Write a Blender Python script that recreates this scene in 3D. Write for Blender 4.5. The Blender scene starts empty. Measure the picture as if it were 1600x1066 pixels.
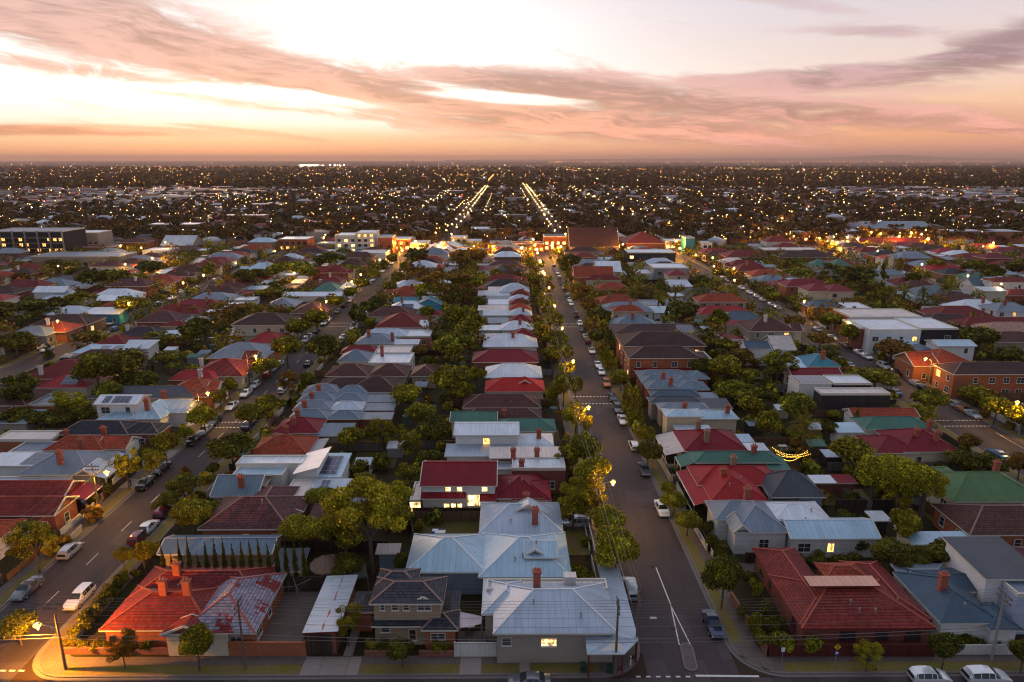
import bpy, math, random
import numpy as np
from mathutils import Vector, Matrix, Euler
R = math.radians
scene = bpy.context.scene
COL = scene.collection

# ------------------------------------------------------------------ camera
CAMH, FPX = 55.0, 1066.67
cam = bpy.data.cameras.new("camera"); cam.sensor_width = 36; cam.lens = 24
cam.clip_start = 1; cam.clip_end = 90000
camo = bpy.data.objects.new("camera", cam); COL.objects.link(camo)
camo.location = (0, 0, CAMH)
camo.rotation_euler = (R(90 - 14.86), 0, R(-0.38))
scene.camera = camo
CM = Euler((R(90 - 14.86), 0, R(-0.38))).to_matrix()

def P(px, py, z=0.0):
    """pixel of the 1600x1066 photo -> world point at height z"""
    d = CM @ Vector(((px - 800) / FPX, -(py - 533) / FPX, -1))
    t = (z - CAMH) / d.z
    return Vector((d.x * t, d.y * t, z))

def proj(x, y, z):
    v = CM.transposed() @ Vector((x, y, z - CAMH))
    return 800 + FPX * v.x / -v.z, 533 - FPX * v.y / -v.z

def in_view(x, y, z=3, m=40):
    if y < 40: return False
    a, b = proj(x, y, z)
    return -m < a < 1600 + m and b < 1066 + m

# ------------------------------------------------------------------ world
world = bpy.data.worlds.new("World"); scene.world = world; world.use_nodes = True
class G:
    """tiny expression helper over a node tree"""
    def __init__(s, nt): s.nt = nt
    def n(s, t, **k):
        o = s.nt.nodes.new(t)
        for a, b in k.items(): setattr(o, a, b)
        return o
    def put(s, sock, v):
        if hasattr(v, 'is_output'): s.nt.links.new(v, sock)
        elif isinstance(v, (tuple, list)) and len(v) == 3 and sock.type == 'RGBA': sock.default_value = (*v, 1)
        else: sock.default_value = v
    def m(s, op, a, b=None, c=None, clamp=False):
        o = s.n('ShaderNodeMath', operation=op); o.use_clamp = clamp
        s.put(o.inputs[0], a)
        if b is not None: s.put(o.inputs[1], b)
        if c is not None: s.put(o.inputs[2], c)
        return o.outputs[0]
    def add(s, a, b): return s.m('ADD', a, b)
    def sub(s, a, b): return s.m('SUBTRACT', a, b)
    def mul(s, a, b): return s.m('MULTIPLY', a, b)
    def div(s, a, b): return s.m('DIVIDE', a, b)
    def mix(s, f, a, b, mode='MIX'):
        o = s.n('ShaderNodeMix', data_type='RGBA', blend_type=mode); o.clamp_factor = True
        s.put(o.inputs[0], f); s.put(o.inputs[6], a); s.put(o.inputs[7], b)
        return o.outputs[2]
    def ramp(s, f, stops, interp='LINEAR'):
        o = s.n('ShaderNodeValToRGB'); e = o.color_ramp.elements; o.color_ramp.interpolation = interp
        while len(e) < len(stops): e.new(1)
        for i, (p, c) in enumerate(stops): e[i].position = p; e[i].color = (*c, 1)
        s.put(o.inputs[0], f); return o.outputs[0]
    def mr(s, v, a, b, c=0.0, d=1.0, smooth=True):
        o = s.n('ShaderNodeMapRange'); o.interpolation_type = 'SMOOTHSTEP' if smooth else 'LINEAR'
        for i, x in enumerate((v, a, b, c, d)): s.put(o.inputs[i], x)
        return o.outputs[0]
    def comb(s, x, y, z=0.0):
        o = s.n('ShaderNodeCombineXYZ')
        for i, v in enumerate((x, y, z)): s.put(o.inputs[i], v)
        return o.outputs[0]
    def sep(s, v):
        o = s.n('ShaderNodeSeparateXYZ'); s.put(o.inputs[0], v); return o.outputs
    def noise(s, vec, scale=5, detail=4, rough=.5, dist=0.0):
        o = s.n('ShaderNodeTexNoise'); s.put(o.inputs['Vector'], vec)
        o.inputs['Scale'].default_value = scale; o.inputs['Detail'].default_value = detail
        o.inputs['Roughness'].default_value = rough; o.inputs['Distortion'].default_value = dist
        return o.outputs[0]

def build_sky():
    nt = world.node_tree; g = G(nt)
    bg = nt.nodes['Background']
    d = g.n('ShaderNodeTexCoord').outputs['Generated']
    x, y, z = g.sep(d)
    az = g.m('ARCTAN2', x, y)
    el = g.m('ARCSINE', z)
    # clear-sky gradient over elevation (radians / 1.57)
    e = g.m('MAXIMUM', g.mul(el, 1 / 1.5708), 0.0)
    left = g.ramp(e, [(0, (1.1, .48, .22)), (.010, (1.05, .54, .28)), (.021, (.98, .68, .42)), (.030, (.98, .87, .74)),
                      (.07, (1.0, .94, .90)), (.125, (.84, .76, .77)), (.25, (.66, .69, .85)), (.5, (.62, .68, .85)), (1, (.60, .66, .84))])
    right = g.ramp(e, [(0, (.62, .28, .20)), (.010, (.80, .36, .23)), (.022, (.92, .45, .24)), (.042, (.90, .55, .35)),
                       (.07, (.82, .64, .56)), (.125, (.68, .62, .68)), (.25, (.64, .68, .83)), (.5, (.62, .68, .85)), (1, (.60, .66, .84))])
    base = g.mix(g.mr(az, -.15, .55), left, right)
    def gauss(ca, ce, sa, se, rot=0.0):
        da = g.sub(az, ca); de = g.sub(el, ce)
        c, s = math.cos(rot), math.sin(rot)
        p = g.add(g.mul(da, c), g.mul(de, s)); q = g.sub(g.mul(de, c), g.mul(da, s))
        r2 = g.add(g.m('POWER', g.m('ABSOLUTE', g.div(p, sa)), 2.0), g.m('POWER', g.m('ABSOLUTE', g.div(q, se)), 2.0))
        return g.m('EXPONENT', g.mul(r2, -1.0))
    glow = g.add(gauss(-.42, .088, .55, .040), g.mul(gauss(-.12, .17, .22, .06), .9))
    base = g.mix(g.mul(glow, .9), base, (.50, .44, .38), 'ADD')
    # cirrus streaks: stretched, slanted noise with a warp
    warp = g.noise(g.comb(g.mul(az, 3.0), g.mul(el, 9.0), 3.1), 1.6, 3, .55)
    azw = g.add(az, g.mul(g.sub(warp, .5), .14)); elw = g.add(el, g.mul(g.sub(warp, .5), .030))
    sl = g.add(elw, g.mul(azw, .16))
    st1 = g.noise(g.comb(g.mul(azw, 2.6), g.mul(sl, 20.0), 1.7), 1.5, 10, .64, .15)
    st2 = g.noise(g.comb(g.mul(azw, 7.0), g.mul(g.add(elw, g.mul(azw, .05)), 46.0), 8.3), 1.6, 8, .68, .25)
    fb = g.add(g.mul(st1, .62), g.mul(st2, .38))
    shapes = [(-.56, .165, .42, .040, -.16, 1.0), (-.36, .125, .42, .032, -.20, 1.1), (-.16, .100, .17, .011, -.14, .9), (-.50, .098, .25, .012, -.12, .6),
              (.10, .090, .25, .021, -.12, 1.1), (.30, .066, .36, .019, -.08, .9), (.42, .098, .20, .014, .03, .9),
              (.10, .050, .32, .022, -.05, 1.0), (-.27, .060, .26, .013, -.10, .8), (.60, .122, .11, .022, .2, 1.0), (.47, .15, .10, .008, -.05, .5), (-.62, .033, .27, .0065, .01, 1.1),
              (-.36, .037, .13, .004, -.10, .9), (.50, .042, .25, .006, 0, .5), (.62, .033, .08, .004, 0, .9), (.36, .19, .1, .01, -.2, .4), (.05, .032, .35, .008, 0, .6)]
    tot = None
    for (a, b, sa, se, rt, k) in shapes:
        t = g.mul(gauss(a, b, sa * 1.2, se * 1.28, rt), k)
        tot = t if tot is None else g.m('MAXIMUM', tot, t)
    tot = g.sub(tot, g.mul(gauss(-.52, .062, .34, .020, -.06), .75)); tot = g.sub(tot, g.mul(gauss(-.10, .165, .26, .040, .05), .7)); tot = g.sub(tot, g.mul(gauss(-.22, .078, .12, .008, -.1), .5)); tot = g.sub(tot, g.mul(gauss(.0, .083, .10, .006, -.05), .9)); tot = g.m('MAXIMUM', tot, -.35)
    # the rest of the dome, out of the picture: loose cloud
    rest = g.mul(g.mr(g.m('ABSOLUTE', az), .7, 1.1), .45)
    rest = g.m('MAXIMUM', rest, g.mr(el, .22, .4, 0, .42))
    tot = g.m('MAXIMUM', tot, rest)
    mask = g.mr(g.add(g.mul(tot, .80), g.mul(g.sub(fb, .5), 2.3)), .12, .56)
    mask = g.mul(mask, g.mr(el, .004, .02))
    thick = g.mr(g.add(g.mul(tot, .6), g.mul(g.sub(st2, .5), 1.6)), .1, .9)
    ccol_l = g.ramp(e, [(0, (1.0, .42, .22)), (.02, (.95, .44, .26)), (.045, (.82, .40, .25)), (.075, (.60, .34, .28)), (.13, (.60, .41, .38)), (.3, (.52, .55, .66)), (1, (.58, .60, .70))])
    ccol_r = g.ramp(e, [(0, (.60, .26, .22)), (.02, (.85, .36, .27)), (.045, (.60, .32, .28)), (.075, (.44, .29, .32)), (.13, (.45, .36, .42)), (.3, (.52, .55, .66)), (1, (.58, .60, .70))])
    ccol = g.mix(g.mr(az, -.1, .45), ccol_l, ccol_r)
    ccol = g.mix(g.mul(g.sub(1.0, thick), .20), ccol, (1.0, .74, .62))
    fine = g.mr(g.add(g.mul(g.sub(st1, .5), 1.0), g.mul(g.sub(st2, .5), .9)), -.13, .16); dk = g.add(.66, g.mul(fine, .58))
    ccol = g.mix(1.0, ccol, g.comb(dk, g.mul(dk, .97), g.mul(dk, .98)), 'MULTIPLY')
    col = g.mix(g.mul(mask, .94), base, ccol)
    # pink haze bank lying on the horizon
    bank = g.mr(el, .0, .022, 1.0, 0.0)
    col = g.mix(g.mul(bank, g.mr(az, .0, .6, .05, .6)), col, (.50, .26, .24))
    # away from the sunset the whole dome is dim and blue
    col = g.mix(g.mr(g.m('ABSOLUTE', az), .85, 1.9), col, (.30, .33, .43))
    # a little physical sky underneath
    sky = g.n('ShaderNodeTexSky', sky_type='NISHITA'); sky.sun_disc = False
    sky.sun_elevation = R(1.5); sky.sun_rotation = R(-22)
    col2 = g.mix(1.0, col, g.mix(1.0, (0, 0, 0), g.mix(1.0, sky.outputs[0], (.012, .012, .012), 'MULTIPLY'), 'ADD'), 'ADD')
    nt.links.new(col2, bg.inputs[0]); bg.inputs[1].default_value = SKY_STRENGTH
SKY_STRENGTH = 0.95
build_sky()
sun = bpy.data.lights.new("sun", 'SUN'); sun.energy = 0.5; sun.angle = R(12); sun.color = (1, .62, .40)
suno = bpy.data.objects.new("sun", sun); COL.objects.link(suno)
suno.rotation_euler = Vector((-math.sin(R(-22)), -math.cos(R(-22)), -.10)).to_track_quat('-Z', 'Y').to_euler()
scene.view_settings.view_transform = 'Standard'; scene.view_settings.look = 'None'
scene.view_settings.exposure = 0.22; scene.view_settings.gamma = 1.0
cy = scene.cycles
cy.use_denoising = True; cy.max_bounces = 5; cy.diffuse_bounces = 2; cy.glossy_bounces = 2; cy.transmission_bounces = 2
cy.transparent_max_bounces = 6; cy.volume_bounces = 0; cy.sample_clamp_indirect = 3.0; cy.sample_clamp_direct = 0.0
cy.filter_width = 1.15
cy.use_adaptive_sampling = True; cy.adaptive_threshold = 0.02

# ------------------------------------------------------------------ materials
def newmat(name):
    m = bpy.data.materials.new(name); m.use_nodes = True
    nt = m.node_tree; g = G(nt); b = nt.nodes['Principled BSDF']
    return m, g, b
def setc(m, b, col, rough=.6, metal=0.0):
    b.inputs['Base Color'].default_value = (*col, 1)
    b.inputs['Roughness'].default_value = rough; b.inputs['Metallic'].default_value = metal
    m.diffuse_color = (*col, 1)
    if rough >= .4: b.inputs['Specular IOR Level'].default_value = .16
def bump(g, b, h, dist=.02, s=.6):
    o = g.n('ShaderNodeBump'); o.inputs['Strength'].default_value = s; o.inputs['Distance'].default_value = dist
    g.put(o.inputs['Height'], h); g.nt.links.new(o.outputs[0], b.inputs['Normal'])
def wnoise(g, vec):
    o = g.n('ShaderNodeTexWhiteNoise', noise_dimensions='3D'); g.put(o.inputs['Vector'], vec); return o.outputs[0]

def roof_tile(name, col, patch=None, row=.40):
    m, g, b = newmat(name); setc(m, b, col, .62)
    uv = g.n('ShaderNodeTexCoord').outputs['UV']; obj = g.n('ShaderNodeNewGeometry').outputs['Position']
    u, v, _ = g.sep(uv)
    fv = g.m('FRACT', g.div(v, row)); fu = g.m('FRACT', g.div(u, .3))
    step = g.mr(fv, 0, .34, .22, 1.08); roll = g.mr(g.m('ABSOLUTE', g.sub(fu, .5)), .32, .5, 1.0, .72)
    cell = wnoise(g, g.comb(g.m('FLOOR', g.div(u, .3)), g.m('FLOOR', g.div(v, row)), 0))
    big = g.noise(obj, .35, 5, .6); fine = g.noise(obj, 2.2, 4, .7)
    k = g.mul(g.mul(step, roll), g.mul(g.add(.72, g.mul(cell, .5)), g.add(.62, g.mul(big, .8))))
    c = g.mix(g.mr(fine, .42, .75, 0, .45), col, tuple(x * .45 + .02 for x in col))
    if patch:
        pn = g.noise(g.comb(g.m('FLOOR', g.div(u, .6)), g.m('FLOOR', g.div(v, .72)), 2.0), .23, 3, .6)
        c = g.mix(g.mr(g.add(pn, g.mul(g.sub(cell, .5), .12)), .55, .59), col, patch)
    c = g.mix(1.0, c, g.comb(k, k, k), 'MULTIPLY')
    g.nt.links.new(c, b.inputs['Base Color']); bump(g, b, g.add(g.mul(fv, 1.0), g.mul(g.m('ABSOLUTE', g.sub(fu, .5)), -.6)), .06, .8)
    return m
def roof_metal(name, col, rough=.42, metal=.15, rust=None, rib=.76, dirt=.5):
    m, g, b = newmat(name); setc(m, b, col, rough, metal)
    uv = g.n('ShaderNodeTexCoord').outputs['UV']; pos = g.n('ShaderNodeNewGeometry').outputs['Position']
    u, v, _ = g.sep(uv)
    fu = g.m('FRACT', g.div(u, rib)); line = g.mr(g.m('ABSOLUTE', g.sub(fu, .5)), .40, .5, 1.0, .80)
    sheet = wnoise(g, g.comb(g.m('FLOOR', g.div(u, rib)), g.m('FLOOR', g.div(v, 5.5)), 0))
    streak = g.noise(g.comb(g.mul(u, 2.0), g.mul(v, .22), 0), 1.6, 5, .65); big = g.noise(pos, .22, 4, .6)
    k = g.mul(g.mul(line, g.add(.90, g.mul(sheet, .14))), g.mul(g.add(1 - dirt * .5, g.mul(streak, dirt)), g.add(.76, g.mul(big, .5))))
    c = g.mix(1.0, col, g.comb(k, k, k), 'MULTIPLY')
    if rust:
        rn = g.noise(g.comb(g.mul(u, .35), g.mul(v, 1.5), 0), 1.3, 6, .75)
        seam = g.mr(g.m('ABSOLUTE', g.sub(g.m('FRACT', g.div(v, 4.2)), .5)), .44, .5, 0, .14)
        c = g.mix(g.mr(g.add(rn, seam), .60, .68), c, rust)
    g.nt.links.new(c, b.inputs['Base Color'])
    g.nt.links.new(g.add(rough - .08, g.mul(streak, .2)), b.inputs['Roughness'])
    bump(g, b, g.m('SINE', g.mul(u, 6.2832 / .19)), .012, .5)
    return m
def plain(name, col, rough=.6, var=.35, scale=.8, metal=0.0):
    m, g, b = newmat(name); setc(m, b, col, rough, metal)
    pos = g.n('ShaderNodeNewGeometry').outputs['Position']
    n = g.noise(pos, scale, 6, .65); k = g.add(1 - var * .5, g.mul(n, var))
    g.nt.links.new(g.mix(1.0, col, g.comb(k, k, k), 'MULTIPLY'), b.inputs['Base Color'])
    return m
def brick(name, col, mortar=(.30, .27, .23)):
    m, g, b = newmat(name); setc(m, b, col, .8)
    uv = g.n('ShaderNodeTexCoord').outputs['UV']; pos = g.n('ShaderNodeNewGeometry').outputs['Position']
    o = g.n('ShaderNodeTexBrick'); g.put(o.inputs['Vector'], uv); o.inputs['Scale'].default_value = 1.0
    o.inputs['Brick Width'].default_value = .24; o.inputs['Row Height'].default_value = .086; o.inputs['Mortar Size'].default_value = .006
    o.inputs['Color1'].default_value = (*[x * 1.15 for x in col], 1); o.inputs['Color2'].default_value = (*[x * .75 for x in col], 1)
    o.inputs['Mortar'].default_value = (*mortar, 1)
    n = g.noise(pos, .7, 5, .7); k = g.add(.72, g.mul(n, .56))
    g.nt.links.new(g.mix(1.0, o.outputs[0], g.comb(k, k, k), 'MULTIPLY'), b.inputs['Base Color']); return m
def boards(name, col, w=.16, vert=True, var=.5, rough=.7):
    m, g, b = newmat(name); setc(m, b, col, rough)
    uv = g.n('ShaderNodeTexCoord').outputs['UV']; u, v, _ = g.sep(uv); a = u if vert else v
    pos = g.n('ShaderNodeNewGeometry').outputs['Position']
    f = g.m('FRACT', g.div(a, w)); line = g.mr(g.m('ABSOLUTE', g.sub(f, .5)), .40, .5, 1.0, .45)
    cell = wnoise(g, g.comb(g.m('FLOOR', g.div(a, w)), 1.0, 0)); n = g.noise(pos, .6, 5, .7)
    k = g.mul(g.mul(line, g.add(1 - var * .5, g.mul(cell, var))), g.add(.7, g.mul(n, .6)))
    g.nt.links.new(g.mix(1.0, col, g.comb(k, k, k), 'MULTIPLY'), b.inputs['Base Color']); return m
def emit(name, col, s, light=True):
    m, g, b = newmat(name); setc(m, b, (.6, .6, .6), .4)
    b.inputs['Emission Color'].default_value = (*col, 1); b.inputs['Emission Strength'].default_value = s
    if not light: m.cycles.emission_sampling = 'NONE'
    return m

M = {}
# roofs -------------------------------------------------------------
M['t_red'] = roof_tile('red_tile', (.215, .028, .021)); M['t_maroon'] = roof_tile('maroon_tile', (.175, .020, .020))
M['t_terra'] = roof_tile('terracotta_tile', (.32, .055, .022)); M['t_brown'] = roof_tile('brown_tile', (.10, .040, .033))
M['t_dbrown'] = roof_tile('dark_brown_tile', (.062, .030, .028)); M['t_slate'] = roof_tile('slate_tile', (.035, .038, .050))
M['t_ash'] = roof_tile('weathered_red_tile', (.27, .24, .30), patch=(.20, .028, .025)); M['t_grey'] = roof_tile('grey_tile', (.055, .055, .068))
M['t_pink'] = roof_tile('faded_tile', (.46, .25, .18)); M['t_purp'] = roof_tile('purple_brown_tile', (.105, .042, .045))
M['m_white'] = roof_metal('white_iron', (.58, .64, .70), .38); M['m_silver'] = roof_metal('silver_iron', (.36, .43, .51), .38, .3)
M['m_blue'] = roof_metal('pale_blue_iron', (.31, .46, .56), .36, .2); M['m_grey'] = roof_metal('grey_iron', (.17, .21, .26), .42, .2)
M['m_dark'] = roof_metal('charcoal_iron', (.065, .075, .09), .45); M['m_red'] = roof_metal('red_iron', (.29, .013, .016), .5, 0)
M['m_maroon'] = roof_metal('maroon_iron', (.18, .007, .017), .5, 0); M['m_bright'] = roof_metal('bright_red_iron', (.42, .015, .012), .5, 0)
M['m_green'] = roof_metal('green_iron', (.055, .155, .12), .5, 0); M['m_moss'] = roof_metal('mossy_green_iron', (.085, .17, .075), .6, 0, rust=(.16, .17, .03))
M['m_rusty'] = roof_metal('patched_silver_iron', (.46, .52, .58), .4, .3, rust=(.30, .075, .04)); M['m_teal'] = roof_metal('teal_iron', (.04, .20, .27), .45)
M['m_steel'] = roof_metal('blue_grey_iron', (.12, .175, .225), .42, .2); M['m_cream'] = roof_metal('cream_iron', (.62, .55, .50), .45)
M['m_skyglow'] = roof_metal('skyglow_roof_sheet', (.66, .36, .26), .5, 0); M['m_navy'] = roof_metal('dark_blue_iron', (.055, .095, .135), .45); M['m_stripe'] = roof_metal('rust_striped_iron', (.5, .45, .42), .45, .1, rust=(.25, .06, .04), rib=1.5)  # salmon sheet: horizon glow caught by the flat roof, put into its colour
# walls -------------------------------------------------------------
M['w_orange'] = brick('orange_brick', (.36, .085, .022)); M['w_red'] = brick('red_brick', (.20, .033, .018)); M['w_brown'] = brick('brown_brick', (.17, .085, .055))
M['w_tan'] = brick('tan_brick', (.40, .29, .19)); M['w_cream'] = plain('cream_render', (.58, .50, .36), .8); M['w_white'] = plain('white_paint', (.70, .69, .66), .7, .3)
M['w_sand'] = boards('sand_boards', (.38, .28, .18), .18, False, .2); M['w_beige'] = plain('beige_render', (.33, .28, .23), .8); M['w_grey'] = boards('grey_boards', (.28, .28, .28), .18, False, .25)
M['w_blue'] = boards('blue_boards', (.20, .26, .33), .18, False, .25); M['w_wboard'] = boards('white_boards', (.62, .62, .60), .18, False, .2)
M['w_dark'] = boards('charcoal_boards', (.035, .035, .04), .2, True, .3); M['w_teal'] = plain('teal_wall', (.05, .28, .38), .6)
M['w_lilac'] = plain('lilac_grey_wall', (.38, .42, .55), .7)
M['trim'] = plain('cream_trim', (.62, .58, .50), .6, .2); M['trim_d'] = plain('dark_trim', (.07, .06, .06), .6, .2); M['trim_r'] = plain('maroon_trim', (.16, .025, .025), .6, .2)
M['cap_p'] = plain('pale_ridge', (.26, .17, .14), .7, .5, 3); M['cap_w'] = plain('white_ridge', (.72, .72, .74), .5, .2)
M['cap_r'] = plain('red_ridge', (.36, .085, .055), .7, .5, 3); M['cap_g'] = plain('grey_ridge', (.30, .32, .36), .5, .3)
M['c_red'] = brick('chimney_red_brick', (.38, .07, .035)); M['c_brown'] = brick('chimney_brown_brick', (.26, .17, .11)); M['c_white'] = plain('chimney_white', (.6, .58, .54), .8)
M['pot'] = plain('terracotta_pot', (.40, .15, .08), .7)
m_, g_, b_ = newmat('window_glass'); setc(m_, b_, (.035, .045, .055), .06); b_.inputs['Specular IOR Level'].default_value = .8; M['glass'] = m_
def room(name, col, s):
    m, g, b = newmat(name); setc(m, b, (.3, .25, .2), .3); uv = g.n('ShaderNodeTexCoord').outputs['UV']; u, v, _ = g.sep(uv)
    n = g.noise(g.comb(g.mul(u, 1.6), g.mul(v, .9), 3.3), 1.5, 3, .6); cur = g.mr(g.m('ABSOLUTE', g.sub(g.m('FRACT', g.mul(u, .62)), .5)), .30, .36, 1.0, .45)
    b.inputs['Emission Color'].default_value = (*col, 1); g.nt.links.new(g.mul(g.mul(g.add(.12, g.mul(g.mr(n, .32, .66), 1.25)), cur), s), b.inputs['Emission Strength']); return m
M['lit'] = room('lit_window', (1, .50, .12), 2.4); M['lit2'] = room('bright_lit_window', (1, .60, .20), 3.8)
M['litfar'] = emit('far_lit_window', (1, .55, .16), 2.5, False)
def solar_mat():
    m, g, b = newmat('solar_cells'); setc(m, b, (.02, .03, .07), .18)
    uv = g.n('ShaderNodeTexCoord').outputs['UV']; u, v, _ = g.sep(uv)
    a = g.mr(g.m('ABSOLUTE', g.sub(g.m('FRACT', g.div(u, 1.0)), .5)), .46, .49); c = g.mr(g.m('ABSOLUTE', g.sub(g.m('FRACT', g.div(v, 1.65)), .5)), .47, .49)
    g.nt.links.new(g.mix(g.m('MAXIMUM', a, c), (.02, .032, .075), (.30, .33, .38)), b.inputs['Base Color']); return m
M['solar'] = solar_mat()
# ground ------------------------------------------------------------
def asphalt():
    m, g, b = newmat('asphalt'); setc(m, b, (.055, .05, .052), .72)
    pos = g.n('ShaderNodeNewGeometry').outputs['Position']; x, y, z = g.sep(pos)
    a = g.noise(pos, .12, 6, .62); c = g.noise(g.comb(g.mul(x, 1.0), g.mul(y, .09), 0), .9, 5, .6); d = g.noise(pos, 5, 3, .8)
    k = g.add(.30, g.add(g.mul(a, .5), g.add(g.mul(c, .55), g.mul(d, .38))))
    patch = g.noise(g.comb(g.m('FLOOR', g.div(x, 3.1)), g.m('FLOOR', g.div(y, 7.3)), 0), 3.7, 0)
    k = g.mul(k, g.mr(patch, .62, .63, 1.0, .80))
    oil = g.noise(g.comb(g.mul(x, .8), g.mul(y, .35), 5.0), 1.1, 5, .75); k = g.mul(k, g.mr(oil, .60, .72, 1.0, .55))
    patch2 = g.noise(g.comb(g.m('FLOOR', g.div(g.add(x, 2.0), 2.2)), g.m('FLOOR', g.div(y, 4.1)), 0), 5.1, 0); k = g.mul(k, g.mr(patch2, .66, .67, 1.0, 1.28))
    vo = g.n('ShaderNodeTexVoronoi', feature='DISTANCE_TO_EDGE'); wv = g.noise(pos, .6, 4, .6); g.put(vo.inputs['Vector'], g.comb(g.add(x, g.mul(wv, 7.0)), g.add(g.mul(y, .6), g.mul(a, 9.0)), 0)); vo.inputs['Scale'].default_value = .17
    k = g.mul(k, g.mr(vo.outputs[0], 0, .008, .70, 1))
    g.nt.links.new(g.mix(1.0, (.060, .047, .048), g.comb(k, k, k), 'MULTIPLY'), b.inputs['Base Color'])
    bump(g, b, d, .01, .3); return m
M['asphalt'] = asphalt()
def concrete(name, col, joint=1.5):
    m, g, b = newmat(name); setc(m, b, col, .8)
    pos = g.n('ShaderNodeNewGeometry').outputs['Position']; x, y, z = g.sep(pos)
    k = g.add(.55, g.add(g.mul(g.noise(pos, .5, 6, .7), .6), g.mul(g.noise(pos, 4, 3, .7), .3)))
    j = g.m('MAXIMUM', g.mr(g.m('ABSOLUTE', g.sub(g.m('FRACT', g.div(x, joint)), .5)), .47, .495), g.mr(g.m('ABSOLUTE', g.sub(g.m('FRACT', g.div(y, joint)), .5)), .47, .495))
    k = g.mul(k, g.sub(1.0, g.mul(j, .35)))
    g.nt.links.new(g.mix(1.0, col, g.comb(k, k, k), 'MULTIPLY'), b.inputs['Base Color']); return m
M['path'] = concrete('path_concrete', (.125, .10, .09)); M['drive'] = concrete('drive_concrete', (.26, .22, .19), 3.0); M['kerb'] = plain('kerb_stone', (.16, .14, .13), .8, .4, 2)
M['yard'] = plain('stained_yard_concrete', (.13, .10, .085), .8, 1.0, .5)
def grass(name, a, b2, sc=.35):
    m, g, b = newmat(name); setc(m, b, a, .9)
    pos = g.n('ShaderNodeNewGeometry').outputs['Position']
    n = g.noise(pos, sc, 6, .65); f = g.noise(pos, 3.5, 4, .8)
    c = g.mix(g.mr(n, .35, .62), a, b2); k = g.add(.45, g.mul(f, 1.1))
    g.nt.links.new(g.mix(1.0, c, g.comb(k, k, k), 'MULTIPLY'), b.inputs['Base Color']); bump(g, b, f, .05, .7); return m
M['verge'] = grass('verge_grass', (.14, .13, .022), (.17, .12, .05), .5); M['lawn'] = grass('lawn_grass', (.075, .085, .016), (.10, .075, .03))
M['earth'] = grass('garden_earth', (.030, .019, .010), (.026, .028, .007), .25)
M['stained'] = plain('far_ground_soil', (.045, .028, .018), .9, 1.2, .02)
M['paint'] = plain('road_paint', (.62, .60, .56), .6, .5, 2)
M['steel'] = plain('galvanised_steel', (.35, .36, .37), .45, .3, 2, .5); M['timber'] = plain('pole_timber', (.15, .11, .08), .85, .7, 3)
M['pole_g'] = plain('grey_pole', (.28, .27, .25), .6, .3, 3); M['wire'] = plain('cable', (.16, .14, .13), .5, .1)
M['lamp'] = emit('sodium_lamp', (1, .50, .05), 17000); M['lamp_hot'] = emit('hot_sodium_lamp', (1, .42, .04), 105000)
M['lampw'] = emit('warm_lamp', (1, .62, .22), 9000)
M['lampf'] = emit('far_row_lamp', (1, .56, .13), 1700); M['lampf_globe'] = emit('far_row_globe', (1, .66, .16), 9, False)
M['lamp_globe'] = emit('sodium_globe', (1, .58, .05), 4.5, False); M['lamp_hot_globe'] = emit('hot_sodium_globe', (1, .52, .045), 6, False); M['lampw_globe'] = emit('warm_globe', (1, .70, .16), 5, False)
M['f_dark'] = boards('dark_fence', (.05, .035, .028), .15); M['f_brown'] = boards('brown_fence', (.15, .085, .05), .15); M['f_grey'] = boards('grey_fence', (.16, .14, .125), .15)
M['f_white'] = boards('white_fence', (.58, .56, .52), .15, True, .15); M['f_cream'] = boards('cream_fence', (.46, .40, .30), .15, True, .15)
M['f_brick'] = brick('fence_brick', (.22, .065, .04)); M['f_red'] = boards('dark_red_fence', (.10, .022, .02), .15); M['f_orange'] = boards('orange_fence', (.34, .12, .035), .15)

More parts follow.
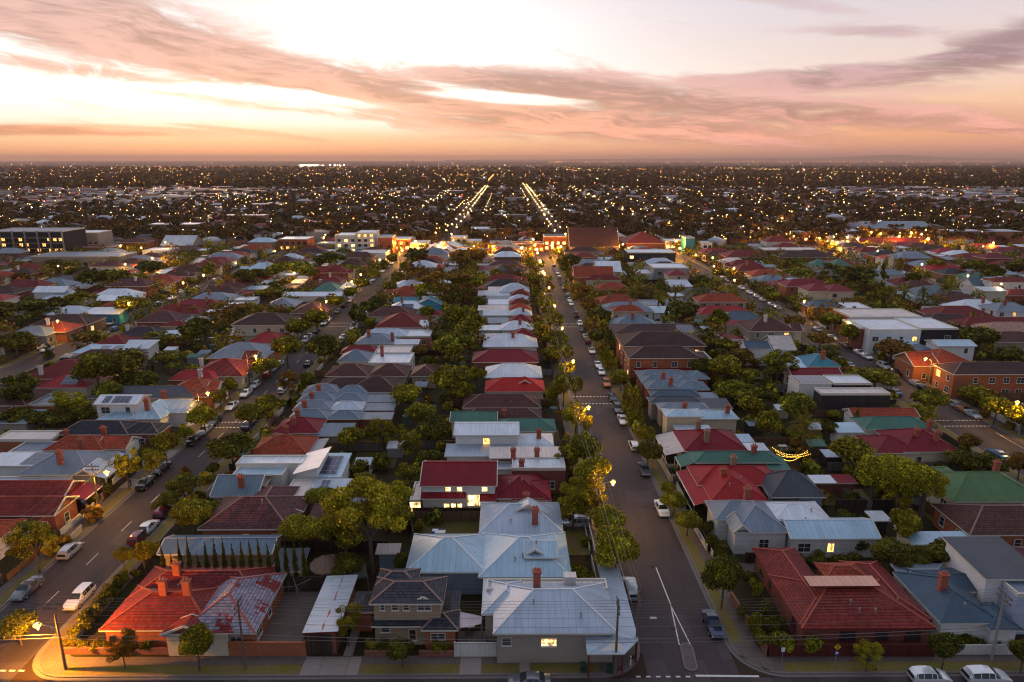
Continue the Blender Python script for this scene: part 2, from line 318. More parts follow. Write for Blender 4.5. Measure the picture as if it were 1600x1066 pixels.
# ------------------------------------------------------------------ mesh builder
class MB:
    def __init__(s): s.v = []; s.f = []; s.mi = []
    def face(s, pts, mi=0):
        i = len(s.v); s.v += [tuple(p) for p in pts]; s.f.append(tuple(range(i, i + len(pts)))); s.mi.append(mi)
    def box(s, x0, x1, y0, y1, z0, z1, mi=0, bottom=False):
        a, b, c, d = (x0, y0), (x1, y0), (x1, y1), (x0, y1)
        for p, q in ((a, b), (b, c), (c, d), (d, a)):
            s.face([(*p, z0), (*q, z0), (*q, z1), (*p, z1)], mi)
        s.face([(*p, z1) for p in (a, b, c, d)], mi)
        if bottom: s.face([(*p, z0) for p in (d, c, b, a)], mi)
    def bar(s, p, q, w, h, mi=0):
        p, q = Vector(p), Vector(q); d = (q - p)
        if d.length < 1e-6: return
        d.normalize(); up = Vector((0, 0, 1)) if abs(d.z) < .95 else Vector((1, 0, 0))
        sx = d.cross(up).normalized() * w / 2; sz = sx.normalized().cross(d) * h / 2
        r = [[c + a * sx + b * sz for a, b in ((-1, -1), (1, -1), (1, 1), (-1, 1))] for c in (p, q)]
        for i in range(4):
            j = (i + 1) % 4; s.face([r[0][j], r[0][i], r[1][i], r[1][j]], mi)
        s.face(r[0], mi); s.face(r[1][::-1], mi)
    def tube(s, p, q, r0, r1, n=8, mi=0, cap=True):
        p, q = Vector(p), Vector(q); d = (q - p).normalized(); up = Vector((0, 0, 1)) if abs(d.z) < .9 else Vector((1, 0, 0))
        a = d.cross(up).normalized(); b = a.cross(d)
        A = [p + r0 * (a * math.cos(t) + b * math.sin(t)) for t in [i * 2 * math.pi / n for i in range(n)]]
        B = [q + r1 * (a * math.cos(t) + b * math.sin(t)) for t in [i * 2 * math.pi / n for i in range(n)]]
        for i in range(n):
            j = (i + 1) % n; s.face([A[i], A[j], B[j], B[i]], mi)
        if cap: s.face(A[::-1], mi); s.face(B, mi)
    def ball(s, c, r, n=8, m=5, mi=0, sz=1.0):
        c = Vector(c)
        def pt(i, j):
            a = math.pi * i / m; t = 2 * math.pi * j / n
            return c + Vector((r * math.sin(a) * math.cos(t), r * math.sin(a) * math.sin(t), r * sz * math.cos(a)))
        for i in range(m):
            for j in range(n):
                if i == 0: s.face([pt(0, 0), pt(1, j), pt(1, j + 1)], mi)
                elif i == m - 1: s.face([pt(i, j), pt(m, 0), pt(i, j + 1)], mi)
                else: s.face([pt(i, j), pt(i + 1, j), pt(i + 1, j + 1), pt(i, j + 1)], mi)
    def mesh(s, name, mats, smooth=False):
        me = bpy.data.meshes.new(name); me.from_pydata(s.v, [], s.f); me.update()
        for m in (mats if isinstance(mats, (list, tuple)) else [mats]): me.materials.append(M[m] if isinstance(m, str) else m)
        me.polygons.foreach_set('material_index', s.mi)
        uvl = me.uv_layers.new(name='UVMap'); co = np.array(s.v, dtype=np.float64).reshape(-1, 3); uvs = np.zeros((len(me.loops), 2), dtype=np.float32)
        for p in me.polygons:
            n = p.normal
            if abs(n.z) > .999: u = (1, 0, 0); v = (0, 1, 0)
            else:
                L = math.hypot(n.x, n.y); u = (-n.y / L, n.x / L, 0); v = (n.y * u[2] - n.z * u[1], n.z * u[0] - n.x * u[2], n.x * u[1] - n.y * u[0])
            for li in p.loop_indices:
                q = co[me.loops[li].vertex_index]
                uvs[li] = (q[0] * u[0] + q[1] * u[1], q[0] * v[0] + q[1] * v[1] + q[2] * v[2])
        uvl.data.foreach_set('uv', uvs.ravel())
        if smooth: me.polygons.foreach_set('use_smooth', [True] * len(me.polygons))
        return me
    def build(s, name, mats, parent=None, smooth=False, loc=None):
        o = bpy.data.objects.new(name, s.mesh(name, mats, smooth)); COL.objects.link(o)
        if parent: o.parent = parent
        if loc is not None: o.location = loc
        return o
def tag(o, label=None, cat=None, group=None, kind=None):
    if label: o['label'] = label
    if cat: o['category'] = cat
    if group: o['group'] = group
    if kind: o['kind'] = kind
    return o
def thing(name, label, cat, loc, group=None, rz=0.0):
    o = bpy.data.objects.new(name, None); COL.objects.link(o); o.location = loc; o.rotation_euler = (0, 0, rz); o.empty_display_size = .5
    return tag(o, label, cat, group)
def kids(o): return KIDS.get(o.name, [])
KIDS = {}
def reg(root):
    for c in root.children: KIDS.setdefault(root.name, []).append(c); reg(c)
    return root
def copy_tree(o, parent=None):
    c = o.copy(); COL.objects.link(c)
    if parent: c.parent = parent
    for ch in kids(o): copy_tree(ch, c)
    return c
rnd = random.Random(7)

# ------------------------------------------------------------------ ground, roads
def slab(name, x0, x1, y0, y1, z, mat, kind='structure', thick=None, parent=None):
    b = MB()
    if thick: b.box(x0, x1, y0, y1, z - thick, z)
    else: b.face([(x0, y0, z), (x1, y0, z), (x1, y1, z), (x0, y1, z)])
    o = b.build(name, mat, parent)
    if not parent: o['kind'] = kind
    return o
STREETS = {'main': (15.0, 26.0), 'left': (-64.3, -54.0), 'right': (92.6, 104.0), 'farleft': (-138.0, -129.5), 'farright': (185.5, 196.5),
           'outleft': (-217, -208), 'outright': (268, 277), 'edgeleft': (-297, -288), 'edgeright': (348, 357)}
YF, YB = 63.3, 440.0       # kerb of the road in front, near kerb of the shopping street
slab('ground', -24000, 24000, -200, 40000, -.03, 'stained')
for i in range(1): slab('garden_ground', -380, 430, YF + 2.9, YB - 1, .0, 'earth')
roads = MB()
roads.face([(-400, 40, .004), (450, 40, .004), (450, YF - .45, .004), (-400, YF - .45, .004)])
for nm, (a, b) in STREETS.items(): roads.face([(a + .4, YF - .45, .004), (b - .4, YF - .45, .004), (b - .4, YB + .2, .004), (a + .4, YB + .2, .004)])
roads.face([(-400, YB + .2, .004), (450, YB + .2, .004), (450, YB + 15, .004), (-400, YB + 15, .004)])
tag(roads.build('road', 'asphalt'), kind='structure')
# verges, footpaths, kerbs beside each street, with rounded corners at the front road
ks = sorted(STREETS.values())
blocks = [(-400, ks[0][0])] + [(ks[i][1], ks[i + 1][0]) for i in range(len(ks) - 1)] + [(ks[-1][1], 450)]
def rounded(x0, x1, y0, r, inset, rr=None):
    """front outline of a block: from left edge to right edge with rounded front corners"""
    r = max(.2, r - inset); pts = []
    xa, xb, yy = x0 + inset, x1 - inset, y0 + inset
    for i in range(9):
        t = math.pi / 2 * i / 8; pts.append((xa + r - r * math.cos(t), yy + r - r * math.sin(t)))
    for i in range(9):
        t = math.pi / 2 * i / 8; pts.append((xb - r + r * math.sin(t), yy + r - r * math.cos(t)))
    return pts
def ring(mb, A, B, z, mi=0):
    for i in range(len(A) - 1): mb.face([(*A[i], z), (*A[i + 1], z), (*B[i + 1], z), (*B[i], z)], mi)
kerbs, verges, paths = MB(), MB(), MB()
for (a, b) in blocks:
    if a < -390: a = -395
    CR = 4.8
    K0 = rounded(a, b, YF, CR, 0); K1 = rounded(a, b, YF, CR, .28); G0 = rounded(a, b, YF, CR, -.42)
    V1 = rounded(a, b, YF, CR, 1.75); F1 = rounded(a, b, YF, CR, 3.1)
    for pts in (K0, K1, G0, V1, F1):
        pts.insert(0, (pts[0][0], YB)); pts.append((pts[-1][0], YB))
    ring(kerbs, K0, K1, .13); ring(kerbs, G0, K0, .010)
    for i in range(len(K0) - 1): kerbs.face([(*K0[i], .01), (*K0[i + 1], .01), (*K0[i + 1], .13), (*K0[i], .13)])
    # footpath sits a little lower than the kerb top; at the corner the pavement fills the verge too
    ring(verges, K1, V1, .115); ring(paths, V1, F1, .125)
    if (a, b) in (blocks[4], blocks[5], blocks[3]) or True:
        for sx, xx in ((1, a), (-1, b)):
            paths.face([(xx + sx * .3, YF + .3 + CR, .130), (xx + sx * 1.8, YF + .3 + CR, .130), (xx + sx * CR, YF + 1.8, .130), (xx + sx * CR, YF + .3, .130),
                        (xx + sx * (CR * .55), YF + .62, .130), (xx + sx * .62, YF + CR * .55, .130)][::sx])
tag(kerbs.build('kerb', 'kerb'), kind='structure'); tag(verges.build('verge', 'verge'), kind='structure'); tag(paths.build('footpath', 'path'), kind='structure')

# ------------------------------------------------------------------ houses
OCC = []        # occupied ground rectangles
def occupy(x0, x1, y0, y1): OCC.append((x0, x1, y0, y1))
def free(x0, x1, y0, y1, m=.6):
    return all(x1 + m < a or x0 - m > b or y1 + m < c or y0 - m > d for a, b, c, d in OCC)
CAPOF = {'t_red': 'cap_r', 't_maroon': 'cap_r', 't_terra': 'cap_r', 't_brown': 'cap_p', 't_dbrown': 'cap_p', 't_slate': 'cap_p', 't_ash': 'cap_r', 't_grey': 'cap_p',
         't_pink': 'cap_p', 't_purp': 'cap_p', 'm_white': 'cap_w', 'm_silver': 'cap_w', 'm_blue': 'cap_w', 'm_cream': 'cap_w'}
def prow(row, xm):
    """slope m of the pixel row: the ray falls CAMH over CAMH/m metres of Y"""
    q = P(xm, row, 0); return CAMH / q.y
class Block:
    """one roofed volume. t: hx/hy hip, gx/gy gable, fl flat, mx/my single slope. yn = near eave row, yr = ridge (hx,gx) or far end row"""
    def __init__(s, t, xl, xr, yn, yr, roof, ze=3.2, k=.5, wall=None, world=False, zb=0.0, y1=None, trim=None):
        s.t, s.roof, s.ze, s.k, s.wall, s.zb, s.trim = t, roof, ze, k, wall, zb, trim
        if world: s.x0, s.x1, s.y0, s.y1 = xl, xr, yn, yr
        else:
            a, b = P(xl, yn, ze), P(xr, yn, ze); s.x0, s.x1, s.y0 = a.x, b.x, (a.y + b.y) / 2
            m = prow(yr, (xl + xr) / 2); W = s.x1 - s.x0
            if t in ('hx', 'gx'): tt = (CAMH - s.y0 * m - ze) / (k + m); s.y1 = s.y0 + 2 * tt
            elif t in ('hy', 'gy'):
                s.y1 = (CAMH - (ze + k * W / 2)) / m + (W / 2 if t == 'hy' else 0)
            elif t == 'mx': s.y1 = s.y0 + (CAMH - s.y0 * m - ze) / (k + m)
            else: s.y1 = (CAMH - ze) / m
            if y1 is not None: s.y1 = s.y0 + y1
            s.y1 = max(s.y1, s.y0 + 2.0)
        s.W, s.D = s.x1 - s.x0, s.y1 - s.y0
    def top(s):
        if s.t in ('hx', 'gx'): return s.ze + s.k * s.D / 2
        if s.t in ('hy', 'gy'): return s.ze + s.k * s.W / 2
        if s.t == 'mx': return s.ze + max(0, s.k * s.D)
        if s.t == 'my': return s.ze + max(0, s.k * s.W)
        return s.ze + .1
    def zat(s, x, y):
        dx = min(x - s.x0, s.x1 - x); dy = min(y - s.y0, s.y1 - y)
        if s.t == 'hx' or s.t == 'hy': return s.ze + s.k * max(0, min(dx, dy))
        if s.t == 'gx': return s.ze + s.k * dy
        if s.t == 'gy': return s.ze + s.k * dx
        if s.t == 'mx': return s.ze + s.k * (y - s.y0)
        if s.t == 'my': return s.ze + s.k * (x - s.x0)
        return s.ze
    def geo(s):
        x0, x1, y0, y1, ze, k = s.x0, s.x1, s.y0, s.y1, s.ze, s.k
        c = [Vector((x0, y0, ze)), Vector((x1, y0, ze)), Vector((x1, y1, ze)), Vector((x0, y1, ze))]
        faces, edges = [], []; top = s.top()
        if s.t in ('hx', 'gx'):
            h = min(s.D / 2, s.W / 2) if s.t == 'hx' else 0; ym = (y0 + y1) / 2
            if s.t == 'hx' and s.D > s.W: top = ze + k * s.W / 2
            if s.t == 'hx' and s.D > s.W:
                xm = (x0 + x1) / 2; a, b = Vector((xm, y0 + h, top)), Vector((xm, y1 - h, top))
                faces = [[c[0], c[1], a], [c[1], c[2], b, a], [c[2], c[3], b], [c[3], c[0], a, b]]; edges = [(a, b), (c[0], a), (c[1], a), (c[2], b), (c[3], b)]
            else:
                a, b = Vector((x0 + h, ym, top)), Vector((x1 - h, ym, top))
                faces = [[c[0], c[1], b, a], [c[2], c[3], a, b]]; edges = [(a, b)]
                if s.t == 'hx': faces += [[c[1], c[2], b], [c[3], c[0], a]]; edges += [(c[0], a), (c[3], a), (c[1], b), (c[2], b)]
        elif s.t in ('hy', 'gy'):
            h = min(s.D / 2, s.W / 2) if s.t == 'hy' else 0; xm = (x0 + x1) / 2
            if s.t == 'hy' and s.W > s.D:
                top = ze + k * s.D / 2; ym = (y0 + y1) / 2; a, b = Vector((x0 + h, ym, top)), Vector((x1 - h, ym, top))
                faces = [[c[0], c[1], b, a], [c[2], c[3], a, b], [c[1], c[2], b], [c[3], c[0], a]]; edges = [(a, b), (c[0], a), (c[3], a), (c[1], b), (c[2], b)]
            else:
                a, b = Vector((xm, y0 + h, top)), Vector((xm, y1 - h, top))
                faces = [[c[1], c[2], b, a], [c[3], c[0], a, b]]; edges = [(a, b)]
                if s.t == 'hy': faces += [[c[0], c[1], a], [c[2], c[3], b]]; edges += [(c[0], a), (c[1], a), (c[2], b), (c[3], b)]
        elif s.t == 'mx':
            c[2].z = c[3].z = ze + k * s.D; faces = [c]
        elif s.t == 'my':
            c[1].z = c[2].z = ze + k * s.W; faces = [c]
        else: faces = [c]
        return c, faces, edges, top
    def roof_mb(s, jz=0.0):
        mb = MB(); c, faces, edges, top = s.geo(); th = .20
        j = Vector((0, 0, jz))
        for f in faces: mb.face([p + j for p in f], 0)
        if s.t == 'fl':           # parapet / edge upstand
            pw = .22; x0, x1, y0, y1, z = s.x0, s.x1, s.y0, s.y1, s.ze
            for (a, b, cc, d) in ((x0, x1, y0, y0 + pw), (x0, x1, y1 - pw, y1), (x0, x0 + pw, y0 + pw, y1 - pw), (x1 - pw, x1, y0 + pw, y1 - pw)):
                mb.box(a, b, cc, d, z - .3, z + .22, 1)
        else:
            n = len(c)
            for i in range(n):
                p, q = c[i] + j, c[(i + 1) % n] + j
                if s.t in ('gx', 'gy') and ((s.t == 'gx' and i in (1, 3)) or (s.t == 'gy' and i in (0, 2))):
                    m = Vector(((p.x + q.x) / 2, (p.y + q.y) / 2, top + jz)); out = (q - p).cross(Vector((0, 0, 1))).normalized() * .06
                    for a, b in ((p, m), (m, q)): mb.bar(a + out + Vector((0, 0, -.06)), b + out + Vector((0, 0, -.06)), .12, .26, 1)
                    continue
                d = Vector((0, 0, th)); mb.face([p - d, q - d, q, p], 1)
            d = Vector((0, 0, th)); mb.face([v - d + j for v in c][::-1], 1)
        return mb, edges, top
    def wall_mb(s, inset=.45):
        mb = MB(); i = inset if s.t != 'fl' else 0.02
        x0, x1, y0, y1, z = s.x0 + i, s.x1 - i, s.y0 + i, s.y1 - i, s.ze - .02
        if s.t in ('gx',): i2 = .30; x0, x1 = s.x0 + i2, s.x1 - i2
        if s.t in ('gy',): i2 = .30; y0, y1 = s.y0 + i2, s.y1 - i2
        zz = {'a': z, 'b': z, 'c': z, 'd': z}
        if s.t == 'mx': zz['c'] = zz['d'] = z + s.k * s.D - .1
        if s.t == 'my': zz['b'] = zz['c'] = z + s.k * s.W - .1
        if s.t == 'fl': zz = {q: z - .28 for q in zz}
        a, b, c, d = (x0, y0), (x1, y0), (x1, y1), (x0, y1)
        for (p, zp), (q, zq) in (((a, zz['a']), (b, zz['b'])), ((b, zz['b']), (c, zz['c'])), ((c, zz['c']), (d, zz['d'])), ((d, zz['d']), (a, zz['a']))):
            mb.face([(*p, s.zb), (*q, s.zb), (*q, zq), (*p, zp)])
        top = s.top() - .08
        if s.t == 'gx':
            ym = (y0 + y1) / 2; mb.face([(x1, y0, z), (x1, y1, z), (x1, ym, top - .1)]); mb.face([(x0, y1, z), (x0, y0, z), (x0, ym, top - .1)])
        if s.t == 'gy':
            xm = (x0 + x1) / 2; mb.face([(x0, y0, z), (x1, y0, z), (xm, y0, top - .1)]); mb.face([(x1, y1, z), (x0, y1, z), (xm, y1, top - .1)])
        return mb, (x0, x1, y0, y1)

def window(parent, axis, fixed, c, z, w, h, out, lit=None, lod=0, trim='trim'):
    """window on a wall. axis 'x': wall runs along x at y=fixed, facing -y; axis 'y': wall at x=fixed facing out (+1/-1)"""
    f, g = MB(), MB(); t = .09
    def bx(mb, a0, a1, z0, z1, d0, d1):
        if axis == 'x': mb.box(a0, a1, fixed - d1, fixed - d0, z0, z1, 0, True)
        elif out > 0: mb.box(fixed + d0, fixed + d1, a0, a1, z0, z1, 0, True)
        else: mb.box(fixed - d1, fixed - d0, a0, a1, z0, z1, 0, True)
    a0, a1, z0, z1 = c - w / 2, c + w / 2, z, z + h
    pane_m = lit or 'glass'
    if lod >= 2:
        bx(g, a0, a1, z0, z1, -.02, .03); return g.build('window', pane_m, parent)
    for (p, q, r, s2) in ((a0 - t, a0, z0 - t, z1 + t), (a1, a1 + t, z0 - t, z1 + t), (a0, a1, z1, z1 + t), (a0, a1, z0 - t, z0)): bx(f, p, q, r, s2, -.02, .07)
    if w > 1.1: bx(f, c - .03, c + .03, z0, z1, -.02, .055)
    bx(f, a0, a1, z0 + h * .5 - .02, z0 + h * .5 + .02, -.02, .05)
    bx(f, a0 - t - .05, a1 + t + .05, z0 - t - .06, z0 - t, -.02, .13)
    o = f.build('window', trim, parent)
    bx(g, a0, a1, z0, z1, -.02, .03); g.build('pane', pane_m, o); return o

def chimney(parent, x, y, zbase, ztop, mat='c_red', w=.85, d=.6, pots=2):
    mb = MB(); mb.box(x - w / 2, x + w / 2, y - d / 2, y + d / 2, zbase, ztop - .32)
    mb.box(x - w / 2 - .07, x + w / 2 + .07, y - d / 2 - .07, y + d / 2 + .07, ztop - .32, ztop - .18, 0, True)
    mb.box(x - w / 2 - .12, x + w / 2 + .12, y - d / 2 - .12, y + d / 2 + .12, ztop - .18, ztop, 0, True)
    for i in range(pots): mb.tube((x + (i - (pots - 1) / 2) * .38, y, ztop), (x + (i - (pots - 1) / 2) * .38, y, ztop + .4), .13, .11, 8, 1)
    return mb.build('chimney', [mat, 'pot'], parent)

HOUSES = []; BLK = {}
def house(label, blocks, wall='w_orange', name='house', cat='house', chim=(), lod=None, group='houses of the suburb', wins=True, litp=.06, solar=(), trim='trim', vents=0, verandah=None, floors=1, parts=None):
    x0 = min(b.x0 for b in blocks); x1 = max(b.x1 for b in blocks); y0 = min(b.y0 for b in blocks); y1 = max(b.y1 for b in blocks)
    for b in blocks: occupy(b.x0, b.x1, b.y0, b.y1)
    if lod is None: lod = 0 if y0 < 150 else (1 if y0 < 240 else 2)
    root = thing(name, label, cat, (0, 0, 0), group)
    cx, cyy = (x0 + x1) / 2, (y0 + y1) / 2
    mats = []
    big = max(blocks, key=lambda b: b.W * b.D); roofs = []
    r2 = random.Random(int(cx * 13 + cyy * 7))
    for bi, b in enumerate(blocks):
        wm = b.wall or wall; tr = b.trim or trim
        rm, edges, top = b.roof_mb(bi * .006)
        ro = rm.build('roof', [b.roof, tr], root); roofs.append(ro)
        if lod <= 1 and edges and b.t != 'fl' and min(b.W, b.D) > 3.2:
            cm = MB(); w = .20 if b.roof[0] == 't' else .15
            for p, q in edges: cm.bar(p + Vector((0, 0, .03)), q + Vector((0, 0, .03)), w, .08)
            cm.build('ridge_cap', CAPOF.get(b.roof, 'cap_g' if b.roof[0] == 'm' else 'cap_p') if b.roof not in ('m_red', 'm_maroon', 'm_bright', 'm_green', 'm_dark', 'm_navy', 'm_moss') else b.roof, ro)
        if wm != 'open':
            wmb, (wx0, wx1, wy0, wy1) = b.wall_mb(); wmb.build('wall', wm, root)
            if wins and b.ze - b.zb > 2.2:
                side = 1 if (x0 + x1) / 2 < 8 else -1
                xf = wx1 if side > 0 else wx0
                nfl = max(1, int((b.ze - b.zb) / 2.9))
                for fl in range(nfl):
                    zf = b.zb + fl * 2.9 + 1.0
                    if zf + 1.3 > b.ze: continue
                    hide = any(o is not b and o.y1 > b.y0 - 1.2 and o.y0 < b.y0 - .5 and o.x0 < wx1 and o.x1 > wx0 and o.ze > zf for o in blocks)
                    n = int((wx1 - wx0 - 1) / (3.4 if lod < 2 else 4.2))
                    if not hide:
                        for i in range(n):
                            if r2.random() < .25: continue
                            c = wx0 + (wx1 - wx0) * (i + .5) / n + r2.uniform(-.4, .4); w = r2.choice((.9, 1.3, 1.7))
                            lit = None
                            if r2.random() < litp: lit = 'lit'
                            window(root, 'x', wy0, c, zf, w, 1.3, 0, lit, lod, tr)
                    hide = any(o is not b and ((o.x1 > b.x1 + .5 and side > 0) or (o.x0 < b.x0 - .5 and side < 0)) and o.y0 < wy1 and o.y1 > wy0 and (o.x0 < b.x1 + .6 if side > 0 else o.x1 > b.x0 - .6) for o in blocks)
                    n = int((wy1 - wy0 - .8) / (3.2 if lod < 2 else 4.5))
                    if not hide and lod < 2:
                        for i in range(n):
                            if r2.random() < .2: continue
                            c = wy0 + (wy1 - wy0) * (i + .5) / n; window(root, 'y', xf, c, zf, r2.choice((1., 1.5)), 1.4, side, 'lit' if r2.random() < litp else None, lod, tr)
    for ch in chim:     # (px, row of top, row where it meets the roof, material)
        px, yt, yb, cmn = ch[:4]
        bb = big; z = bb.ze + 1.5
        for _ in range(6):
            q = P(px, yb, z)
            for b in blocks:
                if b.x0 <= q.x <= b.x1 and b.y0 <= q.y <= b.y1: bb = b; break
            z = bb.zat(min(max(q.x, bb.x0), bb.x1), min(max(q.y, bb.y0), bb.y1)) * .5 + z * .5
        q = P(px, yb, z); m = prow(yt, px); zt = CAMH - q.y * m
        chimney(roofs[blocks.index(bb)], q.x, q.y + .2, z - .8, max(zt, z + .8), cmn, pots=2 if lod < 2 else 0)
    for so in solar:    # (block index, u0, u1, v0, v1) on the near (south) plane, or a flat roof
        bi, u0, u1, v0, v1 = so; b = blocks[bi]
        xa, xb = b.x0 + b.W * u0, b.x0 + b.W * u1
        run = b.D / 2 if b.t in ('hx', 'gx') else b.D
        ya, yb2 = b.y0 + run * v0, b.y0 + run * v1; kk = b.k if b.t in ('hx', 'gx', 'mx') else 0
        za, zb2 = b.ze + kk * run * v0 + .12, b.ze + kk * run * v1 + .12
        if kk == 0: za += .15; zb2 += .15
        sm = MB(); sm.face([(xa, ya, za), (xb, ya, za), (xb, yb2, zb2), (xa, yb2, zb2)])
        for p, q in (((xa, ya, za), (xb, ya, za)), ((xb, ya, za), (xb, yb2, zb2)), ((xb, yb2, zb2), (xa, yb2, zb2)), ((xa, yb2, zb2), (xa, ya, za))): sm.bar(Vector(p) - Vector((0, 0, .04)), Vector(q) - Vector((0, 0, .04)), .05, .08, 1)
        sm.build('solar_panel', ['solar', 'steel'], roofs[bi])
    for i in range(vents if lod < 2 else 0):
        b = big; vx = r2.uniform(b.x0 + b.W * .25, b.x1 - b.W * .25); vy = r2.uniform(b.y0 + b.D * .12, b.y0 + b.D * .42); z = b.zat(vx, vy)
        vm = MB(); vm.tube((vx, vy, z - .1), (vx, vy, z + .55), .07, .07, 8); vm.tube((vx, vy, z + .5), (vx, vy, z + .68), .14, .10, 8); vm.build('vent_pipe', 'steel', roofs[blocks.index(b)])
    if verandah:        # (side, depth, roof material, z outer, post material)
        sd, dp, vmn, zo, pm = verandah; b = verandah_block = blocks[0] if len(verandah) < 6 else None
        b = blocks[0]; y0v, y1v = b.y0 + .2, b.y1 - .2
        xo = b.x1 + dp if sd > 0 else b.x0 - dp; xi = b.x1 - .1 if sd > 0 else b.x0 + .1
        vm = MB(); zi = b.ze - .05; pts = [(xi, y0v, zi), (xo, y0v, zo), (xo, y1v, zo), (xi, y1v, zi)]
        if sd < 0: pts = pts[::-1]
        vm.face(pts); vm.face([(p[0], p[1], p[2] - .06) for p in pts][::-1], 1); vm.bar((xo, y0v, zo - .08), (xo, y1v, zo - .08), .1, .2, 1)
        v = vm.build('verandah_roof', [vmn, trim], root); n = max(2, int((y1v - y0v) / 2.6))
        if lod < 2:
            for i in range(n + 1):
                yy = y0v + .1 + (y1v - y0v - .2) * i / n; pmb = MB(); pmb.box(xo - .07, xo + .07, yy - .07, yy + .07, 0, zo - .1); pmb.build('post', pm, v)
        occupy(min(xi, xo), max(xi, xo), y0v, y1v)
    HOUSES.append((root, x0, x1, y0, y1)); BLK[root.name] = blocks; return root
Bk = Block

# ================================================================== near houses, placed from the photograph
NG = 'houses near the front road'
house('red and grey weathered tile corner house with three chimneys beside the left street',
      [Bk('hx', 154, 330, 985, 925, 't_red', 3.0, .47), Bk('hy', 275, 398, 990, 905, 't_ash', 3.0, .47), Bk('hx', 196, 404, 938, 892, 't_maroon', 3.02, .47), Bk('hx', 214, 250, 940, 905, 't_red', 2.8, .5),
       Bk('gy', 250, 328, 992, 965, 't_red', 2.95, .4)],
      'w_orange', cat='house', chim=[(276, 881, 900, 'c_red'), (255, 908, 930, 'c_red'), (292, 908, 930, 'c_red')], group=NG, litp=0, vents=1)
house('long tin roofed brick garage with rust streaks and dark roller door',
      [Bk('my', 472, 528, 989, 900, 'm_rusty', 3.2, .045)], 'w_red', 'garage', 'garage', group=NG, wins=False, trim='trim_r')
cream2 = house('two storey cream and brick house with dark tiled roofs behind brick planters',
      [Bk('hx', 576, 693, 943.5, 909, 't_grey', 5.9, .42, 'w_sand'), Bk('hx', 586, 652, 915, 893, 't_grey', 5.9, .42, 'w_sand'),
       Bk('mx', 580, 668, 979, 962, 't_slate', 3.1, .40, 'open', y1=2.6), Bk('hx', 657, 716, 985, 958, 't_slate', 3.0, .5, 'w_orange'),
       Bk('hx', 545, 584, 957, 930, 't_grey', 3.0, .45, 'w_orange'), Bk('gy', 640, 682, 943, 932, 't_grey', 5.5, .55, 'w_cream'), Bk('hx', 690, 716, 966, 930, 't_grey', 3.0, .45, 'w_orange')],
      'w_orange', 'two_storey_house', chim=[], group=NG, litp=0)
shop = house('grey tin roofed corner shop with one lit window and red chimney',
      [Bk('hx', 770, 966, 990, 921, 'm_silver', 4.3, .50, 'w_beige'), Bk('hx', 752, 830, 960, 914, 'm_silver', 4.0, .45, 'w_beige'), Bk('fl', 760, 950, 922, 906, 'm_cream', 4.4, .5, 'w_beige')],
      'w_beige', 'corner_shop', 'shop', chim=[(839, 893, 918, 'c_red')], group=NG, wins=False, vents=2, trim='trim')
house('pale blue tin roofed house with stepped gables behind the corner shop',
      [Bk('hx', 632, 760, 894.5, 840, 'm_blue', 3.6, .47, 'w_blue'), Bk('hx', 747, 894, 902, 839, 'm_blue', 3.6, .47, 'w_blue'), Bk('gy', 822, 850, 866, 856, 'm_silver', 5.2, .6, 'w_blue'), Bk('gx', 820, 872, 872, 845, 'm_blue', 5.0, .3, 'w_blue')],
      'w_blue', chim=[], group=NG, litp=0, vents=3)
house('white tin roofed house with front gable and red chimney beside the driveway four wheel drive',
      [Bk('hx', 748, 881, 833, 787, 'm_silver', 3.5, .5, 'w_wboard'), Bk('gy', 790, 862, 806, 786, 'm_silver', 4.4, .55, 'w_wboard'), Bk('mx', 748, 812, 842, 832, 'm_silver', 2.8, .2, 'w_wboard')],
      'w_wboard', chim=[(836, 795, 820, 'c_red')], group=NG, litp=0, vents=1)
redhouse = house('two storey white house under a long maroon tin roof with bright lit rooms',
      [Bk('gx', 656, 776, 759.5, 722, 'm_maroon', 5.4, .40, 'w_white'), Bk('mx', 657, 728, 779.5, 767, 'm_maroon', 3.55, .5, 'open', y1=1.5), Bk('mx', 749, 776, 783, 768, 'm_maroon', 3.3, .35, 'open', y1=1.6), Bk('fl', 640, 657, 783, 754, 'm_cream', 3.0, .1, 'w_cream')],
      'w_white', 'two_storey_house', group=NG, wins=False)
house('maroon tin roofed house joined to the right of the lit two storey house',
      [Bk('hx', 774, 850, 779, 742, 'm_maroon', 3.4, .5, 'w_cream'), Bk('hx', 800, 862, 782, 752, 'm_maroon', 3.2, .4, 'w_cream')],
      'w_cream', chim=[(822, 772, 786, 'c_red')], group=NG, litp=0, vents=2)
house('white roofed brick terrace with radiating red parapet walls and tall brick side',
      [Bk('fl', 800, 884, 733, 716, 'm_white', 4.6, .1, 'w_red'), Bk('mx', 764, 878, 716, 698, 'm_cream', 4.4, .06, 'w_red'), Bk('fl', 690, 800, 735, 722, 'm_silver', 3.4, .1, 'w_white')],
      'w_red', 'terrace_house', chim=[(839, 702, 716, 'c_red'), (802, 702, 718, 'c_red'), (815, 720, 730, 'c_red')], group=NG, litp=0)
house('white two storey house with pale tin roofs and dark upstairs windows',
      [Bk('gx', 709, 811, 680, 661, 'm_white', 6.0, .32, 'w_white'), Bk('mx', 694, 866, 713, 693, 'm_silver', 3.6, .10, 'w_white'), Bk('hx', 800, 866, 697, 678, 'm_white', 3.6, .4, 'w_white')],
      'w_white', 'two_storey_house', chim=[(842, 672, 686, 'c_red')], group=NG, litp=.1)
house('long green tin roofed house behind the white two storey house', [Bk('gx', 703, 777, 659, 643, 'm_green', 3.8, .4, 'w_cream'), Bk('hx', 772, 870, 674, 654, 'm_green', 3.4, .42, 'w_cream')], 'w_cream', group=NG)
